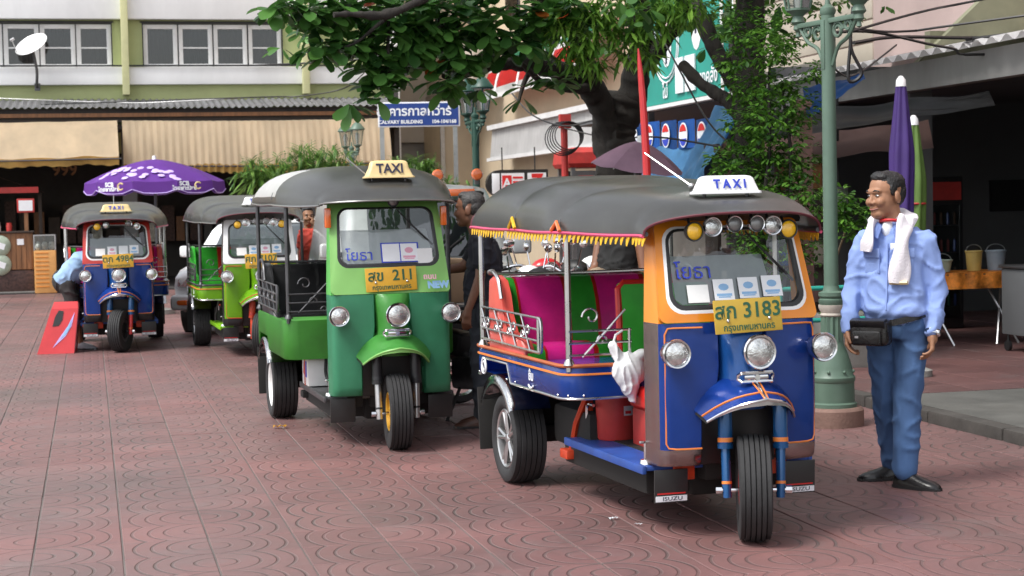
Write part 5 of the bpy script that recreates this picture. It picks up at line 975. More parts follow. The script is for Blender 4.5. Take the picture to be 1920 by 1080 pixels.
# ---------------------------------------------------------------- trees and plants
pm('bark', (0.026, 0.022, 0.019), 0.9, var=0.4, scale=6, bump=0.8, bscale=25, stretch=(3, 3, 0.7))
pm('stem_bark', (0.22, 0.17, 0.11), 0.85, var=0.2, scale=8)
leafmat('leaf_almond', (0.015, 0.06, 0.014), (0.12, 0.30, 0.06), (0.5, 0.06, 0.01))
leafmat('leaf_bright', (0.05, 0.15, 0.02), (0.28, 0.52, 0.08))
leafmat('leaf_shrub', (0.02, 0.075, 0.015), (0.14, 0.32, 0.04))
leafmat('leaf_palm', (0.03, 0.11, 0.02), (0.22, 0.38, 0.08))
class Leaves:
    def __init__(s, seed): s.v = []; s.f = []; s.r = random.Random(seed)
    def leaf(s, p, d, n, L, W, fold=0.18, droop=0.12, shape='obovate'):
        d = d.normalized(); x = d.cross(n)
        if x.length < 1e-4: x = d.orthogonal()
        x.normalize(); n = x.cross(d)
        st = ((0.0, 0.05), (0.22, 0.42), (0.5, 0.86), (0.75, 1.0), (0.92, 0.7), (1.0, 0.1)) if (shape == 'obovate' and L > 0.12) else ((0.0, 0.06), (0.35, 0.7), (0.7, 1.0), (1.0, 0.08)) if shape == 'obovate' else ((0.0, 0.05), (0.3, 0.8), (0.65, 0.9), (1.0, 0.02))
        i0 = len(s.v)
        for t, wd in st:
            c = p + d * L * t - Vector((0, 0, 1)) * droop * L * t * t
            s.v += [c - x * W * wd * 0.5 + n * fold * W * wd * 0.5, c, c + x * W * wd * 0.5 + n * fold * W * wd * 0.5]
        for k in range(len(st) - 1):
            a = i0 + k * 3; s.f += [(a, a + 1, a + 4, a + 3), (a + 1, a + 2, a + 5, a + 4)]
    def cluster(s, c, rad, n, L, W, shape='obovate', down=0.25, rosette=5):
        c = Vector(c); r = s.r
        for k in range(n):
            q = Vector((r.gauss(0, 1), r.gauss(0, 1), r.gauss(0, 1))); q.normalize(); q = c + q * rad * r.random() ** 0.45
            base = (q - c); base = base.normalized() if base.length > 1e-3 else Vector((0, 0, 1)); ph = r.uniform(0, 6.28)
            for i in range(rosette):
                a = ph + i * 6.283 / rosette + r.uniform(-0.4, 0.4); d = Vector((math.cos(a), math.sin(a), r.uniform(-down - 0.5, 0.35))) + base * 0.5
                sc = r.uniform(0.6, 1.15); s.leaf(q + d * 0.02, d, Vector((r.gauss(0, .25), r.gauss(0, .25), 1)), L * sc, W * sc, r.uniform(0.05, 0.35), r.uniform(0.05, 0.3), shape)
    def out(s, name, mat, parent):
        me = bpy.data.meshes.new(name); me.from_pydata([tuple(v) for v in s.v], [], s.f)
        for p in me.polygons: p.use_smooth = True
        return link(name, me, parent, mat)
def limb(parent, pts, r0, r1, name='limb', mat='bark', seg=10):
    P = spline(pts, 6); n = len(P); b = B(); P = [p + Vector((noise.noise(p * 2.3), noise.noise(p * 2.3 + Vector((9, 0, 0))), noise.noise(p * 2.3 + Vector((0, 7, 0))))) * 0.035 for p in P]
    if r0 > 0.06: P = spline(P, 3); n = len(P); seg = 18
    b.tube(P, [(r0 + (r1 - r0) * (i / (n - 1)) ** 0.8) * (1 + 0.05 * math.sin(i * 1.1)) for i in range(n)], seg)
    if r0 > 0.06:
        b.bm.normal_update()
        for v in b.bm.verts: q = Vector((v.co.x * 7, v.co.y * 7, v.co.z * 2.2)); v.co += v.normal * r0 * (0.22 * noise.noise(q) + 0.12 * noise.noise(q * 2.7))
    return b.out(name, mat, parent, 60)
t1 = thing('almond_tree', 'big dark trunked tree with broad leaves spreading over the top of the picture', 'tree', (1.2, 18.55, 0))
off = Vector((1.2, 18.55, 0)); loc_ = lambda L: [Vector(p) - off for p in L]
limb(t1, loc_([(1.24, 18.6, 0.05), (1.2, 18.55, 0.5), (1.2, 18.55, 1.3), (1.17, 18.5, 1.9), (1.13, 18.5, 2.35), (1.22, 18.45, 2.7)]), 0.36, 0.2, 'trunk')
for pts, a, b_ in (([(1.13, 18.5, 2.15), (0.88, 18.2, 2.71), (0.59, 17.8, 2.88), (0.26, 17.3, 2.96), (-0.06, 16.8, 2.92), (-0.35, 16.2, 2.84), (-0.56, 15.8, 2.75)], 0.17, 0.035), ([(0.26, 17.3, 2.96), (0.18, 17.3, 2.8), (0.13, 17.2, 2.58)], 0.04, 0.015), ([(1.15, 18.5, 2.25), (1.34, 18.4, 2.85), (1.42, 18.2, 3.33), (1.28, 18.0, 3.97)], 0.19, 0.1), ([(0.88, 18.2, 2.71), (0.75, 17.5, 3.12), (0.46, 16.6, 3.45), (0.06, 15.8, 3.56), (-0.45, 15.0, 3.42), (-1.01, 14.6, 3.19), (-1.42, 14.4, 3.15)], 0.11, 0.02), ([(1.37, 18.4, 2.91), (1.71, 18.0, 3.31), (1.99, 17.5, 3.73)], 0.1, 0.06), ([(-1.01, 15.1, 3.19), (-1.03, 15.1, 2.91), (-1.05, 15.2, 2.6)], 0.022, 0.008), ([(-1.01, 14.9, 3.19), (-1.26, 14.9, 2.98), (-1.55, 14.85, 2.9)], 0.02, 0.008), ([(0.9, 18.1, 2.75), (0.4, 17.2, 2.75), (-0.1, 16.3, 3.05)], 0.05, 0.02)):
    limb(t1, loc_(pts), a, b_)
CL = [[-1.91, 14.65, 3.3, 0.14], [-1.71, 14.79, 3.26, 0.18], [-1.49, 14.92, 3.3, 0.18], [-1.23, 15.08, 3.29, 0.2], [-0.97, 15.24, 3.25, 0.2], [-1.15, 15.13, 3.04, 0.18], [-0.98, 15.24, 2.93, 0.18], [-1.2, 15.11, 2.81, 0.14], [-1.05, 15.2, 2.77, 0.14], [-1.37, 15.0, 2.96, 0.13], [-1.59, 14.87, 2.91, 0.13], [-1.69, 14.8, 3.0, 0.09], [-1.08, 15.19, 2.58, 0.12], [-1.1, 15.17, 2.46, 0.1], [-1.36, 15.01, 2.48, 0.06], [-0.7, 15.4, 3.24, 0.23], [-0.42, 15.56, 3.21, 0.23], [-0.14, 15.72, 3.26, 0.23], [-0.48, 15.53, 2.94, 0.18], [-0.28, 15.67, 2.95, 0.13], [-0.53, 15.51, 2.73, 0.14], [0.05, 15.83, 3.13, 0.23], [0.28, 15.93, 3.05, 0.11], [0.16, 15.88, 2.58, 0.06], [0.3, 15.96, 3.28, 0.23], [-0.71, 15.4, 2.96, 0.11], [-0.29, 15.64, 2.69, 0.11], [0.48, 16.07, 2.7, 0.12], [-0.61, 15.45, 3.34, 0.23], [0.55, 16.09, 3.34, 0.23], [-0.84, 15.32, 3.1, 0.16]]
lv = Leaves(1)
for x, y, z, r in CL: lv.cluster(Vector((x, y, z)) - off, r, max(2, int(4 + (r / 0.2) ** 2 * 8)) if r > 0.1 else 2, 0.20, 0.12)
rr_ = random.Random(4)
for k in range(60):       # extra unseen crown above the picture, added to cast shade
    x = rr_.uniform(-2.1, 2.6); lv.cluster(Vector((x, rr_.uniform(14.6, 19.5), rr_.uniform(3.5, 5.2))) - off, 0.45, 10, 0.18, 0.11)
lv.out('crown', 'leaf_almond', t1)
lv = Leaves(2)
for x, y, z, r in [[0.54, 16.0, 3.23, 0.21], [0.78, 16.0, 3.18, 0.24], [0.93, 16.0, 3.32, 0.24], [0.68, 16.0, 2.94, 0.19], [0.98, 16.0, 3.03, 0.21], [1.18, 16.0, 3.22, 0.24], [1.12, 16.0, 2.88, 0.17], [1.37, 16.0, 3.12, 0.19], [1.52, 16.0, 3.31, 0.24], [0.83, 16.0, 2.79, 0.12], [1.27, 16.0, 2.83, 0.1], [0.54, 16.0, 2.99, 0.17], [1.71, 16.0, 3.25, 0.19]]:
    lv.cluster(Vector((x, y, z + 0.08)) - off, r, int(9 + (r / 0.2) ** 2 * 12), 0.17, 0.034, 'lance', 0.9, 6)
lv.out('drooping_crown', 'leaf_bright', t1)
t2 = thing('kerb_tree', 'dark slender trunk wrapped in a climbing green shrub left of the near lamp', 'tree', (2.26, 16.5, PZ)); off = Vector((2.26, 16.5, PZ))
limb(t2, loc_([(2.24, 16.5, PZ), (2.23, 16.5, 0.83), (2.28, 16.5, 1.94), (2.29, 16.5, 2.95), (2.31, 16.4, 3.43), (2.35, 16.3, 4.6)]), 0.17, 0.13, 'trunk')
limb(t2, loc_([(2.26, 16.5, 2.5), (1.98, 16.6, 3.01), (1.85, 16.8, 3.39), (1.78, 17.0, 3.72)]), 0.1, 0.06); limb(t2, loc_([(2.29, 16.5, 2.2), (2.1, 16.6, 2.5), (1.95, 16.7, 2.62), (1.7, 16.9, 2.9)]), 0.08, 0.05)
lv = Leaves(3)
for x, y, z, r in [[2.12, 15.4, 3.13, 0.22], [2.3, 15.4, 2.9, 0.22], [2.49, 15.4, 3.03, 0.2], [2.02, 15.4, 2.85, 0.12], [2.21, 15.4, 2.62, 0.22], [2.44, 15.4, 2.61, 0.22], [2.58, 15.4, 2.37, 0.2], [2.3, 15.4, 2.33, 0.24], [2.08, 15.4, 2.24, 0.18], [2.43, 15.4, 2.1, 0.24], [2.2, 15.4, 2.01, 0.24], [2.57, 15.4, 1.9, 0.22], [2.05, 15.4, 1.82, 0.22], [2.33, 15.4, 1.72, 0.24], [2.59, 15.4, 1.62, 0.2], [2.19, 15.4, 1.49, 0.2], [2.47, 15.4, 1.43, 0.22], [1.91, 15.4, 1.92, 0.13], [2.77, 15.4, 2.7, 0.1], [1.91, 15.4, 1.59, 0.15], [2.2, 15.4, 1.2, 0.25], [2.5, 15.4, 1.1, 0.25]]:
    lv.cluster(Vector((x, y + rr_.uniform(-0.1, 0.35), z)) - off, r * 1.1, int(12 + (r / 0.2) ** 2 * 46), 0.065, 0.032, 'obovate', 0.2, 6)
for k in range(26): lv.cluster(Vector((rr_.uniform(1.8, 3.4), rr_.uniform(15.6, 17.5), rr_.uniform(3.45, 4.8))) - off, 0.4, 22, 0.09, 0.045)
for pts in ([(2.3, 15.9, 0.1), (2.25, 15.5, 1.2), (2.3, 15.45, 2.0), (2.35, 15.5, 2.8)], [(2.45, 15.9, 0.1), (2.5, 15.5, 1.2), (2.5, 15.45, 1.9), (2.45, 15.5, 2.6)]): limb(t2, loc_(pts), 0.03, 0.012, 'shrub_stem', 'bark', 6)
lv.out('climbing_foliage', 'leaf_shrub', t2)
t3 = thing('potted_sapling', 'small leafy sapling on a thin bare stem in the concrete planter', 'plant', S(6.40, 14.1, PZ + 0.4)); off = Vector(t3.location)
limb(t3, loc_([tuple(off), (2.85, off.y + 0.2, 0.9), (2.84, 14.6, 1.4)]), 0.014, 0.008, 'stem', 'stem_bark', 6); lv = Leaves(6)
for x, y, z, r in [[2.84, 14.6, 1.47, 0.12], [2.92, 14.6, 1.38, 0.11], [2.74, 14.6, 1.39, 0.09], [2.88, 14.6, 1.29, 0.1], [2.79, 14.6, 1.57, 0.09], [2.99, 14.6, 1.45, 0.08]]: lv.cluster(Vector((x, y, z)) - off, r, 16, 0.07, 0.036, 'obovate', 0.2, 5)
for k in range(3): lv.cluster(Vector((0.08 * k - 0.1, -0.1, 0.06)), 0.1, 10, 0.07, 0.03)
lv.out('foliage', 'leaf_shrub', t3)
pm('terracotta', (0.35, 0.14, 0.07), 0.8, var=0.2)
def palm(label, p, h, n, L, seed, spread=0.9):
    t = thing('potted_palm', label, 'palm', p, 0, 'potted palms in front of the awnings'); r = random.Random(seed); 
    B().lathe([(0.0, 0.0), (0.2, 0.0), (0.28, 0.4), (0.3, 0.42), (0.3, 0.46), (0.26, 0.46), (0.24, 0.4), (0, 0.4)], seg=18, cap=False).out('pot', 'terracotta', t); b = B(); b.tube([(0, 0, 0.38), (0.02, 0, h * 0.5), (0, 0, h)], [0.05, 0.04, 0.03], 8); b.out('stem', 'stem_bark', t); lv = Leaves(seed)
    for k in range(n):
        a = k * 2.4 + r.uniform(-0.3, 0.3); up = r.uniform(0.7, 2.4); d = Vector((math.cos(a) * spread, math.sin(a) * spread, up)).normalized(); P = [Vector((0, 0, h * r.uniform(0.8, 1))) + d * L * t_ - Vector((0, 0, 1)) * L * 0.38 * t_ * t_ for t_ in [i / 12 for i in range(13)]]
        b = B(); b.tube(P, [0.012 * (1 - i / 14) for i in range(13)], 5); b.out('frond_rib', 'leaf_palm', t)
        for i in range(2, 13):
            tg = (P[min(i + 1, 12)] - P[i - 1]).normalized(); sd = tg.cross(Vector((0, 0, 1))).normalized()
            for s in (-1, 1):
                for q in (0, 0.5): ll = L * 0.5 * math.sin(math.pi * min(1, 0.2 + i / 14)); lv.leaf(P[i] - tg * q * L / 12, sd * s * 0.8 + tg * 0.7 + Vector((0, 0, -0.12)), Vector((0, 0, 1)), ll, 0.03, 0.1, 0.25, 'lance')
    tag(lv.out('leaflets', 'leaf_palm', t), kind='stuff'); return t
palm('potted palm left of the farthest lamp, reaching over the lime green tuk-tuk', Vector((-4.05, 29.0, 0)), 2.05, 18, 0.95, 21); palm('tall potted palm just left of the farthest lamp', Vector((-3.25, 29.2, 0)), 2.15, 20, 1.1, 22, 0.75); palm('low potted palm under the farthest lamp', Vector((-2.72, 29.6, 0)), 2.05, 14, 0.7, 23)
palm('bushy potted palm beneath the blue street sign', Vector((-1.40, 25.3, 0)), 1.95, 22, 0.8, 24, 1.0)
palm('small potted palm right of the bushy one beneath the sign', Vector((-1.02, 25.6, 0)), 1.75, 14, 0.65, 25, 1.0)
# ---------------------------------------------------------------- people
pm('skin', (0.33, 0.165, 0.095), 0.5, var=0.08, scale=10, spec=0.4); pm('skin_dark', (0.21, 0.095, 0.055), 0.5, var=0.08, scale=10)
pm('hair_black', (0.012, 0.011, 0.011), 0.45, var=0.3, scale=60, bump=0.6, bscale=150); pm('hair_grey', (0.045, 0.042, 0.04), 0.5, var=0.5, scale=60, bump=0.5, bscale=150)
pm('shirt_blue', (0.24, 0.34, 0.66), 0.8, var=0.07, scale=5, bump=0.12, bscale=120); pm('jeans', (0.065, 0.135, 0.29), 0.85, var=0.22, scale=5, bump=0.15, bscale=160, stretch=(1, 1, 0.35)); pm('shirt_navy', (0.012, 0.013, 0.022), 0.85, var=0.2, scale=5); pm('slacks_grey', (0.03, 0.035, 0.045), 0.85, var=0.15)
pm('shirt_pale_blue', (0.30, 0.46, 0.68), 0.8, var=0.08, scale=5); pm('shorts_dark', (0.03, 0.028, 0.028), 0.85); pm('shirt_red', (0.50, 0.05, 0.03), 0.8, var=0.1); pm('khaki', (0.28, 0.21, 0.14), 0.85, var=0.1); pm('vest_black', (0.012, 0.012, 0.012), 0.85); pm('sleeve_grey', (0.30, 0.31, 0.34), 0.85)
pm('leather', (0.012, 0.011, 0.011), 0.28, var=0.2, bump=0.15, bscale=40); pm('leather_brown', (0.07, 0.03, 0.02), 0.4, var=0.2); pm('towel', (0.76, 0.72, 0.76), 0.95, var=0.06, scale=20, bump=0.4, bscale=150); pm('lips', (0.28, 0.09, 0.07), 0.45); pm('eye_white', (0.7, 0.68, 0.65), 0.3); pm('teeth', (0.8, 0.78, 0.72), 0.3)
def vox(b, size, name, mat, parent, smooth=4, wr=0.0, wf=9.0, ani=(1, 1, 1)):
    """closed volumes melted into one continuous surface, with cloth folds of depth wr"""
    me = b.mesh('v', 0); ob = bpy.data.objects.new('v', me); COL.objects.link(ob)
    m = ob.modifiers.new('r', 'REMESH'); m.mode = 'VOXEL'; m.voxel_size = size
    if smooth: s = ob.modifiers.new('s', 'SMOOTH'); s.factor = 0.5; s.iterations = smooth
    dg = bpy.context.evaluated_depsgraph_get(); nm = bpy.data.meshes.new_from_object(ob.evaluated_get(dg)); bpy.data.objects.remove(ob); bpy.data.meshes.remove(me)
    if wr:
        N = [v.normal.copy() for v in nm.vertices]
        for v, n in zip(nm.vertices, N):
            c = Vector((v.co.x * ani[0], v.co.y * ani[1], v.co.z * ani[2])) * wf
            q = abs(noise.noise(c + Vector((0.9 * noise.noise(c * 0.4), 0.7 * noise.noise(c * 0.6 + Vector((5, 0, 0))), 0.9 * noise.noise(c * 0.5))))); v.co += n * wr * (1.6 * max(0, 1 - 2.4 * q) ** 2 - 0.5)
    for p in nm.polygons: p.use_smooth = True
    nm.name = name; nm.materials.clear(); return link(name, nm, parent, mat)
def ell_ring(c, ax, nrm, a, bb, n=20, sq=0.85):
    ax = Vector(ax).normalized(); nr = Vector(nrm).normalized(); out = []
    for i in range(n):
        t = 2 * math.pi * i / n; ct, st_ = math.cos(t), math.sin(t); out.append(Vector(c) + ax * a * math.copysign(abs(ct) ** sq, ct) + nr * bb * math.copysign(abs(st_) ** sq, st_))
    return out
def add_hand(b, w, d, pn, side, curl=0.5, k=1.0):
    """palm, four unequal bent fingers and a thumb; d = pointing direction, pn = palm side, side = +1 thumb towards d x pn"""
    w, d, pn = Vector(w), Vector(d).normalized(), Vector(pn); pn = (pn - d * pn.dot(d)).normalized(); x = d.cross(pn) * side
    b.capsule(w - d * 0.02, w + d * 0.03, 0.027 * k, 0.028 * k)
    for o in (-0.024, -0.008, 0.008, 0.024): b.capsule(w + x * o * 0.7 * k + d * 0.015, w + x * o * k + d * 0.085 * k, 0.015 * k, 0.0125 * k, 8, 3)
    for i, (o, L) in enumerate(((0.030, 0.072), (0.011, 0.082), (-0.009, 0.076), (-0.028, 0.058))):
        p = w + x * o * k + d * 0.082 * k; a = 0.25
        for seg, fr in enumerate((0.42, 0.32, 0.26)):
            a += curl * (0.55 + 0.1 * i); q = p + (d * math.cos(a) + pn * math.sin(a)) * L * fr * k; b.capsule(p, q, (0.0098 - 0.0008 * seg) * k, (0.009 - 0.0008 * seg) * k, 8, 3); p = q
    p = w + x * 0.026 * k + d * 0.018 * k; q = p + (x * 0.55 + d * 0.75 + pn * 0.35).normalized() * 0.042 * k; b.capsule(p, q, 0.0135 * k, 0.011 * k, 8, 3); b.capsule(q, q + (d + pn * 0.45 + x * 0.08).normalized() * 0.03 * k, 0.0105 * k, 0.0088 * k, 8, 3)
def person(name, label, loc, st):
    T = thing(name, label, 'person', loc, 0); J = {k: Vector(v) for k, v in st['J'].items()}; sk = st.get('skin', 'skin'); k = st.get('k', 1.0)
    by = st['yaw']; ax = Vector((math.cos(by), math.sin(by), 0)); fw = Vector((math.sin(by), -math.cos(by), 0))
    # head frame
    Hm = Matrix.Translation(J['head']) @ Matrix.Rotation(st['hyaw'], 4, 'Z') @ Matrix.Rotation(st.get('hpitch', 0), 4, 'X') @ Matrix.Scale(st.get('hk', 1.0), 4)
    def H(x, y, z): return Hm @ Vector((x, y, z))
    b = B()
    b.sphere((0, 0.012, 0.035), (0.075, 0.094, 0.084), seg=20, mat=Hm); b.sphere((0, -0.022, -0.025), (0.064, 0.066, 0.088), seg=18, mat=Hm); b.sphere((0, -0.046, -0.088), (0.042, 0.04, 0.028), seg=12, mat=Hm); b.sphere((0, 0.0, -0.06), (0.060, 0.062, 0.05), seg=14, mat=Hm)
    b.sphere((0, -0.075, 0.022), (0.052, 0.020, 0.016), seg=12, mat=Hm)
    for s in (-1, 1): b.sphere((s * 0.036, -0.066, -0.03), (0.026, 0.024, 0.024), seg=10, mat=Hm); b.sphere((s * 0.078, 0.012, -0.012), (0.011, 0.022, 0.033), rot=(R_(12), 0, s * R_(16)), seg=10, mat=Hm); b.sphere((s * 0.013, -0.090, -0.034), (0.010, 0.011, 0.009), seg=8, mat=Hm)
    b.capsule(H(0, -0.080, 0.012), H(0, -0.098, -0.03), 0.009, 0.013, 8, 3); b.sphere((0, -0.076, -0.058), (0.028, 0.016, 0.011), seg=8, mat=Hm); b.sphere((0, -0.073, -0.074), (0.024, 0.016, 0.009), seg=8, mat=Hm)
    b.capsule(H(0, 0.02, -0.05), J['neck'] + Vector((0, 0, -0.04)), 0.055 * k, 0.062 * k); 
    b.capsule(J['neck'] + Vector((0, 0, -0.08)), J['chest'], 0.055 * k, 0.085 * k)
    b.capsule(J['chest'], J['pelvis'], 0.085 * k, 0.09 * k)
    for s in 'AB':
        b.capsule(J['neck'] + Vector((0, 0, -0.06)), J['sh' + s], 0.05 * k, 0.045 * k); b.capsule(J['sh' + s], J['el' + s], 0.044 * k, 0.037 * k); b.capsule(J['el' + s], J['wr' + s], 0.038 * k, 0.026 * k)
        if st.get('hands', True): add_hand(b, J['wr' + s], st['hd' + s], st['pn' + s], st['th' + s], st.get('curl' + s, 0.5), k)
        b.capsule(J['pelvis'], J['hip' + s], 0.10 * k, 0.08 * k); b.capsule(J['hip' + s], J['kn' + s], 0.075 * k, 0.052 * k); b.capsule(J['kn' + s], J['an' + s], 0.05 * k, 0.036 * k)
    body = vox(b, st.get('vox', 0.0065), 'body', sk, T, 2)
    # face details
    for s in (-1, 1):
        e = B().sphere((s * 0.030, -0.078, 0.002), (0.012, 0.0068, 0.0048), seg=10, mat=Hm).out('eye', 'eye_white', body); B().sphere((s * 0.030 + 0.0, -0.0835, 0.002), (0.0055, 0.0032, 0.0050), seg=8, mat=Hm).out('iris', 'black', e)
        b = B(); b.tube([H(s * 0.014, -0.089, 0.022), H(s * 0.03, -0.09, 0.028), H(s * 0.047, -0.078, 0.023)], 0.0042, 6); b.out('eyebrow', st['hair'], body)
    b = B(); b.tube([H(-0.031, -0.073, -0.060), H(-0.014, -0.0885, -0.0655), H(0, -0.0915, -0.067), H(0.014, -0.0885, -0.0655), H(0.031, -0.073, -0.060)], [0.002, 0.004, 0.0045, 0.004, 0.002], 6); b.out('mouth', 'lips', body)
    # hair
    b = B(); b.sphere((0, 0.020, 0.056), (0.078, 0.089, 0.066), seg=20, mat=Hm); b.sphere((0, 0.048, 0.016), (0.073, 0.060, 0.078), seg=18, mat=Hm); b.sphere((0, -0.030, 0.092), (0.056, 0.042, 0.028), seg=14, mat=Hm)
    for s in (-1, 1): b.sphere((s * 0.068, -0.006, 0.030), (0.011, 0.022, 0.036), seg=10, mat=Hm)
    vox(b, 0.006, 'hair', st['hair'], T, 2, st.get('hw', 0.002), 70)
    # shirt: torso rings along the spine plus sleeves
    sh_ = st['shirt']; b = B(); P0, P1, P2 = J['pelvis'], J['chest'], J['neck']; rings = []
    for (t, a, d, dz) in sh_['rings']:
        c = P0.lerp(P1, t) if t <= 1 else P1.lerp(P2, t - 1); tg = (P1 - P0) if t < 0.6 else (P2 - P0) if t < 1.2 else (P2 - P1); tg.normalize(); nr = tg.cross(ax).normalized(); c = c + fw * dz; rings.append(ell_ring(c, ax, nr, a * k, d * k))
    b.loft(rings)
    for s in 'AB':
        e = J['el' + s]; r = sh_.get('r', (0.068, 0.056, 0.046)); b.capsule(P1.lerp(P2, 0.72), J['sh' + s], 0.062 * k, r[0] * 0.94 * k)
        if sh_['sleeve'] == 'long': b.capsule(J['sh' + s], e, r[0] * k, r[1] * k); b.capsule(e, e.lerp(J['wr' + s], 0.93), r[1] * k, r[2] * k)
        elif sh_['sleeve'] == 'short': b.capsule(J['sh' + s], J['sh' + s].lerp(e, 0.62), r[0] * k, r[1] * 1.1 * k)
        else: b.capsule(J['sh' + s], J['sh' + s].lerp(e, 0.1), r[0] * k, r[1] * k)
    shirt = vox(b, st.get('svox', 0.0105), 'shirt', sh_['mat'], T, 3, sh_.get('wr', 0.009), sh_.get('wf', 9), sh_.get('ani', (1, 1, 1.6)))
    # trousers
    tr = st['trousers']; b = B(); b.loft([ell_ring(J['pelvis'] + Vector((0, 0, z)), ax, fw, a * k, d * k) for z, a, d in ((0.10, 0.155, 0.11), (0.04, 0.165, 0.118), (-0.04, 0.17, 0.122), (-0.10, 0.16, 0.115))]) if tr.get('upright', True) else b.sphere(J['pelvis'], (0.15 * k, 0.14 * k, 0.15 * k))
    for s in 'AB':
        kn, an = J['kn' + s], J['an' + s]; b.capsule(J['hip' + s], kn, 0.098 * k, tr.get('rk', 0.074) * k)
        if tr['len'] == 'long': b.capsule(kn, an + Vector((0, 0, 0.02)), tr.get('rk', 0.074) * k, tr.get('ra', 0.064) * k)
        else: b.capsule(kn, kn.lerp(an, 0.12), 0.08 * k, 0.078 * k)
    vox(b, 0.0105, 'trousers', tr['mat'], T, 3, tr.get('wr', 0.010), 9, (1, 1, 0.75))
    # shoes
    for s in 'AB':
        an = J['an' + s]; d = Vector(st['toe' + s]).normalized(); b = B(); sd = Vector((-d.y, d.x, 0)); z0 = an.z - 0.08
        base = Vector((an.x, an.y, z0)); rings = []
        for (t, wd, h) in ((-0.065, 0.026, 0.06), (-0.055, 0.034, 0.085), (0.0, 0.040, 0.10), (0.06, 0.044, 0.075), (0.12, 0.048, 0.055), (0.17, 0.042, 0.042), (0.20, 0.026, 0.03), (0.21, 0.012, 0.02)):
            rings.append([base + d * t * k + sd * wd * x * k + Vector((0, 0, h * z * k)) for x, z in ((-1, 0.0), (-1.05, 0.25), (-0.95, 0.6), (-0.55, 0.95), (0, 1.05), (0.55, 0.95), (0.95, 0.6), (1.05, 0.25), (1, 0.0))])
        b.loft(rings); so = b.out('shoe', st['shoe'], T, 60)
        b = B(); b.loft([[base + d * t * k + sd * wd * x * k + Vector((0, 0, z)) for t, wd, x in [(-0.07, 0.028, -1), (-0.05, 0.038, -1), (0.0, 0.043, -1), (0.06, 0.047, -1), (0.12, 0.051, -1), (0.18, 0.042, -1), (0.215, 0.01, -1), (0.215, 0.01, 1), (0.18, 0.042, 1), (0.12, 0.051, 1), (0.06, 0.047, 1), (0.0, 0.043, 1), (-0.05, 0.038, 1), (-0.07, 0.028, 1)]] for z in (0.001, 0.016)]); b.out('sole', 'black', so)
    return T, J, Hm, shirt
TORSO = [(-0.08, 0.165, 0.115, 0.0), (0.12, 0.178, 0.128, 0.01), (0.4, 0.175, 0.13, 0.015), (0.8, 0.175, 0.125, 0.01), (1.1, 0.185, 0.118, 0.0), (1.45, 0.175, 0.10, 0.0), (1.75, 0.12, 0.08, 0.0), (1.95, 0.072, 0.066, 0.0)]
yaw1 = R_(-30)
man, MJ, MH, mshirt = person('person', 'man in pale blue work shirt and jeans with a white towel round his neck', (2.05, 9.3, 0), dict(yaw=yaw1, hyaw=R_(-62), hpitch=R_(2), hk=1.08, hair='hair_black', vox=0.0055, hw=0.0025,
    J=dict(pelvis=(0.02, 0, 0.90), chest=(0.0, 0.0, 1.19), neck=(-0.01, 0.01, 1.435), head=(-0.045, -0.01, 1.565), shA=(-0.145, 0.085, 1.315), shB=(0.155, -0.07, 1.315), elA=(-0.215, 0.06, 1.06), wrA=(-0.25, -0.02, 0.85), elB=(0.215, -0.06, 1.05), wrB=(0.165, -0.15, 0.83), hipA=(-0.055, 0.045, 0.88), hipB=(0.095, -0.04, 0.88), knA=(-0.03, 0.10, 0.48), knB=(0.05, -0.04, 0.48), anA=(0.04, 0.22, 0.08), anB=(0.035, -0.06, 0.08)),
    hdA=(-0.12, -0.2, -1), pnA=(0.4, -0.2, 0), thA=1, hdB=(-0.05, -0.12, -1), pnB=(-1, 0.3, 0), thB=1, curlA=0.55, curlB=0.5, toeA=(-1, -0.12, 0), toeB=(0.72, -0.7, 0), shoe='leather',
    shirt=dict(mat='shirt_blue', sleeve='long', rings=[(-0.10, 0.145, 0.110, 0.0), (0.04, 0.162, 0.122, 0.012), (0.16, 0.180, 0.142, 0.022), (0.4, 0.172, 0.134, 0.018), (0.85, 0.166, 0.120, 0.010), (1.15, 0.172, 0.112, 0.0), (1.5, 0.155, 0.095, 0.0), (1.75, 0.12, 0.08, 0.0), (1.93, 0.072, 0.068, 0.0)], r=(0.061, 0.054, 0.044), wr=0.0075, wf=9.0, ani=(1, 1, 1.3)), trousers=dict(mat='jeans', len='long', rk=0.078, ra=0.070, wr=0.007)))
fw1 = Vector((math.sin(yaw1), -math.cos(yaw1), 0)); ax1 = Vector((math.cos(yaw1), math.sin(yaw1), 0))
def onbody(a, z, d, c=Vector((0, 0, 0))): return c + ax1 * a + fw1 * d + Vector((0, 0, z))
# towel round the neck with two hanging ends
pts = spline([onbody(-0.112, 1.27, 0.132), onbody(-0.105, 1.34, 0.128), onbody(-0.095, 1.42, 0.075), onbody(-0.062, 1.465, -0.03), onbody(0.0, 1.475, -0.085), onbody(0.065, 1.46, -0.045), onbody(0.085, 1.425, 0.06), onbody(0.085, 1.34, 0.126), onbody(0.08, 1.22, 0.142), onbody(0.07, 1.10, 0.150)], 6)
b = B(); rings = []
for i, p in enumerate(pts):
    tg = (pts[min(i + 1, len(pts) - 1)] - pts[max(i - 1, 0)]).normalized(); outw = (p - Vector((0, 0, p.z))).normalized() if abs(tg.z) > 0.5 else Vector((0, 0, 1)); sd = tg.cross(outw).normalized(); nr = sd.cross(tg); w_ = 0.048 + 0.012 * math.sin(i * 0.4); rings.append([p + sd * w_ * math.cos(a) + nr * (0.016 + 0.007 * math.cos(3 * a + i * 0.3)) * math.sin(a) for a in [2 * math.pi * q / 16 for q in range(16)]])
b.loft(rings); b.out('towel', 'towel', man, 60)
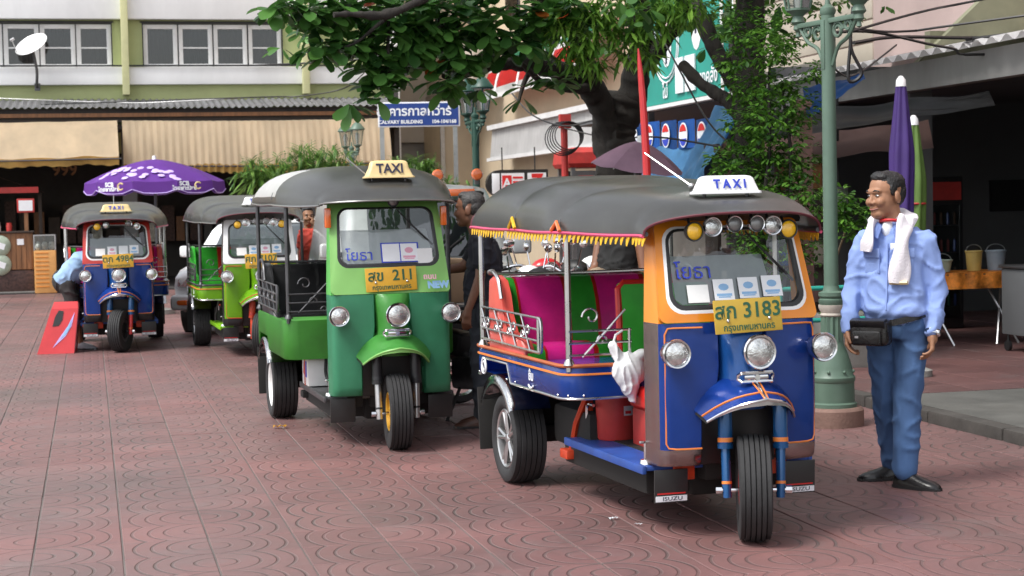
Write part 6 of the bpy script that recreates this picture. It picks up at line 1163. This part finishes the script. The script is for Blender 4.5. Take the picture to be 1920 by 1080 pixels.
b = B(); b.tube([onbody(0.07 + 0.048 * q, 1.104, 0.150) for q in (-1, -0.5, 0, 0.5, 1)], 0.012, 6); b.out('towel_hem', 'cream_sign', man)
b = B(); b.sphere(onbody(-0.01, 1.385, 0.062), (0.036, 0.026, 0.05), seg=14); b.out('undershirt', 'paper', man); b = B(); b.tube([onbody(0.062 * math.sin(R_(a)) - 0.005, 1.422 + 0.012 * math.cos(R_(a)), 0.068 * math.cos(R_(a)) + 0.02) for a in range(-90, 91, 15)], 0.009, 6); b.out('undershirt_collar', 'red_paint', man)
for s in (-1, 1): b = B(); b.loft([[onbody(s * 0.03, 1.40, 0.105), onbody(s * 0.075, 1.435, 0.06)], [onbody(s * 0.045, 1.335, 0.138), onbody(s * 0.10, 1.375, 0.11)]], closed=False); b.solidify(0.008); b.out('collar', 'shirt_blue', man)
for s in (-1, 1):
    b = B(); c0 = onbody(s * 0.085, 1.24, 0.106); m = Matrix.Translation(c0) @ Matrix.Rotation(yaw1 + s * R_(24), 4, 'Z'); b.box((0, 0, -0.03), (0.10, 0.006, 0.115), bev=0.004, mat=m); b.prism([(-0.056, 0.0), (0.056, 0.0), (0.056, 0.03), (-0.056, 0.03)][::-1], 0, 0.001); b.bm.verts.ensure_lookup_table(); pk = b; pk.box((0, -0.006, 0.02), (0.112, 0.008, 0.05), bev=0.006, mat=m); bm_ = pk.bm; dl = [v for v in bm_.verts if (v.co - c0).length > 0.3]; bmesh.ops.delete(bm_, geom=dl, context='VERTS'); pk.out('chest_pocket', 'shirt_blue', man)
b = B(); b.tube([onbody(0.0, 1.31, 0.112), onbody(0.002, 1.2, 0.124), onbody(0.004, 1.05, 0.146), onbody(0.002, 0.96, 0.158)], 0.006, 5); b.out('button_placket', 'shirt_blue', man); B().box((0, 0, 0), (0.05, 0.006, 0.035), rot=(0, 0, yaw1 + 0.3), bev=0.002).out('name_tag', 'paper', man, loc=onbody(0.045, 1.295, 0.122))
# waist bag and strap
wb = thing('waist_bag', 'black leather waist bag worn by the man in the pale blue shirt', 'bag', (2.05, 9.3, 0)); m = Matrix.Translation(onbody(-0.075, 0.84, 0.175)) @ Matrix.Rotation(yaw1 - 0.1, 4, 'Z')
b = B(); b.box((0, 0, 0), (0.215, 0.10, 0.14), bev=0.035, seg=4, mat=m); b.out('pouch', 'leather', wb); b = B(); b.box((0, -0.052, -0.025), (0.16, 0.03, 0.075), bev=0.014, seg=3, mat=m); b.out('front_pocket', 'leather', wb); b = B(); b.box((0, -0.03, 0.05), (0.2, 0.05, 0.05), rot=(0.3, 0, 0), bev=0.012, seg=2, mat=m); b.out('flap', 'leather', wb); b = B(); b.box((-0.05, -0.07, -0.02), (0.02, 0.008, 0.012), mat=m); b.out('zip_pull', 'chrome', wb)
rings = []
for a in range(0, 361, 15): 
    x, y = 0.183 * math.cos(R_(a)), 0.142 * math.sin(R_(a)); c = onbody(x, 0.905 + 0.035 * math.cos(R_(a)) - 0.02 * math.sin(R_(a)), y + 0.012); o_ = (ax1 * math.cos(R_(a)) + fw1 * math.sin(R_(a))); rings.append([c + Vector((0, 0, 0.017)), c + o_ * 0.006 + Vector((0, 0, 0.017)), c + o_ * 0.006 - Vector((0, 0, 0.017)), c - Vector((0, 0, 0.017))])
b = B(); b.loft(rings, cap=False); b.out('strap', 'leather', wb)
wt = MJ['elB'].lerp(MJ['wrB'], 0.97); dd = (MJ['wrB'] - MJ['elB']).normalized(); b = B(); b.lathe([(0.036, -0.012), (0.041, -0.012), (0.041, 0.012), (0.036, 0.012)], Matrix.Translation(wt) @ frame_to(dd), 20, cap=False); b.sphere(wt + Vector((0.02, -0.032, 0)), (0.014, 0.008, 0.016), seg=10); b.out('wristwatch', 'chrome', man)
# man in black behind the blue tuk-tuk
yaw2 = R_(-98)
person('person', 'grey haired man in a black shirt and dark trousers standing between two tuk-tuks', (-0.25, 12.25, 0), dict(yaw=yaw2, hyaw=R_(-105), hk=1.06, hair='hair_grey', skin='skin_dark', vox=0.008,
    J=dict(pelvis=(0.05, 0.0, 0.89), chest=(0.07, 0.0, 1.17), neck=(0.02, 0.01, 1.40), head=(-0.04, 0.01, 1.535), shA=(0.065, 0.16, 1.325), shB=(0.055, -0.15, 1.325), elA=(-0.10, 0.2, 1.12), wrA=(-0.30, 0.12, 1.10), elB=(0.03, -0.19, 1.06), wrB=(-0.06, -0.21, 0.83), hipA=(0.05, 0.08, 0.87), hipB=(0.05, -0.08, 0.87), knA=(0.04, 0.09, 0.47), knB=(0.02, -0.08, 0.47), anA=(0.06, 0.1, 0.08), anB=(0.03, -0.08, 0.08)),
    hdA=(-1, -0.2, -0.1), pnA=(0, -0.3, -1), thA=1, hdB=(-0.15, 0.0, -1), pnB=(0.3, 1, 0), thB=-1, toeA=(-1, 0.1, 0), toeB=(-1, -0.1, 0), shoe='leather_brown', shirt=dict(mat='shirt_navy', sleeve='short', rings=[(-0.22, 0.165, 0.12, 0.0)] + TORSO[1:]), trousers=dict(mat='slacks_grey', len='long')))
# man bending into the far blue tuk-tuk
yaw3 = R_(75)
person('person', 'man in a light blue shirt and dark shorts bending into the left blue tuk-tuk', (-5.1, 20.2, 0), dict(yaw=yaw3, hyaw=R_(75), hpitch=R_(30), hair='hair_black', vox=0.011, svox=0.014,
    J=dict(pelvis=(-0.10, 0.0, 0.80), chest=(0.10, 0.03, 1.03), neck=(0.30, 0.06, 1.06), head=(0.41, 0.08, 1.0), shA=(0.22, -0.13, 1.05), shB=(0.20, 0.2, 1.05), elA=(0.36, -0.12, 0.82), wrA=(0.5, -0.04, 0.68), elB=(0.4, 0.2, 0.84), wrB=(0.55, 0.16, 0.7), hipA=(-0.06, -0.08, 0.77), hipB=(-0.06, 0.1, 0.77), knA=(0.03, -0.09, 0.43), knB=(-0.02, 0.1, 0.43), anA=(0.08, -0.1, 0.08), anB=(-0.02, 0.12, 0.08)),
    hdA=(0.5, 0.2, -0.7), pnA=(0, 0.5, -0.3), thA=1, hdB=(0.5, 0, -0.7), pnB=(0, -0.5, -0.3), thB=-1, toeA=(1, -0.25, 0), toeB=(1, 0, 0), shoe='sleeve_grey', shirt=dict(mat='shirt_pale_blue', sleeve='short', rings=TORSO, wr=0.01, ani=(1, 1, 1)), trousers=dict(mat='shorts_dark', len='short', upright=False)))
# person on the phone
yaw4 = R_(-60)
person('person', 'person in a red shirt holding a phone to the ear behind the green tuk-tuk', (-2.47, 21.0, 0), dict(yaw=yaw4, hyaw=R_(20), hair='hair_black', vox=0.011, svox=0.014, k=0.92,
    J=dict(pelvis=(0.05, 0.0, 0.84), chest=(0.05, 0.0, 1.12), neck=(0.03, 0.0, 1.35), head=(0.02, 0.0, 1.48), shA=(-0.05, 0.12, 1.28), shB=(0.12, -0.11, 1.28), elA=(-0.1, 0.12, 1.04), wrA=(-0.08, 0.0, 0.82), elB=(0.19, -0.2, 1.10), wrB=(0.11, -0.12, 1.36), hipA=(0.0, 0.06, 0.82), hipB=(0.09, -0.06, 0.82), knA=(0.0, 0.07, 0.45), knB=(0.08, -0.07, 0.45), anA=(0.02, 0.08, 0.08), anB=(0.08, -0.06, 0.08)),
    hdA=(0, -0.2, -1), pnA=(1, 0, 0), thA=1, hdB=(-0.1, 0.1, 1), pnB=(-1, 0.4, 0), thB=1, toeA=(-0.6, -0.8, 0), toeB=(-0.6, -0.8, 0), shoe='leather', shirt=dict(mat='shirt_red', sleeve='short', rings=TORSO), trousers=dict(mat='slacks_grey', len='long')))
# rider sitting behind the near blue tuk-tuk
yaw5 = R_(-60)
person('person', 'seated person in a black vest with grey sleeves and khaki trousers beyond the near bench', (0.66, 12.55, 0), dict(yaw=yaw5, hyaw=R_(-60), hair='hair_black', skin='skin_dark', vox=0.011, svox=0.014,
    J=dict(pelvis=(0.10, 0.05, 0.90), chest=(0.12, 0.05, 1.17), neck=(0.1, 0.04, 1.38), head=(0.07, 0.02, 1.50), shA=(0.0, 0.18, 1.32), shB=(0.26, -0.08, 1.32), elA=(-0.05, 0.1, 1.08), wrA=(-0.15, -0.1, 1.02), elB=(0.29, -0.13, 1.06), wrB=(0.19, -0.26, 0.95), hipA=(0.02, 0.1, 0.92), hipB=(0.14, -0.02, 0.92), knA=(-0.26, -0.15, 0.97), knB=(-0.06, -0.36, 1.03), anA=(-0.3, -0.2, 0.56), anB=(-0.05, -0.42, 0.6)),
    hdA=(-0.7, -0.5, -0.2), pnA=(0, 0, -1), thA=1, hdB=(-0.5, -0.7, -0.3), pnB=(0, 0, -1), thB=-1, toeA=(-0.6, -0.8, 0), toeB=(-0.4, -0.8, 0), shoe='leather', shirt=dict(mat='vest_black', sleeve='none', rings=TORSO), trousers=dict(mat='khaki', len='long', upright=False)))
# ---------------------------------------------------------------- other vehicles
pm('van_white', (0.82, 0.83, 0.84), 0.3, var=0.04, coat=0.5); pm('van_silver', (0.46, 0.47, 0.47), 0.35, 0.2, var=0.08, coat=0.4, dirt=0.08); glass('car_glass', (0.30, 0.33, 0.34), 0.12, 0.02); pm('bumper_grey', (0.12, 0.12, 0.12), 0.6)
def van(name, label, loc, yaw, paint, Ht, W, stations, ws, cat='van'):
    T = thing(name, label, cat, (loc[0], loc[1], 0), yaw)
    b = B(); rings = []
    for (y, zt, w_) in stations:
        zb = 0.28 if 0.1 < y < stations[-1][0] - 0.1 else 0.36; belt = min(zt - 0.08, 1.0); wt = w_ - (max(0, zt - 1.0) * 0.16)
        half = [(w_ - 0.06, zb), (w_, zb + 0.1), (w_ + 0.01, 0.62 if zt > 0.75 else zt - 0.15), (w_ - 0.005, belt), (wt, zt - 0.07), (wt - 0.03, zt - 0.025), (wt - 0.12, zt), (wt * 0.5, zt + 0.015)]
        rings.append([Vector((x, y, z)) for x, z in half] + [Vector((-x, y, z)) for x, z in half[::-1]])
    b.loft(rings); b.out('body', paint, T, 40)
    (y0, z0, w0), (y1, z1, w1) = ws; n = Vector((0, -(z1 - z0), (y1 - y0))).normalized()
    out_ = [(x, t) for x, t in [(q[0], q[1]) for q in rrect(1.0, 1.0, 0.0, 1.0, 0.09)]]
    def wp(x, t, o): p = Vector((x * (w0 + (w1 - w0) * t), y0 + (y1 - y0) * t, z0 + (z1 - z0) * t)); p.y += 0.10 * abs(x) ** 3; return p + n * o
    b = B(); b.loft([[wp(x * 1.02, t * 1.04 - 0.02, 0.004) for x, t in out_], [wp(x * 0.97, 0.03 + t * 0.94, 0.014) for x, t in out_]], cap=False); fr = b.out('windscreen_seal', 'black_plastic', T)
    g_ = B(); nx = 9
    g_.loft([[wp(-0.975 + 1.95 * i / nx, 0.02 + 0.96 * j / 4, 0.012) for i in range(nx + 1)] for j in range(5)], closed=False); g_.out('windscreen', 'car_glass', T)
    for s in (-1, 1):
        b = B(); b.tube([wp(s * 0.1 + 0.05, 0.02, 0.03), wp(s * 0.1 + 0.42, 0.3, 0.03)], 0.01, 6); b.out('wiper', 'black', T)
        zc = 0.66; b = B(); b.loft([[Vector((s * x, y, z)) for x, z in rrect(0.13, 0.13, -0.05, 0.05, 0.02)] for y in (0.1, -0.03)]); h = b.out('headlight', 'lens', T); h.location = (s * (W - 0.22), 0.015, zc); h.rotation_euler = (R_(-14), 0, s * R_(14))
        b = B(); b.box((s * (W - 0.15), -0.06, zc - 0.24), (0.2, 0.1, 0.07), rot=(0, 0, s * R_(14)), bev=0.02); b.out('indicator', 'orange_lens', T)
        b = B(); b.box((s * (W + 0.09), y0 + 0.12, z0 + 0.1), (0.2, 0.09, 0.15), bev=0.04, seg=3); m_ = b.out('wing_mirror', paint, T); b = B(); b.box((s * (W + 0.0), y0 + 0.13, z0 + 0.06), (0.12, 0.05, 0.05), bev=0.01); b.out('mirror_arm', 'black_plastic', m_)
        b = B(); yy = (y0 + 0.55, y1 + 0.9); b.faces([Vector((s * (W + 0.004), yy[0], z0 + 0.05)), Vector((s * (W + 0.004), yy[1], z0 + 0.05)), Vector((s * (w1 + 0.025), yy[1], z1 - 0.06)), Vector((s * (w1 + 0.028), y1 + 0.1, z1 - 0.08))], [(0, 1, 2, 3)]); b.solidify(0.012); b.out('side_window', 'car_glass', T, 0)
        for yw in (0.72, stations[-1][0] - 0.75):
            m_ = Matrix.Translation((s * (W - 0.1), yw, 0.29)) @ XAX; b = B(); b.lathe([(0.18, -0.08), (0.26, -0.09), (0.285, -0.07), (0.29, 0), (0.285, 0.07), (0.26, 0.09), (0.18, 0.08)], m_, 28, cap=False); wq = b.out('wheel', 'rubber', T); b = B(); b.lathe([(0, s * 0.06), (0.05, s * 0.07), (0.12, s * 0.05), (0.18, s * 0.075)], m_, 20, cap=False); b.out('hub_cap', 'alloy', wq)
            b = B(); b.lathe([(0.33, -0.11), (0.33, 0.108)], m_, 20, arc=(0, 2 * math.pi), cap=False); b.out('wheel_well', 'under_black', T)
    B().box((0, -0.02, 0.42), (2 * W - 0.02, 0.16, 0.2), bev=0.06, seg=3).out('bumper', paint, T); B().box((0, -0.005, 0.66), (2 * W - 0.85, 0.06, 0.10), bev=0.02).out('grille', 'bumper_grey', T); B().box((0, -0.108, 0.43), (0.36, 0.012, 0.12)).out('number_plate', 'paper', T)
    B().box((0, stations[-1][0] / 2, 0.25), (2 * W - 0.3, stations[-1][0] - 0.3, 0.12)).out('underbody', 'under_black', T)
    return T
st1 = [(0.0, 0.74, 0.70), (0.06, 0.79, 0.79), (0.3, 0.85, 0.82), (0.9, 0.925, 0.83), (1.25, 1.13, 0.83), (1.6, 1.335, 0.83), (1.85, 1.41, 0.83), (2.8, 1.45, 0.83), (3.9, 1.38, 0.82), (4.2, 1.0, 0.81), (4.25, 0.6, 0.8)]
van('parked_car', 'white car with a large wing mirror behind the lime green tuk-tuk', (-3.52, 22.0), R_(-7), 'van_white', 1.45, 0.83, st1, ((0.90, 0.945, 0.75), (1.62, 1.385, 0.62)), 'car')
st2 = [(0.0, 0.9, 0.74), (0.05, 0.96, 0.82), (0.2, 1.0, 0.84), (0.38, 1.045, 0.85), (0.6, 1.305, 0.85), (0.85, 1.60, 0.85), (1.05, 1.76, 0.85), (2.4, 1.80, 0.85), (3.7, 1.78, 0.84), (3.9, 1.2, 0.83), (3.95, 0.7, 0.8)]
v2 = van('minibus', 'silver minibus with round orange roof lamps behind the man in black', (-0.72, 16.4), R_(12), 'van_silver', 1.80, 0.85, st2, ((0.36, 1.06, 0.76), (0.90, 1.70, 0.68)))
for x in (0.62, 0.22): b = B(); b.lathe([(0, -0.03), (0.055, -0.03), (0.06, 0.02), (0.045, 0.045), (0, 0.05)], Matrix.Translation((x, 1.05, 1.88)) @ YAX, 16); l_ = b.out('roof_lamp', 'orange_lens', v2); B().box((x, 1.06, 1.81), (0.04, 0.04, 0.06)).out('lamp_foot', 'bumper_grey', l_)
B().box((0.35, 0.82, 1.70), (0.4, 0.03, 0.07), bev=0.01).out('orange_marker', 'orange_lens', v2)
def motorcycle(label, loc, yaw, fair, box=None):
    T = thing('motorcycle', label, 'motorcycle', (loc[0], loc[1], 0), yaw, 'motorcycles parked beyond the near tuk-tuk')
    for y in (0, 1.22):
        m_ = Matrix.Translation((0, y, 0.28)) @ XAX; b = B(); b.lathe([(0.215, -0.035), (0.26, -0.045), (0.28, 0), (0.26, 0.045), (0.215, 0.035)], m_, 28, cap=False); q = b.out('wheel', 'rubber', T); b = B(); b.lathe([(0.215, -0.03), (0.2, 0), (0.215, 0.03)], m_, 24, cap=False); b.lathe([(0.0, -0.05), (0.04, -0.05), (0.04, 0.05), (0, 0.05)], m_, 12)
        for k in range(8): a = k * math.pi / 4; b.tube([(0, y, 0.28), (0, y + 0.21 * math.cos(a), 0.28 + 0.21 * math.sin(a))], 0.005, 4)
        b.out('rim', 'chrome', q)
    for s in (-1, 1): b = B(); b.tube([(s * 0.07, 0, 0.28), (s * 0.06, 0.2, 0.72)], 0.018, 8); b.out('fork', 'chrome', T)
    b = B(); b.tube(spline([(0, 0.22, 0.86), (0, 0.38, 0.5), (0, 0.7, 0.42), (0, 1.0, 0.6), (0, 1.4, 0.72)], 5), 0.04, 8); b.box((0, 0.66, 0.34), (0.24, 0.34, 0.24), bev=0.04); b.out('engine_frame', 'dark_steel', T)
    b = B(); b.loft([[Vector((x * w_, y + 0.06 * abs(x), z)) for x in (-1, -0.6, 0, 0.6, 1)] for y, z, w_ in ((0.12, 0.98, 0.09), (0.13, 0.86, 0.16), (0.22, 0.7, 0.2), (0.34, 0.5, 0.21), (0.42, 0.36, 0.17))], closed=False); b.solidify(0.015); b.out('leg_shield', fair, T)
    b = B(); b.loft([[Vector((x * w_, y, z0 + (z1 - z0) * t)) for x, t in ((-1, 0), (-1, 0.7), (-0.5, 1), (0.5, 1), (1, 0.7), (1, 0))] for y, z0, z1, w_ in ((0.52, 0.64, 0.74), (0.56, 0.62, 0.78, ), (0.8, 0.6, 0.77), (1.1, 0.64, 0.80), (1.4, 0.68, 0.81), (1.45, 0.7, 0.76)) for w_ in [0.12]][0:6]) if False else b.box((0, 0.95, 0.745), (0.24, 0.86, 0.09), bev=0.04, seg=3); b.out('seat', 'black_seat', T)
    b = B(); b.box((0, 1.1, 0.6), (0.2, 0.7, 0.18), rot=(R_(10), 0, 0), bev=0.05, seg=3); b.out('tail_panel', fair, T)
    b = B(); b.tube(spline([(-0.34, 0.30, 1.02), (-0.2, 0.22, 1.05), (0, 0.2, 0.99), (0.2, 0.22, 1.05), (0.34, 0.30, 1.02)], 4), 0.013, 8); b.out('handlebar', 'chrome', T)
    for s in (-1, 1): b = B(); b.tube([(s * 0.36, 0.31, 1.02), (s * 0.26, 0.26, 1.035)], 0.02, 8); b.out('grip', 'rubber', T); b = B(); b.tube([(s * 0.22, 0.23, 1.05), (s * 0.27, 0.22, 1.2)], 0.006, 5); b.sphere((s * 0.3, 0.22, 1.24), (0.055, 0.015, 0.035), seg=10); b.out('mirror', 'chrome', T)
    b = B(); b.sphere((0, 0.12, 1.02), (0.14, 0.1, 0.09), seg=12); b.out('head_cowl', fair, T); lamp(T, (0, 0.04, 1.0), 0.07, 0.06)
    b = B(); b.loft([[Vector((x * 0.06, 0.33 * math.cos(R_(a)) * -1, 0.28 + 0.33 * math.sin(R_(a)) - 0.02 * abs(x))) for x in (-1, -0.5, 0, 0.5, 1)] for a in range(20, 150, 15)], closed=False); b.solidify(0.006); b.out('front_mudguard', fair, T)
    b = B(); b.tube([(0.12, 1.5, 0.32), (0.12, 0.8, 0.26)], [0.04, 0.025], 8); b.out('exhaust', 'chrome', T); b = B(); b.tube([(-0.1, 0.75, 0.25), (-0.22, 0.8, 0.0)], 0.012, 6); b.out('stand', 'black', T)
    if box: b = B(); b.box((0, 1.42, 0.96), (0.42, 0.38, 0.30), bev=0.03, seg=2); q = b.out('rear_box', box, T); b = B(); b.box((0, 1.42, 1.13), (0.44, 0.40, 0.05), bev=0.02); b.out('box_lid', box, q)
    return T
pm('box_tan', (0.30, 0.20, 0.12), 0.6, var=0.1)
motorcycle('white motorcycle nearest the striped bench of the near tuk-tuk', (0.02, 12.95), R_(-68), 'van_white'); motorcycle('dark motorcycle with a tan rear box', (0.62, 14.3), R_(120), 'black', 'box_tan'); motorcycle('red motorcycle parked beside the one with the tan box', (0.35, 14.6), R_(28), 'red_paint'); motorcycle('motorcycle under the seated person in the black vest', (0.30, 12.35), R_(58), 'black'); motorcycle('white motorcycle farthest back, left of the tree trunk', (0.75, 15.0), R_(10), 'van_white')

# ---------------------------------------------------------------- small things
def local(T, p): return T.matrix_basis @ Vector(p) if False else Matrix.Translation(T.location) @ Matrix.Rotation(T.rotation_euler.z, 4, 'Z') @ Vector(p)
bk_ = thing('red_bucket', 'scuffed red lidded bucket on the floor of the near blue tuk-tuk', 'bucket', local(blue, (-0.2, 1.24, 0.331)), R_(17))
B().lathe([(0, 0.0), (0.098, 0.0), (0.104, 0.01), (0.11, 0.24), (0.11, 0.25), (0, 0.25)], seg=28).out('pail', 'red_plastic', bk_); B().lathe([(0.114, 0.225), (0.117, 0.23), (0.117, 0.265), (0.112, 0.275), (0.06, 0.283), (0, 0.283)], seg=28, cap=False).out('lid', 'red_plastic', bk_); b = B(); b.loft([[Vector((0.1095 * math.sin(R_(a)), -0.1095 * math.cos(R_(a)), z)) for a in range(0, 50, 8)] for z in (0.13, 0.18)], closed=False); b.solidify(0.002); lb_ = b.out('label_sticker', 'paper', bk_); b = B(); b.loft([[Vector((0.1115 * math.sin(R_(a)), -0.1115 * math.cos(R_(a)), z)) for a in range(4, 28, 6)] for z in (0.14, 0.155)], closed=False); b.out('sticker_print', 'ink_red', lb_)
pb_ = B(); pb_.sphere((0, 0, 0.02), (0.085, 0.055, 0.095), seg=20); pb_.capsule((-0.045, 0, 0.08), (-0.085, 0, 0.15), 0.03, 0.02); pb_.capsule((0.02, 0, 0.07), (0.075, 0.01, 0.10), 0.04, 0.03); pb_.capsule((0.0, 0, -0.05), (0.02, 0, -0.12), 0.05, 0.02)
bgT = thing('plastic_bag', 'crumpled white plastic bag hanging beside the red bucket', 'bag', local(blue, (-0.27, 0.86, 0.70)), R_(17)); vox(pb_, 0.0055, 'bag_film', 'bag', bgT, 3, 0.006, 13, (1.5, 1.5, 0.6)); B().tube([(-0.085, 0, 0.15), (-0.06, 0.02, 0.2), (-0.02, 0.03, 0.22)], 0.006, 5).out('bag_handle', 'bag', bgT)
bt = thing('battery', 'white car battery with a blue pipe on the running board of the green tuk-tuk', 'battery', local(gtk, (-0.36, 1.08, 0.331)), R_(15))
B().box((0, 0, 0.10), (0.16, 0.27, 0.19), bev=0.008).out('case', 'white_paint', bt); B().box((0, 0, 0.20), (0.15, 0.26, 0.02), bev=0.006).out('lid', 'black_plastic', bt); [B().tube([(sx * 0.05, -0.09, 0.2), (sx * 0.05, -0.09, 0.235)], 0.012, 8).out('terminal', 'chrome', bt) for sx in (-1, 1)]; B().box((-0.082, -0.06, 0.12), (0.003, 0.05, 0.11)).out('print', 'ink_blue', bt, 0); B().box((-0.082, 0.03, 0.12), (0.003, 0.04, 0.08), rot=(0.5, 0, 0)).out('print', 'ink_red', bt, 0); B().tube(spline([(-0.03, 0.12, 0.2), (-0.04, 0.12, 0.28), (-0.04, 0.06, 0.30), (-0.03, -0.02, 0.26), (0.0, -0.05, 0.22)], 5), 0.022, 10).out('blue_pipe', 'print_blue', bt); B().tube(spline([(0.05, -0.09, 0.235), (0.05, -0.14, 0.22), (0.04, -0.15, 0.1), (0.06, -0.2, 0.02)], 5), 0.01, 6).out('cable', 'black', bt); B().box((0, 0, 0.105), (0.168, 0.03, 0.205), bev=0.004).out('clamp', 'red_frame', bt)
# red bodywork panel leaning in front of the bending man
rp_ = thing('engine_cover', 'red fibreglass engine cover with a silver blue flash standing on the paving at left', 'panel', (-5.17, 19.66, 0), R_(8))
Q = [(-0.215, -0.10, 0.0), (0.19, -0.10, 0.0), (0.235, 0.06, 0.50), (-0.06, 0.06, 0.50)]; Qt = [(-0.035, 0.14, 0.575), (0.225, 0.14, 0.575)]
b = B(); b.loft([[Vector(Q[0]), Vector(Q[1])], [Vector(Q[3]), Vector(Q[2])], [Vector(Qt[0]), Vector(Qt[1])], [Vector((-0.03, 0.3, 0.56)), Vector((0.22, 0.3, 0.56))], [Vector((-0.2, 0.3, 0.0)), Vector((0.19, 0.3, 0.0))]], closed=False); b.loft([[Vector(Q[1]), Vector(Q[2]), Vector(Qt[1])], [Vector((0.19, 0.3, 0)), Vector((0.22, 0.3, 0.4)), Vector((0.22, 0.3, 0.56))]], closed=False); b.loft([[Vector(Q[0]), Vector(Q[3]), Vector(Qt[0])], [Vector((-0.2, 0.3, 0)), Vector((-0.05, 0.3, 0.4)), Vector((-0.03, 0.3, 0.56))]], closed=False); bmesh.ops.remove_doubles(b.bm, verts=list(b.bm.verts), dist=0.001); b.solidify(0.006); b.out('shell', 'red_paint', rp_, 20)
def pface(u, v, o): 
    a = Vector(Q[0]).lerp(Vector(Q[1]), u); c = Vector(Q[3]).lerp(Vector(Q[2]), u); return a.lerp(c, v) + Vector((0, -0.95, 0.3)) * o
b = B(); b.faces([pface(u, v, 0.006) for u, v in ((0.22, 0.60), (0.42, 0.62), (0.5, 0.75), (0.48, 0.94), (0.3, 0.96), (0.22, 0.82))], [tuple(range(6))]); b.out('vent_hole', 'black', rp_, 0)
b = B(); b.faces([pface(u, v, 0.005) for u, v in ((0.38, 0.12), (0.56, 0.4), (0.72, 0.6), (0.9, 0.92), (0.84, 0.6), (0.7, 0.38))], [tuple(range(6))]); b.out('flash', 'lilac', rp_, 0); b = B(); b.faces([pface(u, v, 0.008) for u, v in ((0.56, 0.32), (0.66, 0.5), (0.82, 0.75), (0.8, 0.58), (0.7, 0.42))], [tuple(range(5))]); b.out('flash_core', 'print_blue', rp_, 0)
# stool behind the red shirted person
rc = thing('red_chair', 'red plastic chair beside the person on the phone', 'chair', (-2.25, 21.6, 0), R_(20))
B().box((0, 0, 0.44), (0.4, 0.4, 0.03), bev=0.012).out('seat', 'red_paint', rc); B().box((0, 0.2, 0.68), (0.4, 0.03, 0.42), bev=0.012).out('backrest', 'red_paint', rc); [B().tube([(sx * 0.17, sy * 0.17, 0.43), (sx * 0.2, sy * 0.2, 0)], 0.018, 6).out('leg', 'red_paint', rc) for sx in (-1, 1) for sy in (-1, 1)]
# litter
def scrap(label, p, s, mat, rz):
    b = B(); n = 6; b.loft([[Vector((s * (i / n - 0.5), s * 0.45 * (j - 0.5) , 0.004 + 0.012 * s / 0.06 * abs(math.sin(i * 1.3 + j)))) for i in range(n + 1)] for j in (0, 0.5, 1)], closed=False); b.solidify(0.001); o = b.out('paper_scrap', mat, None, 40); o.location = (p[0], p[1], 0.002); o.rotation_euler = (0, 0, rz); tag(o, label, 'litter')
scrap('gold wrapper on the paving left of the green tuk-tuk front wheel', (-1.68, 12.37), 0.10, 'plate_gold', 0.1); scrap('white paper scrap on the paving below the near tuk-tuk, left one', (0.473, 8.473), 0.045, 'paper', 0.4); scrap('white paper scrap on the paving below the near tuk-tuk, right one', (0.584, 8.303), 0.04, 'paper', -0.5); scrap('dry leaf on the paving by the right foot of the man in blue', (1.72, 10.1), 0.05, 'wood', 0.9)
# overhead cables
def cable(label, pts, r=0.012, mat='black', grp='overhead cables'):
    b = B(); b.tube(spline(pts, 6), r, 5); o = b.out('cable', mat, None, 60); tag(o, label, 'cable', grp)
cable('thick black cable running from the near lamp along the pink wall', [[2.27, 12.6, 2.75], [2.95, 14.0, 2.88], [3.93, 15.5, 2.87], [4.74, 16.0, 2.86], [9, 14, 3.0]], 0.013); cable('black cable rising to the top right above the corrugated roof', [[2.54, 13.0, 2.79], [3.5, 14.5, 3.1], [4.45, 15.0, 3.30], [9, 13, 4.0]], 0.011); cable('black cable crossing in front of the drain pipe', [[2.54, 13.0, 2.82], [3.32, 14.5, 2.93], [4.1, 14.0, 2.98], [9, 11, 3.3]], 0.010); cable('bundled black cable sagging over the corrugated roof', [[2.78, 14.0, 2.8], [3.34, 15.0, 2.93], [4.3, 16.0, 3.0], [4.6, 15.6, 3.0], [9, 12, 3.2]], 0.016); cable('thin looped cable below the bundle by the near lamp', [[2.5, 13.6, 2.62], [2.75, 14.2, 2.55], [3.07, 15.0, 2.66], [3.57, 16.0, 2.95]], 0.009)
cable('coiled black cable hanging beside the near lamp lantern', [[2.62, 13.2, 3.0], [2.6, 13.2, 2.7], [2.68, 13.2, 2.5], [2.58, 13.2, 2.45], [2.6, 13.2, 2.75]], 0.014)
cable('pale cable sagging below the white band of the shophouse', [[-12, 37.0, 4.15], [-8.29, 37.0, 3.93], [-7.04, 37.0, 3.93], [-5.34, 37.0, 3.98]], 0.010, 'alloy'); cable('black cable along the shophouse above the lean-to roof', [[-9.8, 36.6, 3.9], [-5.34, 37.0, 3.98], [-4.44, 37.0, 3.98], [-3.43, 36.6, 4.1], [-3.03, 38.0, 4.6]], 0.014); cable('white cable draped on the beige building beside the shophouse corner', [[-2.6, 38.0, 4.75], [-2.1, 38.0, 4.50], [-1.1, 33.0, 4.4]], 0.02, 'white_paint'); cable('black cable from the shophouse rail into the tree', [[-5.54, 38.5, 4.78], [-3.51, 37.2, 4.72], [-2.09, 36.0, 4.78], [-0.4, 28.0, 4.1]], 0.02)
cable('thin black cable from the coil post to the store awning', [[0.06, 25.5, 3.2], [0.35, 25, 2.85], [0.77, 24.2, 2.65], [1.12, 22.0, 2.62]], 0.012); cable('thin dark cable from the coil post towards the climbing shrub', [[0.77, 24.0, 2.61], [1.2, 21.0, 2.35], [1.55, 18.2, 2.24], [1.95, 15.9, 2.05]], 0.010); cable('thin cable falling across the teal billboard', [[1.49, 18.0, 3.48], [1.7, 17.5, 2.93], [1.9, 16.5, 2.3], [2.11, 15.6, 1.96]], 0.010)
